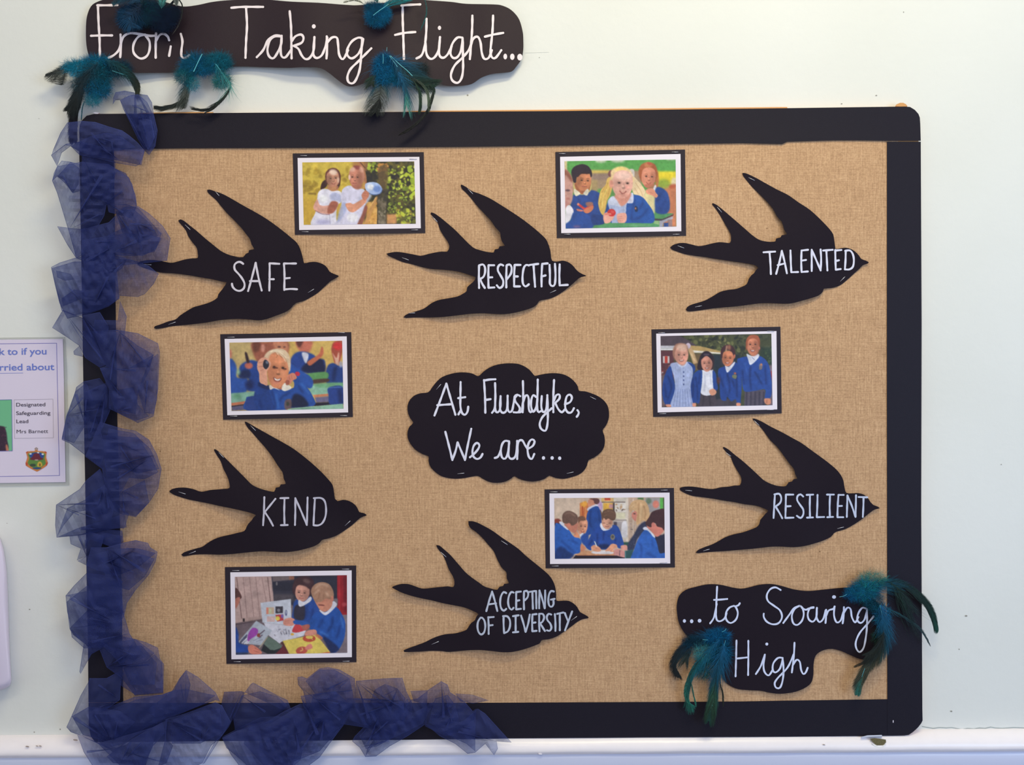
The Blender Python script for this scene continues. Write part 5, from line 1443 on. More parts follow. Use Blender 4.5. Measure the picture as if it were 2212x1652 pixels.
    p.poly([(1030, 1010), (1080, 960), (1150, 970), (1165, 1010), (1110, 1040), (1090, 1085), (1040, 1070), (980, 1070)], (228, 156, 122), 4)
    p.folds([[(1020, 1060), (1060, 1030)], [(1060, 1075), (1090, 1040)], [(830, 1020), (890, 1050)]], (176, 100, 74), 7, .6, 3)
    p.line([(815, 920), (850, 1000)], (230, 230, 220), 14, 3); p.line([(850, 940), (860, 990)], (60, 60, 60), 8, 3)
    # boy at the left
    p.poly([(205, 690), (270, 650), (330, 660), (420, 740), (480, 830), (590, 880), (615, 960), (590, 1090), (500, 1120), (420, 1190), (205, 1190)], (42, 96, 190), 5)
    p.poly([(205, 1080), (300, 1000), (420, 1080), (500, 1130), (420, 1190), (205, 1190)], (26, 50, 110), 16, .9)
    p.folds([[(300, 900), (400, 1000), (520, 1100)], [(460, 900), (560, 960)]], (22, 56, 130), 30, .6, 16)
    p.poly([(275, 640), (300, 615), (410, 700), (400, 745)], (224, 224, 238), 4)
    p.poly([(350, 650), (480, 620), (540, 560), (555, 700), (520, 790), (450, 770), (390, 710)], (204, 126, 104), 5)
    p.poly([(325, 620), (320, 520), (370, 460), (450, 455), (540, 510), (560, 580), (540, 640), (470, 680), (430, 640), (380, 650)], (112, 82, 70), 5)
    p.folds([[(360, 500), (440, 480), (520, 540)]], (156, 122, 104), 20, .6, 12)
    p.ell(415, 675, 26, 34, (212, 128, 106), 10, 4)
    p.poly([(490, 830), (540, 770), (580, 830), (585, 860), (520, 860)], (226, 146, 110), 4)
    p.poly([(610, 960), (670, 1010), (680, 1040), (620, 1080), (595, 1060)], (222, 140, 104), 5)
    # teacher
    p.poly([(1320, 1050), (1340, 940), (1430, 800), (1500, 680), (1600, 610), (1660, 640), (1600, 760), (1480, 880), (1420, 1050)], (52, 56, 84), 6)
    p.blot(1340, 640, 1640, 1040, [(120, 124, 150), (40, 42, 70)], 70, 5, 10, 33, 2, .5)
    p.poly([(1400, 480), (1480, 450), (1480, 600), (1430, 600), (1390, 540)], (212, 130, 112), 5)
    p.poly([(1345, 400), (1400, 310), (1500, 275), (1600, 310), (1655, 420), (1660, 580), (1620, 620), (1560, 600), (1480, 670), (1455, 620), (1470, 480), (1400, 440), (1370, 480)], (214, 170, 122), 5)
    p.folds([[(1500, 320), (1490, 480), (1480, 620)], [(1570, 360), (1600, 480), (1590, 580)], [(1400, 360), (1460, 320)]], (170, 120, 78), 16, .6, 7)
    p.folds([[(1530, 320), (1530, 480), (1520, 600)], [(1440, 330), (1380, 400)]], (236, 204, 158), 14, .7, 6)
    p.ell(1430, 495, 18, 8, (80, 50, 54), 0, 3)
    # right child
    p.poly([(1740, 870), (1860, 820), (1900, 830), (1900, 1180), (1820, 1180)], (44, 42, 66), 8)
    p.poly([(1370, 1185), (1420, 1060), (1480, 900), (1570, 760), (1640, 740), (1740, 860), (1780, 960), (1820, 1100), (1900, 1100), (1900, 1185)], (44, 98, 192), 5)
    p.folds([[(1520, 940), (1540, 1080), (1520, 1170)], [(1700, 900), (1720, 1000)], [(1620, 1100), (1760, 1170)]], (22, 54, 130), 26, .55, 14)
    p.poly([(1565, 710), (1620, 700), (1700, 780), (1750, 860), (1720, 850), (1640, 760), (1570, 740)], (224, 224, 238), 4)
    p.poly([(1620, 690), (1680, 640), (1800, 680), (1880, 740), (1860, 790), (1780, 850), (1720, 800)], (222, 130, 112), 5)
    p.poly([(1600, 640), (1660, 540), (1700, 470), (1800, 430), (1900, 440), (1895, 740), (1850, 710), (1780, 690), (1750, 640), (1700, 650), (1690, 700), (1640, 690)], (74, 44, 46), 5)
    p.ell(1720, 665, 28, 36, (214, 124, 108), 0, 4)
    # foreground hand and chair
    p.poly([(1110, 1090), (1140, 1040), (1220, 1050), (1290, 1090), (1280, 1165), (1160, 1140), (1120, 1130)], (216, 146, 140), 5)
    p.line([(1205, 1060), (1200, 1145)], (70, 50, 70), 10, 3, .8)
    p.poly([(1220, 990), (1310, 980), (1315, 1050), (1240, 1050)], (222, 150, 134), 5)
    p.poly([(1280, 1070), (1420, 1045), (1370, 1185), (1280, 1185)], (46, 88, 92), 5, 1, False); p.line([(1290, 1070), (1290, 1185)], (110, 150, 160), 12, 3)
    return p.grain(3, 5)


def pic6():   # two children looking at large drawings and books outdoors
    p = Painter(2212, 1641, 3.57, (122, 104, 108))
    p.rect(190, 920, 1000, 1470, (116, 98, 106), 10)
    p.rect(1700, 560, 1940, 1460, (128, 112, 122), 10)
    # plank door
    p.poly([(195, 250), (760, 245), (800, 640), (620, 930), (300, 960), (200, 980)], (190, 158, 152), 5, 1, False)
    for k, (x0, x1) in enumerate([(222, 300), (322, 385), (420, 490), (515, 585), (610, 680), (700, 745)]):
        p.line([(x0, 260), (x1, 900 if k < 4 else 640)], (96, 66, 66) if k in (5, 0) else (146, 114, 112), 9, 3, .9)
    p.poly([(300, 890), (610, 860), (610, 920), (300, 960)], (176, 146, 140), 5, 1, False)
    p.rect(318, 895, 345, 945, (44, 34, 38), 3)
    p.poly([(200, 970), (640, 900), (640, 930), (205, 1000)], (82, 66, 74), 8, .8, False)
    # dark background
    p.poly([(760, 245), (1120, 240), (1120, 700), (800, 640)], (56, 54, 70), 6, 1, False)
    p.rect(1080, 235, 1780, 600, (50, 50, 66), 8)
    p.poly([(770, 245), (1060, 240), (1060, 300), (780, 330)], (120, 104, 106), 6, 1, False); p.rect(1030, 240, 1110, 300, (170, 104, 78), 6, .8)
    p.rect(780, 330, 1100, 470, (44, 44, 60), 12, .8); p.ell(840, 360, 14, 30, (150, 140, 140), 0, 5, .7)
    p.rect(800, 520, 1100, 640, (84, 76, 84), 16, .9)
    p.rect(1770, 228, 1925, 840, (160, 30, 44), 5)
    p.line([(1800, 240), (1810, 820)], (206, 50, 60), 24, 10, .8); p.line([(1890, 240), (1900, 800)], (110, 24, 40), 50, 14, .8)
    p.ell(1880, 680, 40, 30, (212, 90, 96), 0, 10, .6)
    p.rect(1720, 590, 1780, 700, (120, 112, 120), 8)
    # child at left edge
    p.poly([(200, 430), (250, 460), (300, 560), (270, 600), (200, 600)], (90, 56, 54), 5)
    p.poly([(200, 600), (270, 570), (265, 640), (240, 700), (200, 740)], (186, 112, 96), 5)
    # girl
    p.poly([(1110, 640), (1180, 590), (1370, 560), (1480, 700), (1500, 920), (1400, 1040), (1100, 930), (1090, 760)], (40, 76, 158), 6)
    p.poly([(1130, 700), (1270, 700), (1260, 910), (1110, 890)], (52, 48, 66), 6)
    p.folds([[(1300, 700), (1280, 900)], [(1400, 740), (1380, 900)]], (22, 44, 108), 30, .6, 14)
    p.poly([(1090, 500), (1090, 380), (1130, 290), (1220, 245), (1330, 250), (1410, 320), (1400, 460), (1350, 540), (1180, 560)], (70, 44, 52), 6)
    p.face(1235, 500, 112, 135, (208, 146, 128), 6, -.3, 1, False, False, True, (222, 160, 140), .4, (70, 42, 40), .5)
    p.poly([(1095, 400), (1140, 290), (1260, 260), (1370, 330), (1350, 440), (1280, 400), (1180, 380), (1120, 420)], (74, 48, 54), 6)
    p.ell(1300, 320, 60, 30, (130, 100, 96), 20, 12, .6)
    p.poly([(1180, 610), (1260, 640), (1360, 560), (1370, 620), (1240, 705), (1180, 700)], (220, 218, 230), 4)
    # boy
    p.poly([(1440, 800), (1560, 800), (1750, 720), (1860, 860), (1900, 1000), (1880, 1200), (1800, 1370), (1700, 1420), (1600, 1260), (1460, 1140), (1340, 1040), (1360, 920)], (36, 84, 172), 5)
    p.folds([[(1700, 860), (1690, 1000), (1620, 1100)], [(1560, 900), (1480, 1040)], [(1820, 1000), (1760, 1200)], [(1540, 1150), (1680, 1260)]], (20, 48, 118), 34, .6, 16)
    p.folds([[(1820, 860), (1870, 1040)], [(1500, 1100), (1640, 1160)]], (74, 128, 206), 22, .6, 12)
    p.poly([(1560, 1180), (1700, 1260), (1800, 1370), (1680, 1430), (1600, 1300)], (30, 40, 84), 12, .9)
    p.poly([(1495, 770), (1600, 845), (1760, 700), (1740, 640), (1700, 640), (1640, 760), (1580, 800), (1510, 760)], (220, 218, 232), 4)
    p.poly([(1420, 600), (1500, 560), (1680, 600), (1690, 700), (1620, 780), (1560, 790), (1490, 740)], (212, 138, 112), 5)
    p.ell(1530, 690, 50, 12, (120, 60, 56), 6, 4, .8); p.ell(1540, 620, 50, 18, (176, 104, 84), 0, 10, .6)
    p.poly([(1390, 560), (1370, 460), (1430, 370), (1540, 335), (1650, 370), (1710, 470), (1715, 570), (1660, 600), (1600, 590), (1520, 640), (1440, 640)], (176, 130, 104), 5)
    p.folds([[(1430, 440), (1520, 370), (1640, 400)], [(1420, 520), (1500, 450)], [(1600, 480), (1640, 560)]], (214, 174, 148), 24, .7, 10)
    p.folds([[(1500, 500), (1480, 600)], [(1560, 520), (1560, 600)]], (136, 92, 72), 16, .6, 8)
    p.ell(1695, 590, 24, 40, (214, 132, 110), 0, 4)
    # papers
    p.poly([(590, 655), (1060, 595), (1065, 930), (980, 1000), (620, 960)], (196, 200, 214), 4, 1, False)
    p.rect(680, 725, 800, 830, (206, 176, 150), 4); p.rect(682, 728, 712, 828, (226, 130, 110), 3); p.rect(720, 740, 760, 820, (200, 200, 160), 3)
    p.poly([(820, 712), (935, 708), (935, 812), (822, 818)], (64, 60, 70), 3, 1, False); p.ell(870, 770, 24, 26, (150, 146, 156), 0, 5, .8)
    p.rect(690, 865, 810, 945, (214, 178, 176), 4); p.poly([(820, 840), (940, 832), (945, 925), (850, 945)], (196, 60, 66), 3, 1, False)
    p.ell(855, 895, 34, 34, (232, 206, 84), 0, 4); p.ell(925, 860, 20, 30, (120, 96, 170), 0, 5)
    p.ell(985, 810, 16, 46, (70, 76, 120), 0, 4, .9); p.ell(985, 800, 8, 24, (196, 200, 214), 0, 3, .9)
    p.poly([(640, 960), (980, 1000), (1160, 955), (1290, 1080), (1260, 1160), (920, 1260), (880, 1280), (720, 1160)], (206, 204, 218), 4, 1, False)
    p.blot(800, 1030, 1060, 1170, [(120, 116, 140), (160, 130, 130), (90, 90, 110)], 26, 4, 14, 41, 2, .7)
    p.folds([[(940, 1090), (960, 1150)], [(980, 1080), (1000, 1140)], [(1020, 1070), (1035, 1130)], [(900, 1100), (920, 1150)]], (70, 70, 90), 7, .8, 2)
    p.poly([(1080, 1100), (1110, 1010), (1160, 970), (1250, 1040), (1290, 1080), (1180, 1110)], (206, 62, 70), 4)
    p.ell(1080, 1140, 26, 18, (226, 170, 60), 0, 4); p.poly([(1180, 1115), (1290, 1080), (1240, 1140), (1150, 1160)], (214, 212, 224), 4)
    # left drawing
    p.poly([(525, 930), (770, 1080), (590, 1310), (260, 1275), (255, 1250)], (176, 182, 196), 4, 1, False)
    p.poly([(400, 1140), (470, 1040), (550, 1070), (530, 1150), (430, 1220), (390, 1270)], (164, 70, 176), 4)
    p.poly([(270, 1260), (380, 1140), (360, 1230), (300, 1290)], (60, 60, 90), 5, .8); p.folds([[(300, 1280), (380, 1200)], [(340, 1290), (400, 1240)], [(370, 1290), (420, 1250)]], (236, 234, 244), 16, .9, 3)
    p.folds([[(540, 1160), (600, 1120), (655, 1075)], [(570, 1190), (620, 1150)]], (70, 40, 60), 14, .8, 3); p.ell(560, 1155, 26, 30, (150, 60, 50), 0, 4, .9)
    p.folds([[(480, 1240), (540, 1210), (600, 1190)], [(520, 1250), (620, 1220)]], (90, 90, 120), 7, .7, 2)
    # books
    p.poly([(600, 1390), (640, 1290), (720, 1180), (950, 1340), (930, 1400), (800, 1440), (700, 1440)], (40, 44, 50), 5, 1, False)
    p.poly([(640, 1290), (710, 1170), (830, 1240), (940, 1340), (800, 1385), (740, 1380)], (98, 116, 106), 4, 1, False)
    p.line([(570, 1350), (700, 1180)], (176, 168, 140), 14, 3)
    p.poly([(820, 1440), (900, 1360), (960, 1280), (1030, 1450), (830, 1455)], (110, 40, 50), 5, 1, False)
    p.poly([(900, 1270), (960, 1260), (1000, 1400), (960, 1340)], (90, 50, 50), 4)
    p.poly([(930, 1240), (1450, 1140), (1660, 1410), (1640, 1440), (1040, 1455)], (226, 200, 92), 4, 1, False)
    p.ell(1340, 1205, 100, 52, (196, 78, 54), 0, 4); p.ell(1345, 1185, 56, 26, (226, 196, 90), 0, 5); p.line([(1290, 1170), (1350, 1190), (1400, 1225)], (226, 200, 92), 10, 3)
    p.ell(1225, 1390, 90, 60, (196, 84, 70), -10, 4); p.poly([(1280, 1340), (1360, 1285), (1390, 1350), (1300, 1380)], (222, 128, 116), 4); p.line([(1200, 1400), (1240, 1380), (1230, 1345)], (240, 200, 120), 12, 3)
    p.poly([(1500, 1440), (1640, 1410), (1660, 1425), (1560, 1450)], (214, 110, 64), 3)
    p.poly([(1460, 1130), (1550, 1190), (1520, 1220), (1440, 1170)], (214, 120, 80), 5, .8)
    # hands
    p.poly([(940, 980), (960, 910), (1060, 885), (1120, 920), (1100, 1000), (1000, 1010)], (222, 146, 128), 4)
    p.folds([[(960, 940), (1040, 930)], [(950, 970), (1030, 965)]], (170, 96, 84), 8, .6, 3)
    p.poly([(1100, 930), (1200, 930), (1340, 960), (1330, 1000), (1200, 990), (1110, 980)], (42, 90, 176), 5)
    p.poly([(1270, 1150), (1300, 1090), (1400, 1065), (1450, 1080), (1450, 1140), (1340, 1160)], (222, 144, 126), 4)
    p.poly([(1230, 1010), (1330, 985), (1350, 1030), (1290, 1080), (1240, 1060)], (176, 96, 84), 5)
    p.poly([(205, 1040), (250, 1130), (260, 1270), (400, 1320), (400, 1420), (215, 1450)], (36, 74, 160), 6)
    p.poly([(400, 1330), (450, 1300), (520, 1330), (600, 1400), (600, 1440), (480, 1450), (410, 1410)], (224, 132, 110), 4)
    p.folds([[(500, 1350), (580, 1390)], [(480, 1390), (570, 1420)]], (160, 76, 66), 9, .6, 3)
    p.rect(205, 1420, 400, 1460, (60, 64, 84), 8, .8)
    return p.grain(3, 6)


def mounted(label, o, s, card, white, pr, st, painter, seed, bulge=.008):
    cc = cv(card, *o, s); wc = cv(white, *o, s)
    bot = cc[3][1]; top = cc[0][1]; xl = cc[0][0]; xr = cc[1][0]

    def f(x, y):
        u = max(0, min(1, (x - xl) / (xr - xl))); v = max(0, min(1, (y - top) / (bot - top)))
        return HF + .0006 + bulge * math.sin(u * math.pi) ** 1.3 * (v ** 2.2) + .0012 * math.sin(u * math.pi) * (1 - v)
    t = empty('mounted_photograph', at(sum(c[0] for c in cc) / 4, bot, HF), label, 'photograph', 'mounted photographs on the board')
    sheet('backing_card', cc, f, .0005, M_MOUNT, t, step=9)
    ws = sheet('photo_paper', wc, lambda x, y: f(x, y) + .0009, .0003, M_PAPER, t, step=9)
    print_mesh('printed_picture', pr, o, s, painter, f, .0016, ws)
    for a, b in st:
        staple(t, cv([a], *o, s)[0], cv([b], *o, s)[0], f, .0022)


def persp(pr): return pr


mounted('photograph of two children in white beside a leafy bush, on black card', (620, 310), 7.135, [(88,152),(2108,132),(2132,1378),(122,1405)], [(163,222),(2040,205),(2062,1305),(188,1332)],
        [(235,290),(1960,275),(1985,1235),(258,1252)], [((205,187),(303,187)),((1888,238),(2000,238)),((228,1360),(328,1360)),((1918,1332),(2018,1330))], pic1(), 1, .004)
mounted('photograph of a smiling blonde pigtailed girl with a red toy in class, on black card', (1190, 310), 7.135, [(68,130),(2068,92),(2085,1420),(92,1455)], [(142,205),(1998,160),(2010,1350),(160,1380)],
        [(210,272),(1922,245),(1935,1278),(228,1310)], [((125,155),(222,155)),((1868,132),(1962,132)),((207,1397),(300,1397)),((1885,1398),(1980,1396))], pic2(), 2, .003)
mounted('photograph of a grinning fair boy holding up a dark stone, on black card', (470, 700), 7.135, [(40,155),(2060,122),(2085,1430),(85,1472)], [(108,228),(1990,188),(2012,1360),(150,1403)],
        [(182,285),(1920,255),(1942,1302),(215,1338)], [((152,202),(257,200)),((1858,130),(1958,130)),((193,1418),(298,1418)),((1890,1408),(1993,1410))], pic3(), 3, .009)
mounted('photograph of four children in school clothes standing in a row outdoors, on black card', (1400, 690), 7.135, [(52,152),(2040,110),(2060,1445),(78,1500)], [(125,218),(1978,178),(1990,1385),(148,1432)],
        [(192,255),(1900,218),(1918,1320),(212,1352)], [((160,203),(258,203)),((1838,178),(1942,180)),((177,1452),(277,1450)),((1838,1392),(1935,1390))], pic4(), 4, .007)
mounted('photograph of children writing round a table with a fair-haired adult, on black card', (1170, 1040), 7.135, [(45,120),(2040,98),(2055,1322),(62,1335)], [(120,182),(1972,170),(1982,1262),(130,1270)],
        [(195,255),(1890,240),(1900,1178),(205,1190)], [((138,158),(242,158)),((1842,132),(1940,130)),((158,1302),(260,1300)),((1825,1255),(1935,1245))], pic5(), 5, .009)
mounted('photograph of two children looking at drawings and a yellow book, on black card', (480, 1210), 7.135, [(42,105),(2065,80),(2068,1568),(65,1595)], [(125,185),(1995,155),(1998,1492),(142,1525)],
        [(195,255),(1922,228),(1928,1425),(210,1455)], [((155,158),(260,158)),((1848,135),(1952,135)),((178,1562),(280,1562)),((1858,1556),(1958,1554))], pic6(), 6, .010)

# ------------------------------------------------------------------ laminated notice at the left edge
NS = 5.007
no = (0, 720)
nt_ = empty('laminated_notice', at(0, 1050, 0.001), 'laminated white notice with blue heading, crest and portrait at the left edge', 'notice')
flat1 = lambda d: (lambda x, y: d)
x_l = -700
sheet('notice_paper', cv([(x_l, 75), (680, 60), (690, 500), (708, 1608), (x_l, 1628)], *no, NS), flat1(.0035), .0006, M_LAVENDER, nt_, step=60, smooth=False)
m_, _nt, _nd, _lk, _b = newmat('laminate_film')
_b.inputs['Base Color'].default_value = (.62, .64, .62, 1); _b.inputs['Roughness'].default_value = .25; _b.inputs['Alpha'].default_value = .45
sheet('laminate_edge', cv([(x_l, 52), (700, 38), (722, 400), (745, 1640), (x_l, 1668)], *no, NS), flat1(.0015), .0010, m_, nt_, step=60, smooth=False)
M_VIO = plain('violet_print', (96, 92, 178), .6, .2); M_HEAD = plain('blue_print', (112, 128, 204), .6, .2); M_GREY = plain('grey_print', (150, 140, 150), .6, .2); M_TXT = plain('dark_print', (70, 62, 76), .6, .2)
M_GREEN = plain('green_print', (118, 196, 148), .6, .2)


def bar(name, a, b, w_, mat, lift=.0045, parent=None):
    V = []; F = []
    A = cv([a], *no, NS)[0]; B = cv([b], *no, NS)[0]
    dx, dy = B[0] - A[0], B[1] - A[1]; l = math.hypot(dx, dy); nx, ny = -dy / l * w_ / 2, dx / l * w_ / 2
    V = [at(A[0] + nx, A[1] + ny, lift), at(B[0] + nx, B[1] + ny, lift), at(B[0] - nx, B[1] - ny, lift), at(A[0] - nx, A[1] - ny, lift)]
    return V


def frame(name, segs, w_, mat, lift=.0045):
    V = []; F = []
    for a, b in segs:
        k = len(V); V += bar('', a, b, w_, mat, lift); F.append((k, k + 1, k + 2, k + 3))
    mk(name, V, flat_fix(V, F), mat, nt_, smooth=False)


frame('printed_border', [((x_l, 118), (612, 106)), ((612, 104), (622, 640)), ((622, 640), (643, 1538)), ((643, 1536), (x_l, 1560))], .9, M_VIO)
frame('printed_box', [((153, 717), (572, 710)), ((572, 710), (578, 1128)), ((578, 1128), (158, 1136)), ((158, 1136), (153, 717))], .5, M_GREY)


def text(name, body, x, y, size_px, mat, rot=0.0, bold=0.35, align='LEFT', width=None):
    c = bpy.data.curves.new('t', 'FONT')
    c.body = body; c.size = 1.0; c.offset = 0.0 if 'M' in body else 0.02 * bold; c.align_x = align; c.resolution_u = 6
    o = bpy.data.objects.new('t', c)
    COL.objects.link(o)
    bpy.context.view_layer.update()
    me = bpy.data.meshes.new_from_object(o)
    bpy.data.objects.remove(o)
    V = [v.co.copy() for v in me.vertices]
    me.calc_loop_triangles()
    F = [tuple(t_.vertices) for t_ in me.loop_triangles]
    xs = [v.x for v in V]
    sx = size_px
    if width:
        sx = width / (max(xs) - min(xs))
        off = min(xs) if align == 'LEFT' else max(xs)
    else: off = 0
    cr, sr = math.cos(rot), math.sin(rot)
    W_ = []
    for v in V:
        u, q = (v.x - off) * sx, -v.y * size_px
        W_.append(at(x + u * cr - q * sr, y + u * sr + q * cr, .0046))
    mk(name, W_, flat_fix(W_, F), mat, nt_, smooth=False)


def nxy(u, v): return cv([(u, v)], *no, NS)[0]


for body, x0, x1, y, sz in (('k to if you', -8, 503, 232, 20.5), ('rried about', -4, 588, 402, 20.5)):
    a = nxy(x0, y); text('printed_heading', body, a[0], a[1], sz, M_HEAD, -.012, .7, width=(x1 - x0) / NS)
frame('printed_underline', [((-20, 432), (250, 428))], .8, M_HEAD)
for body, x0, x1, y in (('Designated', 175, 490, 790), ('Safeguarding', 175, 545, 882), ('Lead', 177, 306, 970), ('Mrs Barnett', 180, 520, 1080)):
    a = nxy(x0, y); text('printed_line', body, a[0], a[1], 11.2, M_TXT, -.012, .3, width=(x1 - x0) / NS)
# portrait corner and crest
pp = Painter(800, 1700, 2.5, (118, 196, 148))
pp.poly([(-200, 1005), (20, 1003), (60, 1040), (78, 1150), (70, 1270), (-200, 1280)], (60, 40, 58), 4)
pp.blot(-40, 1010, 70, 1260, [(100, 60, 80), (40, 30, 50)], 40, 4, 12, 3, 2, .6)
pp.poly([(64, 1200), (80, 1210), (95, 1270), (68, 1275)], (206, 130, 100), 4)
print_mesh('printed_portrait', [(-150, 722), (124, 718), (132, 1268), (-150, 1276)], no, NS, pp, flat1(0), .0046, nt_, .8, .9)
frame('printed_frame', [((-150, 722), (126, 716)), ((126, 716), (133, 1270)), ((133, 1270), (-150, 1276))], .8, M_VIO, .0050)
cp_ = Painter(800, 1700, 2.5, (222, 212, 232))
SH = [(280, 1285), (300, 1275), (376, 1270), (374, 1244), (392, 1232), (411, 1244), (410, 1270), (490, 1275), (505, 1285), (500, 1340), (518, 1400), (505, 1430), (480, 1450), (400, 1495), (310, 1450), (280, 1430), (276, 1400), (294, 1340)]
cp_.poly(SH, (208, 128, 70), 3)
cp_.poly([(305, 1300), (395, 1285), (485, 1300), (482, 1350), (495, 1405), (470, 1430), (400, 1472), (325, 1430), (300, 1400), (316, 1350)], (96, 140, 66), 3)
cp_.poly([(320, 1310), (360, 1290), (440, 1290), (475, 1320), (450, 1350), (340, 1345)], (46, 74, 150), 3)
cp_.ell(330, 1302, 14, 8, (240, 240, 250), 0, 2); cp_.ell(412, 1290, 12, 8, (240, 240, 250), 0, 2); cp_.ell(462, 1306, 13, 9, (240, 240, 250), 0, 2)
cp_.poly([(325, 1355), (350, 1335), (370, 1300), (420, 1300), (440, 1340), (470, 1355), (440, 1368), (340, 1368)], (110, 38, 56), 3)
cp_.ell(395, 1368, 20, 6, (196, 170, 170), 0, 2)
cp_.poly([(405, 1440), (408, 1400), (430, 1385), (452, 1400), (454, 1436)], (214, 176, 66), 3); cp_.rect(422, 1408, 440, 1436, (110, 90, 50), 2)
cp_.ell(355, 1425, 34, 16, (58, 76, 60), 0, 3); cp_.ell(400, 1458, 48, 10, (50, 74, 130), 0, 3)
cp_.ell(290, 1284, 14, 10, (196, 90, 60), 0, 2); cp_.ell(496, 1284, 14, 10, (196, 90, 60), 0, 2); cp_.ell(288, 1412, 12, 18, (196, 80, 56), 0, 2); cp_.ell(506, 1412, 12, 18, (196, 80, 56), 0, 2)
cp_.ell(393, 1246, 17, 12, (140, 130, 130), 0, 2); cp_.ell(393, 1250, 9, 6, (200, 190, 200), 0, 2)
print_mesh('printed_crest', [(262, 1228), (530, 1228), (530, 1502), (262, 1502)], no, NS, cp_, flat1(0), .0046, nt_, .45, .93, mask=[(392 + (x - 392) * 1.01, 1380 + (y - 1380) * 1.01) for x, y in SH] )

# ------------------------------------------------------------------ lilac plastic dispenser cut by the left edge
disp = []
prof = [(-90, 1150), (-30, 1146), (-6, 1152), (2, 1165), (8, 1185), (12, 1210), (15, 1235), (18, 1300), (21, 1400), (25, 1470), (22, 1480), (14, 1486), (0, 1491), (-20, 1495), (-90, 1498)]
dt = empty('soap_dispenser', at(-30, 1498, 0.0), 'lilac-white rounded plastic wall dispenser cut off by the left edge of the picture', 'dispenser')
V = []; F = []
layers = [(0.0005, 0.0), (0.030, 0.0), (0.045, 2.5), (0.052, 7.0), (0.055, 14.0)]
cxm, cym = -45, 1320
for d, ins in layers:
    for x, y in prof:
        L = math.hypot(x - cxm, y - cym)
        V.append(at(x + (cxm - x) / L * ins, y + (cym - y) / L * ins, d))
n = len(prof)
for i in range(len(layers) - 1):
    for j in range(n):
        F.append((i * n + j, i * n + (j + 1) % n, (i + 1) * n + (j + 1) % n, (i + 1) * n + j))
F.append(tuple(range((len(layers) - 1) * n, len(layers) * n)))
o = mk('casing', V, F, M_LAVENDER, dt, smooth=True)

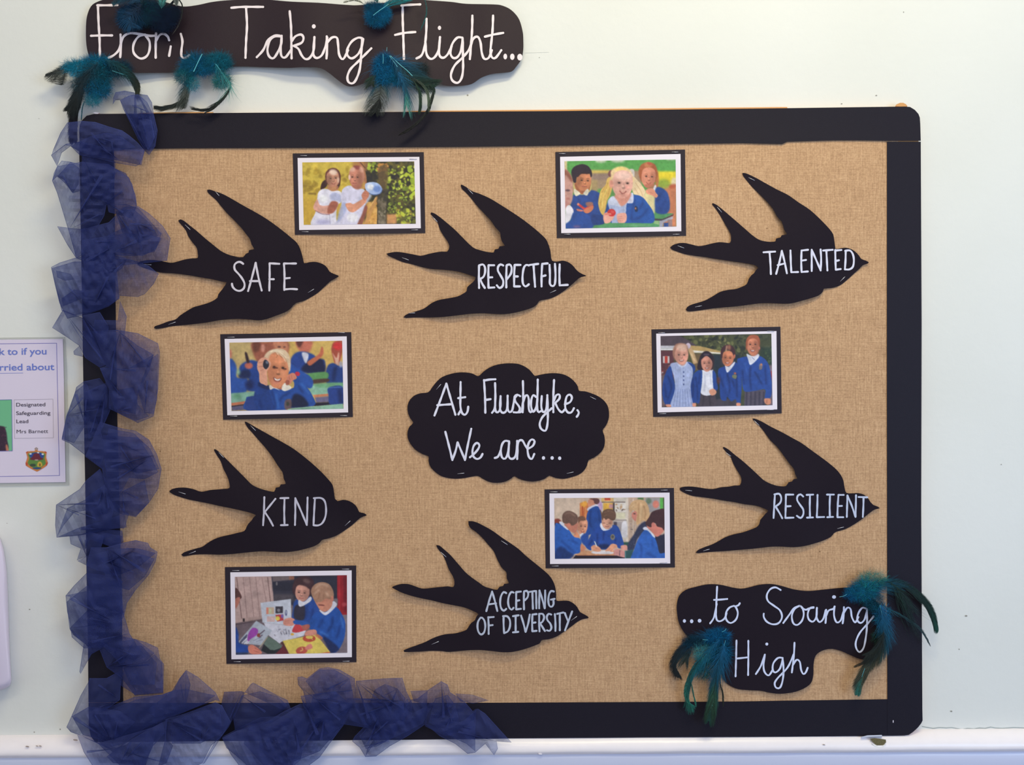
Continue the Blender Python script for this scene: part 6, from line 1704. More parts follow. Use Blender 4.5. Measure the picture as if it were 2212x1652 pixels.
# ------------------------------------------------------------------ tulle garland down the left side and along the bottom
CA = (80, 180, 4.13); CB = (80, 560, 4.13); CC = (80, 940, 4.13); CD = (80, 1300, 4.254); CE = (560, 1400, 3.687)
RUF = [
 (CA, [[(700,80),(780,65),(860,80),(905,95),(985,105),(1025,170),(1040,270),(1075,420),(1055,560),(1000,640),(960,600),(900,500),(830,350),(770,230),(740,150),(700,150),(675,190),(680,130)],
       [(740,150),(820,110),(900,95),(985,170),(1030,270),(1060,450),(1010,600),(960,590),(820,300)],
       [(870,100),(882,100),(892,300),(862,300)], [(895,95),(905,98),(1000,260),(975,265)], [(820,270),(850,285),(972,585),(935,560)], [(900,300),(1020,330),(1050,480),(990,600),(930,470)]]),
 (CA, [[(270,350),(400,335),(520,345),(640,385),(760,420),(830,470),(900,530),(960,600),(920,720),(880,740),(700,710),(500,660),(380,640),(300,560),(250,550),(130,640),(145,590),(210,440)],
       [(125,640),(260,540),(380,520),(560,560),(760,580),(900,590),(960,600),(930,730),(740,690),(500,650),(360,600),(300,560),(220,620),(180,740)],
       [(300,560),(480,470),(620,440),(760,480),(880,570),(720,600),(500,590),(380,600)],
       [(180,740),(220,690),(300,700),(380,720),(370,900),(320,980),(240,860),(180,830),(135,870),(150,800)]]),
 (CA, [[(135,870),(180,740),(400,700),(640,720),(820,840),(880,1000),(890,1090),(620,1080),(600,1180),(390,1540),(350,1560),(280,1310),(180,980)],
       [(700,760),(790,800),(850,900),(890,1090),(850,1200),(640,1150),(620,1060),(650,900)],
       [(400,640),(700,700),(690,900),(620,1060),(480,1000),(400,900)],
       [(180,830),(300,700),(380,760),(380,960),(320,980),(240,880)]]),
 (CA, [[(180,1275),(290,1290),(400,1300),(640,1240),(780,1100),(900,1095),(1000,1160),(1120,1270),(1190,1380),(1160,1580),(1000,1600),(560,1640),(350,1560),(270,1440)],
       [(630,1080),(800,1080),(900,1110),(1110,1340),(1060,1480),(940,1540),(700,1500),(520,1480),(640,1350),(880,1240)],
       [(520,1480),(640,1360),(780,1340),(1000,1350),(1110,1380),(1050,1500),(880,1540),(640,1530),(450,1520)],
       [(700,1140),(860,1120),(1000,1240),(1080,1360),(900,1420),(760,1330)],
       [(400,1400),(640,1360),(760,1420),(640,1560),(400,1600)]]),
 (CB, [[(125,70),(200,30),(330,-10),(600,-60),(900,20),(1000,60),(1085,130),(1040,220),(960,310),(900,335),(740,325),(720,360),(640,420),(480,480),(270,530),(200,390),(160,230)],
       [(130,80),(330,20),(700,20),(720,200),(735,350),(640,410),(480,470),(330,500),(220,460),(200,380)],
       [(510,290),(620,120),(700,370),(680,390)], [(220,350),(330,270),(480,290),(400,350),(230,420)], [(170,100),(300,130),(330,180),(250,190),(180,160)],
       [(400,-20),(800,0),(760,80),(640,160),(430,120)]]),
 (CB, [[(135,610),(230,450),(400,520),(480,640),(620,940),(560,965),(430,880),(375,770),(260,690)], [(325,820),(380,770),(410,870),(330,850)],
       [(515,540),(720,545),(740,370),(800,510),(780,690),(720,640),(500,630)], [(400,500),(560,470),(640,600),(620,760),(540,800),(430,640)]]),
 (CB, [[(500,640),(720,630),(900,660),(1080,750),(1095,830),(1080,1160),(1040,1400),(900,1460),(640,1330),(640,1160),(560,970),(620,950)],
       [(400,640),(480,640),(740,650),(900,770),(1040,850),(1000,960),(800,970),(640,965),(600,940)],
       [(560,970),(820,970),(1040,850),(1000,1000),(900,1180),(880,1380),(700,1330),(650,1160)],
       [(900,1180),(1000,900),(1080,840),(1070,1250),(1040,1380),(960,1370)], [(640,1180),(860,1140),(900,1300),(1000,1400),(880,1440),(700,1360)]]),
 (CB, [[(415,1090),(350,1140),(330,1220),(270,1390),(220,1610),(290,1640),(420,1740),(560,1850),(620,1700),(520,1390),(620,1320),(640,1160),(560,1060)],
       [(340,1180),(440,1100),(500,1250),(480,1380),(430,1480),(330,1640),(220,1600),(260,1400)],
       [(430,1180),(620,1100),(660,1330),(560,1560),(460,1600),(440,1400)]]),
 (CC, [[(430,190),(560,-120),(760,-60),(880,-40),(1000,40),(1070,170),(1110,300),(1080,480),(1000,600),(880,730),(740,700),(640,640),(580,300)],
       [(590,0),(900,20),(1020,200),(1080,330),(960,390),(820,380),(700,600),(620,440)],
       [(700,600),(760,500),(960,400),(1000,600),(880,720),(780,700)],
       [(640,-60),(860,-20),(1010,120),(1090,300),(900,340),(700,280),(600,120)]]),
 (CC, [[(170,620),(380,480),(440,400),(560,300),(640,440),(700,600),(820,700),(780,830),(640,830),(440,880),(360,895),(175,912),(162,800)],
       [(175,912),(270,650),(440,570),(600,600),(560,690),(430,670),(330,690),(240,800)],
       [(175,912),(360,830),(560,770),(780,700),(800,820),(640,840),(440,880)],
       [(430,560),(600,440),(700,600),(660,760),(500,760)]]),
 (CC, [[(290,900),(360,890),(440,880),(640,840),(760,850),(770,950),(700,1010),(560,960),(470,930),(430,1020),(440,1080),(355,1115),(390,1010),(300,970)],
       [(470,920),(560,860),(760,900),(740,1000),(690,1010),(560,950)], [(360,890),(480,860),(600,900),(560,1040),(440,1080),(400,990)]]),
 (CC, [[(440,1160),(480,1000),(620,1000),(760,960),(880,935),(990,960),(1010,1000),(1075,1040),(1060,1120),(1000,1240),(880,1380),(800,1500),(780,1600),(500,1500),(450,1290)],
       [(700,1010),(900,1010),(1060,1050),(900,1180),(700,1260),(500,1190),(360,1120),(440,1080)],
       [(560,1100),(860,1040),(1050,1100),(960,1260),(820,1380),(640,1340)]]),
 (CC, [[(440,1230),(330,1340),(255,1430),(270,1580),(290,1650),(310,1800),(420,1900),(560,1900),(760,1700),(760,1300),(560,1240)],
       [(255,1430),(440,1390),(640,1440),(480,1560),(340,1450)], [(460,1300),(740,1280),(740,1500),(600,1640),(460,1560)]]),
 (CD, [[(270,0),(460,-150),(780,-50),(800,120),(850,290),(920,400),(1000,500),(780,600),(640,400),(500,480),(400,660),(390,640),(430,380),(330,300),(300,250)],
       [(300,240),(470,70),(640,200),(600,380),(480,430),(430,370),(340,305)], [(470,-40),(760,-20),(800,130),(700,280),(520,180)]]),
 (CD, [[(640,300),(760,310),(900,340),(1000,370),(1110,420),(1130,520),(1165,570),(1160,840),(900,860),(780,700),(640,600),(560,400)],
       [(590,390),(900,340),(1080,470),(980,560),(860,590),(780,580)], [(800,600),(1000,550),(1080,480),(1150,560),(1155,830),(900,850),(760,760)],
       [(480,700),(640,700),(780,620),(760,900),(620,1000),(480,1000)], [(700,420),(960,400),(1100,560),(1080,760),(860,760)]]),
 (CD, [[(480,720),(400,860),(320,1040),(270,1150),(310,1195),(420,1235),(640,1340),(800,1300),(1000,1150),(1190,1060),(1480,960),(1640,900),(1680,910),(1640,830),(1480,690),(1370,625),(1320,690),(1260,810),(1150,850),(900,870),(700,950),(480,1000)],
       [(640,1010),(900,900),(1150,850),(1260,810),(1370,800),(1640,860),(1480,960),(1190,1080),(900,1230),(700,1380),(560,1280)],
       [(1370,625),(1410,760),(1360,980),(1090,1060),(1000,1000),(1240,820),(1310,700)],
       [(320,1050),(480,960),(760,1000),(900,1100),(700,1300),(420,1220)]]),
 (CD, [[(370,1220),(560,1290),(700,1350),(820,1310),(1000,1180),(1200,1080),(1180,1250),(1250,1320),(1190,1480),(1000,1560),(520,1520),(430,1380)],
       [(640,1420),(800,1300),(1150,1100),(1180,1200),(1050,1340),(1000,1500),(700,1480)],
       [(560,1300),(900,1200),(1100,1140),(1060,1340),(960,1540),(760,1500)],
       [(1180,1080),(1400,1010),(1640,920),(1700,950),(1780,1100),(1700,1230),(1600,1320),(1520,1480),(1350,1560),(1100,1560),(1180,1250)],
       [(1220,1090),(1500,1000),(1680,980),(1700,1200),(1500,1300),(1240,1300)]]),
 (CD, [[(1720,825),(1880,820),(1910,830),(1840,1000),(1760,1150),(1700,1230),(1540,1480),(1520,1490),(1680,1200),(1690,960)],
       [(1910,830),(1960,760),(1985,740),(2100,800),(2212,860),(2300,900),(2350,1020),(2212,1060),(2000,1140),(1840,1180),(1700,1250),(1740,1340),(1850,1430),(1950,1520),(2100,1560),(2300,1560),(2420,1450),(2500,1100)],
       [(1880,860),(2050,820),(2212,870),(2300,950),(2200,1080),(1950,1160),(1820,1180),(1800,1050)]]),
 (CD, [[(1700,1240),(1850,1160),(2050,1060),(2212,1050),(2420,1100),(2400,1300),(2350,1500),(2212,1600),(1900,1560),(1780,1400)],
       [(1960,1120),(2300,1060),(2440,1260),(2300,1480),(2080,1500),(1900,1300)]]),
 (CE, [[(305,230),(340,225),(380,240),(480,160),(550,150),(640,170),(760,240),(765,330),(760,440),(680,600),(560,760),(480,870),(400,930),(280,1000),(100,900),(0,800),(0,620),(200,500),(330,440),(380,450),(350,340),(310,290)],
       [(370,260),(480,170),(600,170),(720,240),(740,340),(600,350),(450,370)], [(430,370),(740,330),(760,450),(600,560),(480,620),(400,500)],
       [(60,620),(300,470),(520,520),(640,640),(480,820),(280,900),(120,780)], [(330,380),(600,340),(740,460),(660,620),(480,720),(380,560)]]),
 (CE, [[(770,260),(1000,240),(1140,235),(1170,340),(1215,430),(1220,520),(1180,600),(900,640),(640,600),(760,440)],
       [(920,330),(1000,285),(1100,320),(1165,400),(1140,480),(1040,470),(960,460),(880,440)], [(700,400),(900,400),(1150,420),(1160,600),(900,640),(700,560)]]),
 (CE, [[(760,700),(900,560),(980,470),(1140,480),(1210,410),(1260,400),(1340,340),(1330,600),(1180,700),(1040,780),(930,860),(845,865),(800,790),(740,740)],
       [(980,640),(1180,400),(1220,520),(1400,420),(1300,600),(1100,700),(900,780),(845,860),(860,800)], [(800,700),(960,520),(1120,560),(1080,700),(940,780),(850,800)]]),
 (CE, [[(1205,340),(1340,335),(1450,262),(1500,290),(1520,350),(1600,400),(1640,430),(1700,500),(1730,480),(1700,640),(1560,680),(1480,700),(1320,620),(1340,450),(1230,420)],
       [(1400,400),(1500,370),(1560,450),(1600,600),(1480,660),(1350,590)], [(1560,360),(1700,370),(1830,415),(1700,440),(1600,420)]]),
 (CE, [[(1320,600),(1480,640),(1640,570),(1740,480),(1800,520),(2010,750),(1890,740),(1900,800),(1870,850),(1800,760),(1720,830),(1660,840),(1560,760),(1440,700)],
       [(1480,670),(1580,620),(1730,490),(1720,640),(1720,820),(1650,760),(1560,720)]]),
]
garl = empty('tulle_garland', at(300, 1640, .03), 'gathered navy blue tulle garland down the left side and along the bottom of the board', 'garland')
rt = random.Random(11)
layer = 0
for ri, (c, facets) in enumerate(RUF):
    V = []; F = []
    for fi, poly in enumerate(facets):
        P = cv(poly, *c)
        area_ = abs(sum(P[i][0] * P[(i + 1) % len(P)][1] - P[(i + 1) % len(P)][0] * P[i][1] for i in range(len(P)))) / 2
        step = 7 if area_ > 900 else 4
        vv, ff = tess(P, step)
        A = np.array(vv)
        ed = edge_dist(A[:, 0], A[:, 1], P)
        cx, cy = A[:, 0].mean(), A[:, 1].mean()
        size = math.sqrt(area_)
        # each gathered fold bellies out from the board, tips one way and carries a few straight creases
        tx, ty = rt.uniform(-.26, .26), rt.uniform(-.30, .30)
        base = .0275 + .0042 * fi + .0010 * (ri % 3) + size * .018 * .01
        d = base + .016 * (1 - np.exp(-ed / 14.0)) * min(1, size / 50)
        d += .001 * (tx * (A[:, 0] - cx) + ty * (A[:, 1] - cy)) * min(1.0, 60 / max(size, 1))
        for _ in range(3):
            a = rt.uniform(0, math.pi); ph = rt.uniform(0, 6); wl = rt.uniform(18, 44)
            q = ((A[:, 0] - cx) * math.cos(a) + (A[:, 1] - cy) * math.sin(a)) / wl + ph
            tri = np.abs((q % 1.0) - .5) * 2          # sharp creases rather than waves
            d += .0065 * (tri - .5) * np.clip(ed / 10.0, 0, 1)
        d = d + (.016 if ri == 1 else -.004 if ri == 0 else 0)
        d = np.maximum(d, .0262)
        if np.min(A[:, 1]) > 1560: d += .012
        d = np.where(A[:, 1] > 1585, np.maximum(d, .037 + .0016 * fi + .0005 * ri), d)
        n0 = len(V)
        V += [at(x, y, k) for (x, y), k in zip(vv, d)]
        F += [(a + n0, b + n0, e + n0) for a, b, e in ff]
        # gathered pleats: thin doubled triangles running out from a pinched corner
        if area_ > 2200:
            i0 = rt.randrange(len(P))
            for q_ in range(3 if area_ > 6000 else 2):
                j0 = (i0 + len(P) // 2 + (q_ - 1) + rt.choice((0, 0, 1, 2))) % len(P)
                if j0 == i0: continue
                (xa, ya), (xb, yb) = P[i0], P[j0]
                L = math.hypot(xb - xa, yb - ya)
                if L < 28 or L > 170: continue
                e = rt.uniform(.40, .95)
                xb, yb = xa + (xb - xa) * e, ya + (yb - ya) * e
                ts = np.linspace(.06, 1, 9)
                if not inside(xa + (xb - xa) * ts, ya + (yb - ya) * ts, P).all(): continue
                wq = rt.uniform(1.2, 4.5); nx, ny = -(yb - ya) / L, (xb - xa) / L
                n0 = len(V); dz = float(d.max()) + .0006
                mx_, my_ = (xa + xb) / 2, (ya + yb) / 2
                V += [at(xa, ya, max(base, .027) + .002), at(xb + nx * wq, yb + ny * wq, dz), at(xb - nx * wq, yb - ny * wq, dz), at(mx_, my_, dz + .002)]
                F += [(n0, n0 + 1, n0 + 3), (n0, n0 + 3, n0 + 2), (n0 + 1, n0 + 2, n0 + 3)]
        # the turned fold along the rim: a narrow doubled strip
        R = P + [P[0]]
        ins = []
        for i, (x, y) in enumerate(R[:-1]):
            a = np.array(P[i - 1]); b = np.array(P[i]); e = np.array(P[(i + 1) % len(P)])
            t1 = (b - a) / (np.linalg.norm(b - a) + 1e-6); t2 = (e - b) / (np.linalg.norm(e - b) + 1e-6)
            nrm = np.array([-(t1 + t2)[1], (t1 + t2)[0]]); nrm /= (np.linalg.norm(nrm) + 1e-6)
            q = b + nrm * 1.1
            if not inside([q[0]], [q[1]], P)[0]: q = b - nrm * 1.1
            ins.append(tuple(q))
        m = len(P)
        n0 = len(V)
        for (x, y) in P: V.append(at(x, y, max(base, .0268) + .0006 + (.010 if y > 1585 else 0)))
        for (x, y) in ins: V.append(at(x, y, max(base, .0268) + .0016 + (.010 if y > 1585 else 0)))
        for i in range(m):
            F.append((n0 + i, n0 + (i + 1) % m, n0 + m + (i + 1) % m, n0 + m + i))
    mk('ruffle', V, F, M_TULLE, garl, smooth=False)
stp = lambda x, y: .030
for a, b in (((225.5, 1331.5), (235.5, 1321)), ((815, 1557), (818, 1543))):
    staple(garl, a, b, stp, .012)


# ------------------------------------------------------------------ feather bunches
def feather_geo(V, F, C, pts, wl, wr, cols, dens=1.0, sweep=50, d0=.030, d1=.036, fluff=.35, thick=1.0, rnd=None, bare=0.06, curl=.25, ragged=.15):
    """quill line with barbs on both sides; wl, wr widths left and right of the quill; cols = stops (t, rgb)"""
    P = catmull(pts, 1.0)
    n = len(P)

    def col(t, j=0.0):
        for k in range(len(cols) - 1):
            if t <= cols[k + 1][0]:
                u = (t - cols[k][0]) / (cols[k + 1][0] - cols[k][0] + 1e-9)
                u = max(0, min(1, u))
                c = [cols[k][1][q] * (1 - u) + cols[k + 1][1][q] * u for q in range(3)]
                break
        else:
            c = cols[-1][1]
        m = .88 + j
        return lin([max(0, min(255, v * m)) for v in c])

    def prof(t):
        return (min(1, (t - bare) / .18 + .35) if t > bare else 0) * (1 if t < .72 else max(.05, 1 - ((t - .72) / .28) ** 1.8))
    k = 0.0
    while k < n - 1:
        i = int(k); t = i / (n - 1)
        x, y = P[i]
        q = P[min(i + 3, n - 1)]; q0 = P[max(i - 3, 0)]
        ang = math.atan2(q[1] - q0[1], q[0] - q0[0])
        dep = d0 + (d1 - d0) * t
        for side, W_ in ((-1, wl), (1, wr)):
            L = W_ * prof(t)
            if L < .8: continue
            L = min(L / max(.30, math.sin(math.radians(sweep))), L * 1.9)
            soft = max(0.0, 1 - t / max(fluff, 1e-3)) if fluff > 0 else 0.0
            L *= 1 + rnd.uniform(-1, 1) * (ragged + .45 * soft)
            sw = math.radians(sweep + rnd.uniform(-1, 1) * (4 + 45 * soft))
            a0 = ang + side * sw
            cl = -side * curl * rnd.uniform(.6, 1.4) + soft * rnd.uniform(-.6, .6)
            wd = (.95 - .45 * soft) * thick
            c = col(t, rnd.uniform(-.22, .22))
            px, py = x, y
            a = a0
            segs = 3
            n0 = len(V)
            dd = dep + rnd.uniform(0, .0035) * (1 + 2.5 * soft)
            for s_ in range(segs + 1):
                f = s_ / segs
                hw = wd * (1 - f * .85) * .5
                V.append(at(px - math.sin(a) * hw, py + math.cos(a) * hw, dd)); V.append(at(px + math.sin(a) * hw, py - math.cos(a) * hw, dd))
                C.append(c); C.append(c)
                px += math.cos(a) * L / segs; py += math.sin(a) * L / segs
                a += cl / segs * 2
                dd += rnd.uniform(-.0006, .0014)
            for s_ in range(segs):
                F.append((n0 + 2 * s_, n0 + 2 * s_ + 1, n0 + 2 * s_ + 3, n0 + 2 * s_ + 2))
        k += 1.0 / dens * (.55)


def down_geo(V, F, C, cx, cy, rx, ry, cols, n, rnd, d0=.032, rot=0, length=.55):
    """soft down: short wandering hairs rooted near the middle"""
    for _ in range(n):
        th = rnd.uniform(0, 2 * math.pi); r = rnd.random() ** .7 * .62
        x = cx + rx * r * math.cos(th); y = cy + ry * r * math.sin(th)
        a = math.atan2(ry * math.sin(th), rx * math.cos(th)) + rnd.gauss(0, 1.0)
        L = (rx + ry) / 2 * length * rnd.uniform(.35, 1.05)
        c = rnd.choice(cols); m = rnd.uniform(.6, 1.12)
        c = lin([min(255, v * m) for v in c])
        n0 = len(V); dd = d0 + rnd.uniform(0, .011)
        segs = 4
        for s_ in range(segs + 1):
            f = s_ / segs
            hw = .33 * (1 - f * .7)
            V.append(at(x - math.sin(a) * hw, y + math.cos(a) * hw, dd)); V.append(at(x + math.sin(a) * hw, y - math.cos(a) * hw, dd))
            C.append(c); C.append(c)
            x += math.cos(a) * L / segs; y += math.sin(a) * L / segs
            a += rnd.gauss(0, .3)
        for s_ in range(segs):
            F.append((n0 + 2 * s_, n0 + 2 * s_ + 1, n0 + 2 * s_ + 3, n0 + 2 * s_ + 2))


def bunch(label, crop, feathers, downs, quills=(), seed=1, base=.030, origin=(0, 0)):
    ox, oy, s = crop
    rnd = random.Random(seed)
    o = cv([origin], ox, oy, s)[0]
    t = empty('feather_bunch', at(o[0], o[1], base), label, 'feathers', 'teal feather bunches')
    for i, f in enumerate(feathers):
        V = []; F = []; C = []
        kw = dict(f.get('kw', {}))
        d0 = base + f.get('z', .003 * i)
        feather_geo(V, F, C, cv(f['p'], ox, oy, s), f['w'][0] / s, f['w'][1] / s, f['c'], d0=d0, d1=d0 + .004, rnd=rnd, **kw)
        fo = mk('feather', V, F, M_FEATHER, t, smooth=False, colors=np.array(C))
        V = []; F = []
        q = cv(f['p'], ox, oy, s)
        ribbon_geo(q, f.get('qw', .9), lambda x, y: d0 + .0062, 0.0, V, F, step=3)
        mk('quill', V, flat_fix(V, F), f.get('qm', M_QD), fo, smooth=False)
    for (cx, cy, rx, ry, cols, n) in downs:
        V = []; F = []; C = []
        down_geo(V, F, C, ox + cx / s, oy + cy / s, rx / s * 1.06, ry / s * 1.06, cols, int(n * 2.2), rnd, d0=base + .002)
        do = mk('down', V, F, M_DOWN, t, smooth=False, colors=np.array(C))
        do['kind'] = 'stuff'
    for q, wq in quills:
        V = []; F = []
        ribbon_geo(cv(q, ox, oy, s), wq, lambda x, y: base + .018, 0.0, V, F, step=3)
        mk('quill', V, flat_fix(V, F), M_QL, t, smooth=False)
    return t


M_QD = plain('dark_quill', (24, 34, 36), .5, .3)
M_QL = plain('pale_teal_quill', (92, 182, 196), .4, .4)
TEAL = (22, 122, 150); DTEAL = (18, 82, 104); CYAN = (24, 148, 190); BLK = (24, 32, 34); GRN = (30, 62, 50); GRY = (84, 92, 88); DBLU = (20, 70, 108); AQUA = (90, 168, 158); BLU = (18, 108, 162); NVY = (22, 40, 66); OLV = (62, 66, 46)

bunch('teal and black feather bunch at the lower left end of the title banner', (90, 100, 8.696), [
    dict(p=[(1150,270),(900,290),(640,320),(430,400),(250,500),(70,542)], w=(150, 80), c=[(0, CYAN), (.45, TEAL), (.62, GRY), (.8, (70,76,72)), (1, BLK)], kw=dict(dens=1.2, fluff=.75, sweep=34)),
    dict(p=[(470,350),(440,480),(420,600),(378,728)], w=(60, 260), c=[(0, (70,84,84)), (.5, (58,64,60)), (1, (44,50,46))], kw=dict(dens=1.2, fluff=.1, sweep=62, curl=-.2)),
    dict(p=[(1100,260),(900,450),(760,650),(680,850),(600,1050),(480,1215)], w=(190, 150), c=[(0, DTEAL), (.3, (24,48,60)), (.7, (30,40,44)), (1, BLK)], kw=dict(dens=1.9, fluff=.6, sweep=30)),
    dict(p=[(820,720),(720,950),(650,1150),(615,1350),(600,1560),(605,1800)], w=(125, 145), c=[(0, (26,44,48)), (.4, (26,22,32)), (1, (24,16,28))], kw=dict(dens=3.0, fluff=.1, sweep=22, ragged=.05, curl=.1), z=-.009),
    dict(p=[(1180,250),(1400,330),(1600,450),(1740,600),(1810,740),(1830,885)], w=(60, 220), c=[(0, DTEAL), (.35, (20,70,72)), (.6, (28,44,44)), (1, OLV)], kw=dict(dens=2.6, fluff=.45, sweep=36, curl=.5)),
    dict(p=[(820,1000),(770,1150),(745,1390)], w=(16, 26), c=[(0, TEAL), (1, DTEAL)], kw=dict(dens=2.0, fluff=.1, sweep=20)),
], [(1010, 560, 420, 330, [DTEAL, (20,60,74), (24,52,62), TEAL], 1500), (1050, 800, 340, 240, [BLU, DTEAL, (22,96,122)], 1000), (680, 380, 420, 150, [CYAN, TEAL, TEAL], 650),
    (640, 480, 220, 130, [TEAL, CYAN], 300), (960, 1000, 220, 180, [TEAL, (40,130,150)], 330), (1450, 420, 330, 190, [DTEAL, NVY, (22,64,86)], 700), (700, 720, 200, 240, [(60,140,160), DTEAL, GRY], 220), (1030, 270, 360, 120, [BLU, DTEAL, TEAL], 600)],
    quills=[([(1330,460),(1480,510),(1620,550)], .9)], seed=3, origin=(1000, 1100))

bunch('teal feather bunch with two curved black tips under the banner beside From', (350, 90, 9.72), [
    dict(p=[(840,250),(660,620),(560,880),(500,1120),(460,1300),(445,1400)], w=(120, 210), c=[(0, BLU), (.4, DTEAL), (.65, GRY), (1, (44,52,46))], kw=dict(dens=1.1, fluff=.6, sweep=28, curl=.2)),
    dict(p=[(560,1000),(480,1180),(330,1300),(140,1370),(0,1390),(-170,1375)], w=(90, 90), c=[(0, GRY), (.3, (50,58,50)), (1, BLK)], kw=dict(dens=2.0, fluff=.2, sweep=24, ragged=.25), z=-.004),
    dict(p=[(1060,380),(1250,640),(1400,820),(1440,930),(1370,1110),(1220,1290),(1060,1410),(860,1460),(620,1425)], w=(14, 170), c=[(0, TEAL), (.35, AQUA), (.5, (50,72,62)), (.65, BLK), (1, BLK)], kw=dict(dens=1.0, fluff=.45, sweep=26, curl=.2, ragged=.5)),
    dict(p=[(1430,950),(1350,1140),(1210,1300),(1060,1430),(900,1500)], w=(12, 70), c=[(0, (36,50,48)), (1, (24,28,30))], kw=dict(dens=2.6, fluff=.05, sweep=20)),
], [(700, 480, 420, 280, [DTEAL, BLU, (20,90,110)], 1300), (1180, 440, 380, 260, [DTEAL, TEAL, (24,90,108)], 1200), (450, 720, 260, 220, [DTEAL, (30,110,120)], 480), (1250, 820, 260, 240, [(30,116,118), TEAL, (40,110,100)], 620), (650, 880, 180, 220, [TEAL, (60,130,140)], 260), (920, 560, 300, 200, [BLU, DTEAL], 500)],
    quills=[([(840,262),(760,420),(665,625)], 1.5), ([(1130,470),(1230,600)], .7)], seed=5, origin=(900, 900))

bunch('blue feather bunch with a long curved black plume under the banner before Flight', (770, 90, 7.865), [
    dict(p=[(470,210),(450,500),(420,760),(385,960),(310,1190)], w=(230, 300), c=[(0, BLU), (.45, DTEAL), (.6, GRY), (.85, (70,76,72)), (1, BLK)], kw=dict(dens=1.0, fluff=.5, sweep=52, curl=.5)),
    dict(p=[(400,960),(370,1060),(330,1140),(320,1205)], w=(90, 110), c=[(0, BLK), (1, BLK)], kw=dict(dens=3.0, fluff=0, sweep=38)),
    dict(p=[(330,560),(280,640),(260,730)], w=(70, 120), c=[(0, GRN), (1, (24,44,40))], kw=dict(dens=2.5, fluff=.1, sweep=40)),
    dict(p=[(560,240),(760,430),(950,620),(1100,720),(1310,790)], w=(250, 150), c=[(0, BLU), (.4, (22,70,84)), (.7, (28,54,46)), (1, (34,66,54))], kw=dict(dens=2.2, fluff=.35, sweep=44)),
    dict(p=[(700,480),(800,700),(840,880),(850,1080)], w=(170, 160), c=[(0, BLU), (.5, DTEAL), (.75, (52,134,130)), (1, (110,160,150))], kw=dict(dens=1.0, fluff=.5, sweep=16, curl=.1, ragged=.4)),
    dict(p=[(960,640),(1050,820),(1080,1000),(1070,1190)], w=(80, 80), c=[(0, (34,74,56)), (1, (22,50,40))], kw=dict(dens=2.2, fluff=.05, sweep=14)),
    dict(p=[(980,620),(1120,720),(1200,840),(1240,1000),(1245,1100)], w=(20, 120), c=[(0, (74,92,78)), (.6, (96,116,96)), (1, (50,60,50))], kw=dict(dens=2.4, fluff=.05, sweep=20)),
    dict(p=[(1250,740),(1305,800),(1275,980),(1215,1150),(1080,1330),(900,1480),(715,1590)], w=(66, 70), c=[(0, GRN), (.3, BLK), (1, (16,14,20))], kw=dict(dens=3.2, fluff=.02, sweep=16, ragged=.08, bare=.0), z=.012),
], [(480, 430, 230, 290, [BLU, (16,104,150), DBLU], 1400), (760, 600, 280, 230, [BLU, DTEAL, (18,96,124)], 900), (480, 620, 200, 150, [DTEAL, BLU], 400), (1080, 480, 220, 170, [(30,52,54), (28,44,48)], 300)],
    quills=[([(560,240),(620,320),(695,425)], .8), ([(580,240),(740,390),(850,480),(950,580)], 1.1), ([(452,210),(456,300),(452,370)], .8), ([(518,95),(512,160)], .6)], seed=7, origin=(650, 900))

bunch('dark blue feather bunch at the top edge of the banner above From', (230, 0, 11.64), [
    dict(p=[(1560,-160),(1780,-40),(1900,140),(1885,400),(1800,650),(1650,880)], w=(36, 34), c=[(0, BLK), (.5, (50,52,50)), (1, (76,72,74))], kw=dict(dens=2.6, fluff=.0, sweep=18, ragged=.06, bare=0)),
    dict(p=[(1080,-40),(1160,130),(1300,210),(1480,200),(1640,80),(1700,-40)], w=(60, 60), c=[(0, (24,44,52)), (1, (24,36,44))], kw=dict(dens=2.4, fluff=.1, sweep=22)),
    dict(p=[(1380,220),(1390,120),(1400,20),(1400,-120)], w=(170, 170), c=[(0, (70,150,150)), (1, (110,176,168))], kw=dict(dens=2.4, fluff=.1, sweep=30, bare=0)),
    dict(p=[(1760,160),(1760,60),(1760,-60)], w=(150, 80), c=[(0, (110,120,116)), (1, (120,128,122))], kw=dict(dens=2.0, fluff=.1, sweep=34, bare=0)),
    dict(p=[(900,100),(700,300),(560,500),(640,700)], w=(260, 260), c=[(0, NVY), (.6, DBLU), (1, (20,76,116))], kw=dict(dens=1.6, fluff=.9, sweep=50)),
    dict(p=[(900,60),(600,-20),(300,20),(150,110)], w=(120, 90), c=[(0, DBLU), (1, (30,70,84))], kw=dict(dens=1.5, fluff=.9, sweep=40)),
], [(620, 420, 420, 380, [(18,66,106), NVY, (20,78,116), (20,60,90)], 2400), (1000, 300, 520, 360, [NVY, (22,58,80), (24,66,74)], 2400), (1420, 480, 420, 380, [(22,30,52), (20,32,56), NVY], 2400), (1700, 330, 200, 260, [(24,34,54), (24,40,56)], 600)],
    seed=9, base=.032, origin=(1000, 400))

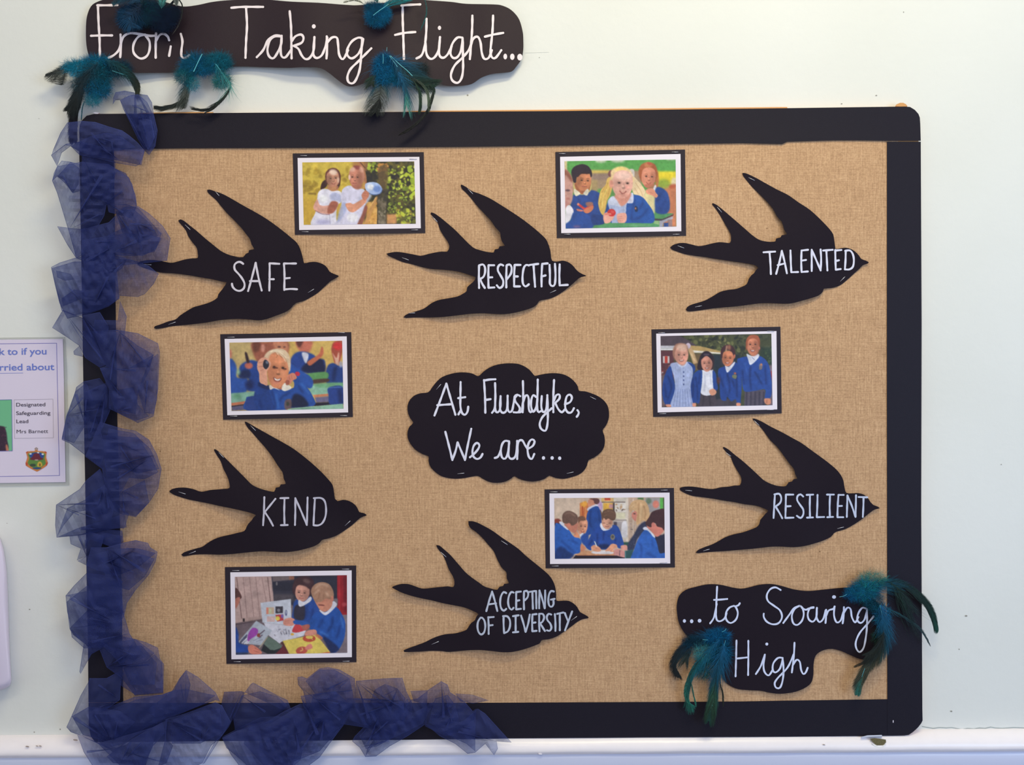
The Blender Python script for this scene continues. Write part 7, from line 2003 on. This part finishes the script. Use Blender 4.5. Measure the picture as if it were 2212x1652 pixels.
bunch('blue feather bunch at the top edge of the banner just before Flight', (730, 0, 10.05), [
    dict(p=[(870,260),(1050,130),(1300,40),(1560,-40)], w=(130, 110), c=[(0, BLU), (.3, (30,120,132)), (1, (34,132,134))], kw=dict(dens=1.8, fluff=.1, sweep=26)),
    dict(p=[(1870,-60),(1915,120),(1920,280),(1880,440),(1830,570),(1780,685)], w=(34, 34), c=[(0, (28,118,122)), (.7, (30,110,114)), (1, (40,78,84))], kw=dict(dens=3.0, fluff=0, sweep=14, ragged=.1, bare=0)),
    dict(p=[(860,60),(830,-40),(800,-120)], w=(260, 260), c=[(0, (60,150,150)), (1, (150,196,176))], kw=dict(dens=.8, fluff=.1, sweep=40, bare=0)),
    dict(p=[(560,90),(480,40),(330,10),(120,60)], w=(20, 50), c=[(0, (120,128,110)), (1, (150,150,130))], kw=dict(dens=.5, fluff=.1, sweep=40)),
], [(860, 340, 330, 260, [BLU, (16,96,138), DBLU, DTEAL], 2000), (760, 130, 260, 120, [DTEAL, DBLU], 500), (1020, 300, 170, 190, [BLU, (22,110,146)], 500)],
    quills=[([(770,330),(870,250),(1000,160),(1100,90)], .9)], seed=11, base=.034, origin=(860, 340))

bunch('teal feather bunch over the right end of the closing sign with a long dark plume', (1790, 1220, 5.508), [
    dict(p=[(150,380),(330,300),(560,230),(780,205),(950,270),(1110,390),(1230,560),(1306,782)], w=(56, 150), c=[(0, TEAL), (.35, DTEAL), (.5, (26,48,46)), (.8, (22,58,52)), (1, (28,88,76))], kw=dict(dens=2.4, fluff=.4, sweep=20, curl=.1)),
    dict(p=[(700,190),(800,260),(900,400),(1000,560)], w=(90, 200), c=[(0, GRN), (.6, (26,50,50)), (1, (24,38,46))], kw=dict(dens=.8, fluff=.4, sweep=22, ragged=.5), z=.001),
    dict(p=[(620,430),(700,520),(860,600),(1000,690),(1120,800),(1212,965)], w=(34, 44), c=[(0, TEAL), (.4, (28,74,84)), (1, (60,76,84))], kw=dict(dens=.55, fluff=.3, sweep=16, ragged=.5), z=.002),
    dict(p=[(600,420),(650,620),(665,820),(620,1000),(500,1170),(400,1340),(340,1540)], w=(120, 115), c=[(0, BLU), (.35, DTEAL), (.5, (60,66,50)), (.78, (74,76,60)), (.88, (50,112,100)), (1, (44,118,108))], kw=dict(dens=2.6, fluff=.35, sweep=18, ragged=.1, curl=.1)),
    dict(p=[(640,880),(560,1040),(450,1140),(305,1212)], w=(40, 40), c=[(0, (30,34,28)), (.6, (52,42,24)), (1, (96,76,50))], kw=dict(dens=2.4, fluff=.05, sweep=18)),
    dict(p=[(660,780),(620,900),(540,1010),(440,1080)], w=(110, 60), c=[(0, (30,44,40)), (1, (36,40,32))], kw=dict(dens=1.6, fluff=.3, sweep=26)),
], [(430, 290, 250, 150, [TEAL, BLU, (26,130,136), DTEAL], 1100), (520, 170, 260, 110, [(44,132,126), (60,140,130)], 330), (300, 340, 160, 110, [BLU, DBLU], 420), (640, 600, 110, 190, [BLU, DBLU, TEAL], 520), (540, 440, 150, 160, [DTEAL, (20,70,90)], 420), (600, 860, 120, 130, [(36,70,60), GRN], 200)],
    quills=[([(130,380),(180,370),(215,350)], .8), ([(610,480),(635,590)], .8), ([(395,1330),(430,1230)], .6)], seed=13, base=.033, origin=(600, 700))

bunch('teal feather bunch with drooping green plumes at the lower left of the closing sign', (1440, 1340, 7.183), [
    dict(p=[(880,180),(620,230),(380,330),(210,480),(125,640),(140,780),(188,882)], w=(160, 90), c=[(0, BLU), (.35, (18,56,76)), (.6, (24,40,46)), (1, (26,32,36))], kw=dict(dens=2.2, fluff=.5, sweep=24, curl=.2)),
    dict(p=[(400,420),(330,520),(290,640)], w=(100, 130), c=[(0, (22,56,68)), (1, (50,56,46))], kw=dict(dens=1.4, fluff=.3, sweep=30), z=.001),
    dict(p=[(860,260),(640,480),(450,700),(340,920),(300,1090),(320,1240),(390,1318)], w=(200, 50), c=[(0, BLU), (.35, (22,104,116)), (.6, (24,86,80)), (.8, (34,110,96)), (1, (44,126,112))], kw=dict(dens=2.4, fluff=.3, sweep=20, curl=.15)),
    dict(p=[(380,960),(400,1100),(425,1210),(442,1300)], w=(60, 14), c=[(0, (60,120,104)), (1, (40,116,100))], kw=dict(dens=2.4, fluff=0, sweep=14, bare=0)),
    dict(p=[(900,300),(840,600),(780,850),(740,1080),(700,1300),(655,1545)], w=(190, 170), c=[(0, BLU), (.35, DTEAL), (.6, (44,86,66)), (.8, (38,66,50)), (1, (18,66,62))], kw=dict(dens=2.2, fluff=.4, sweep=16, curl=.1)),
    dict(p=[(820,960),(860,1120),(870,1290)], w=(60, 16), c=[(0, (70,70,52)), (1, (28,34,30))], kw=dict(dens=2.2, fluff=.1, sweep=14)),
], [(800, 260, 250, 150, [BLU, (18,104,150), DBLU], 1200), (820, 520, 240, 250, [BLU, DTEAL, (20,84,110)], 900), (560, 500, 200, 200, [(50,130,136), TEAL, AQUA], 360), (420, 330, 260, 110, [(20,66,92), (22,52,66)], 420), (600, 740, 220, 240, [DTEAL, (26,96,92)], 520), (900, 420, 110, 260, [DTEAL, NVY], 300)],
    quills=[([(860,175),(905,155),(925,128)], .7), ([(560,295),(640,302)], .7), ([(915,310),(885,420),(865,510)], .6), ([(655,1460),(700,1340),(735,1230)], .7)], seed=15, base=.029, origin=(700, 700))
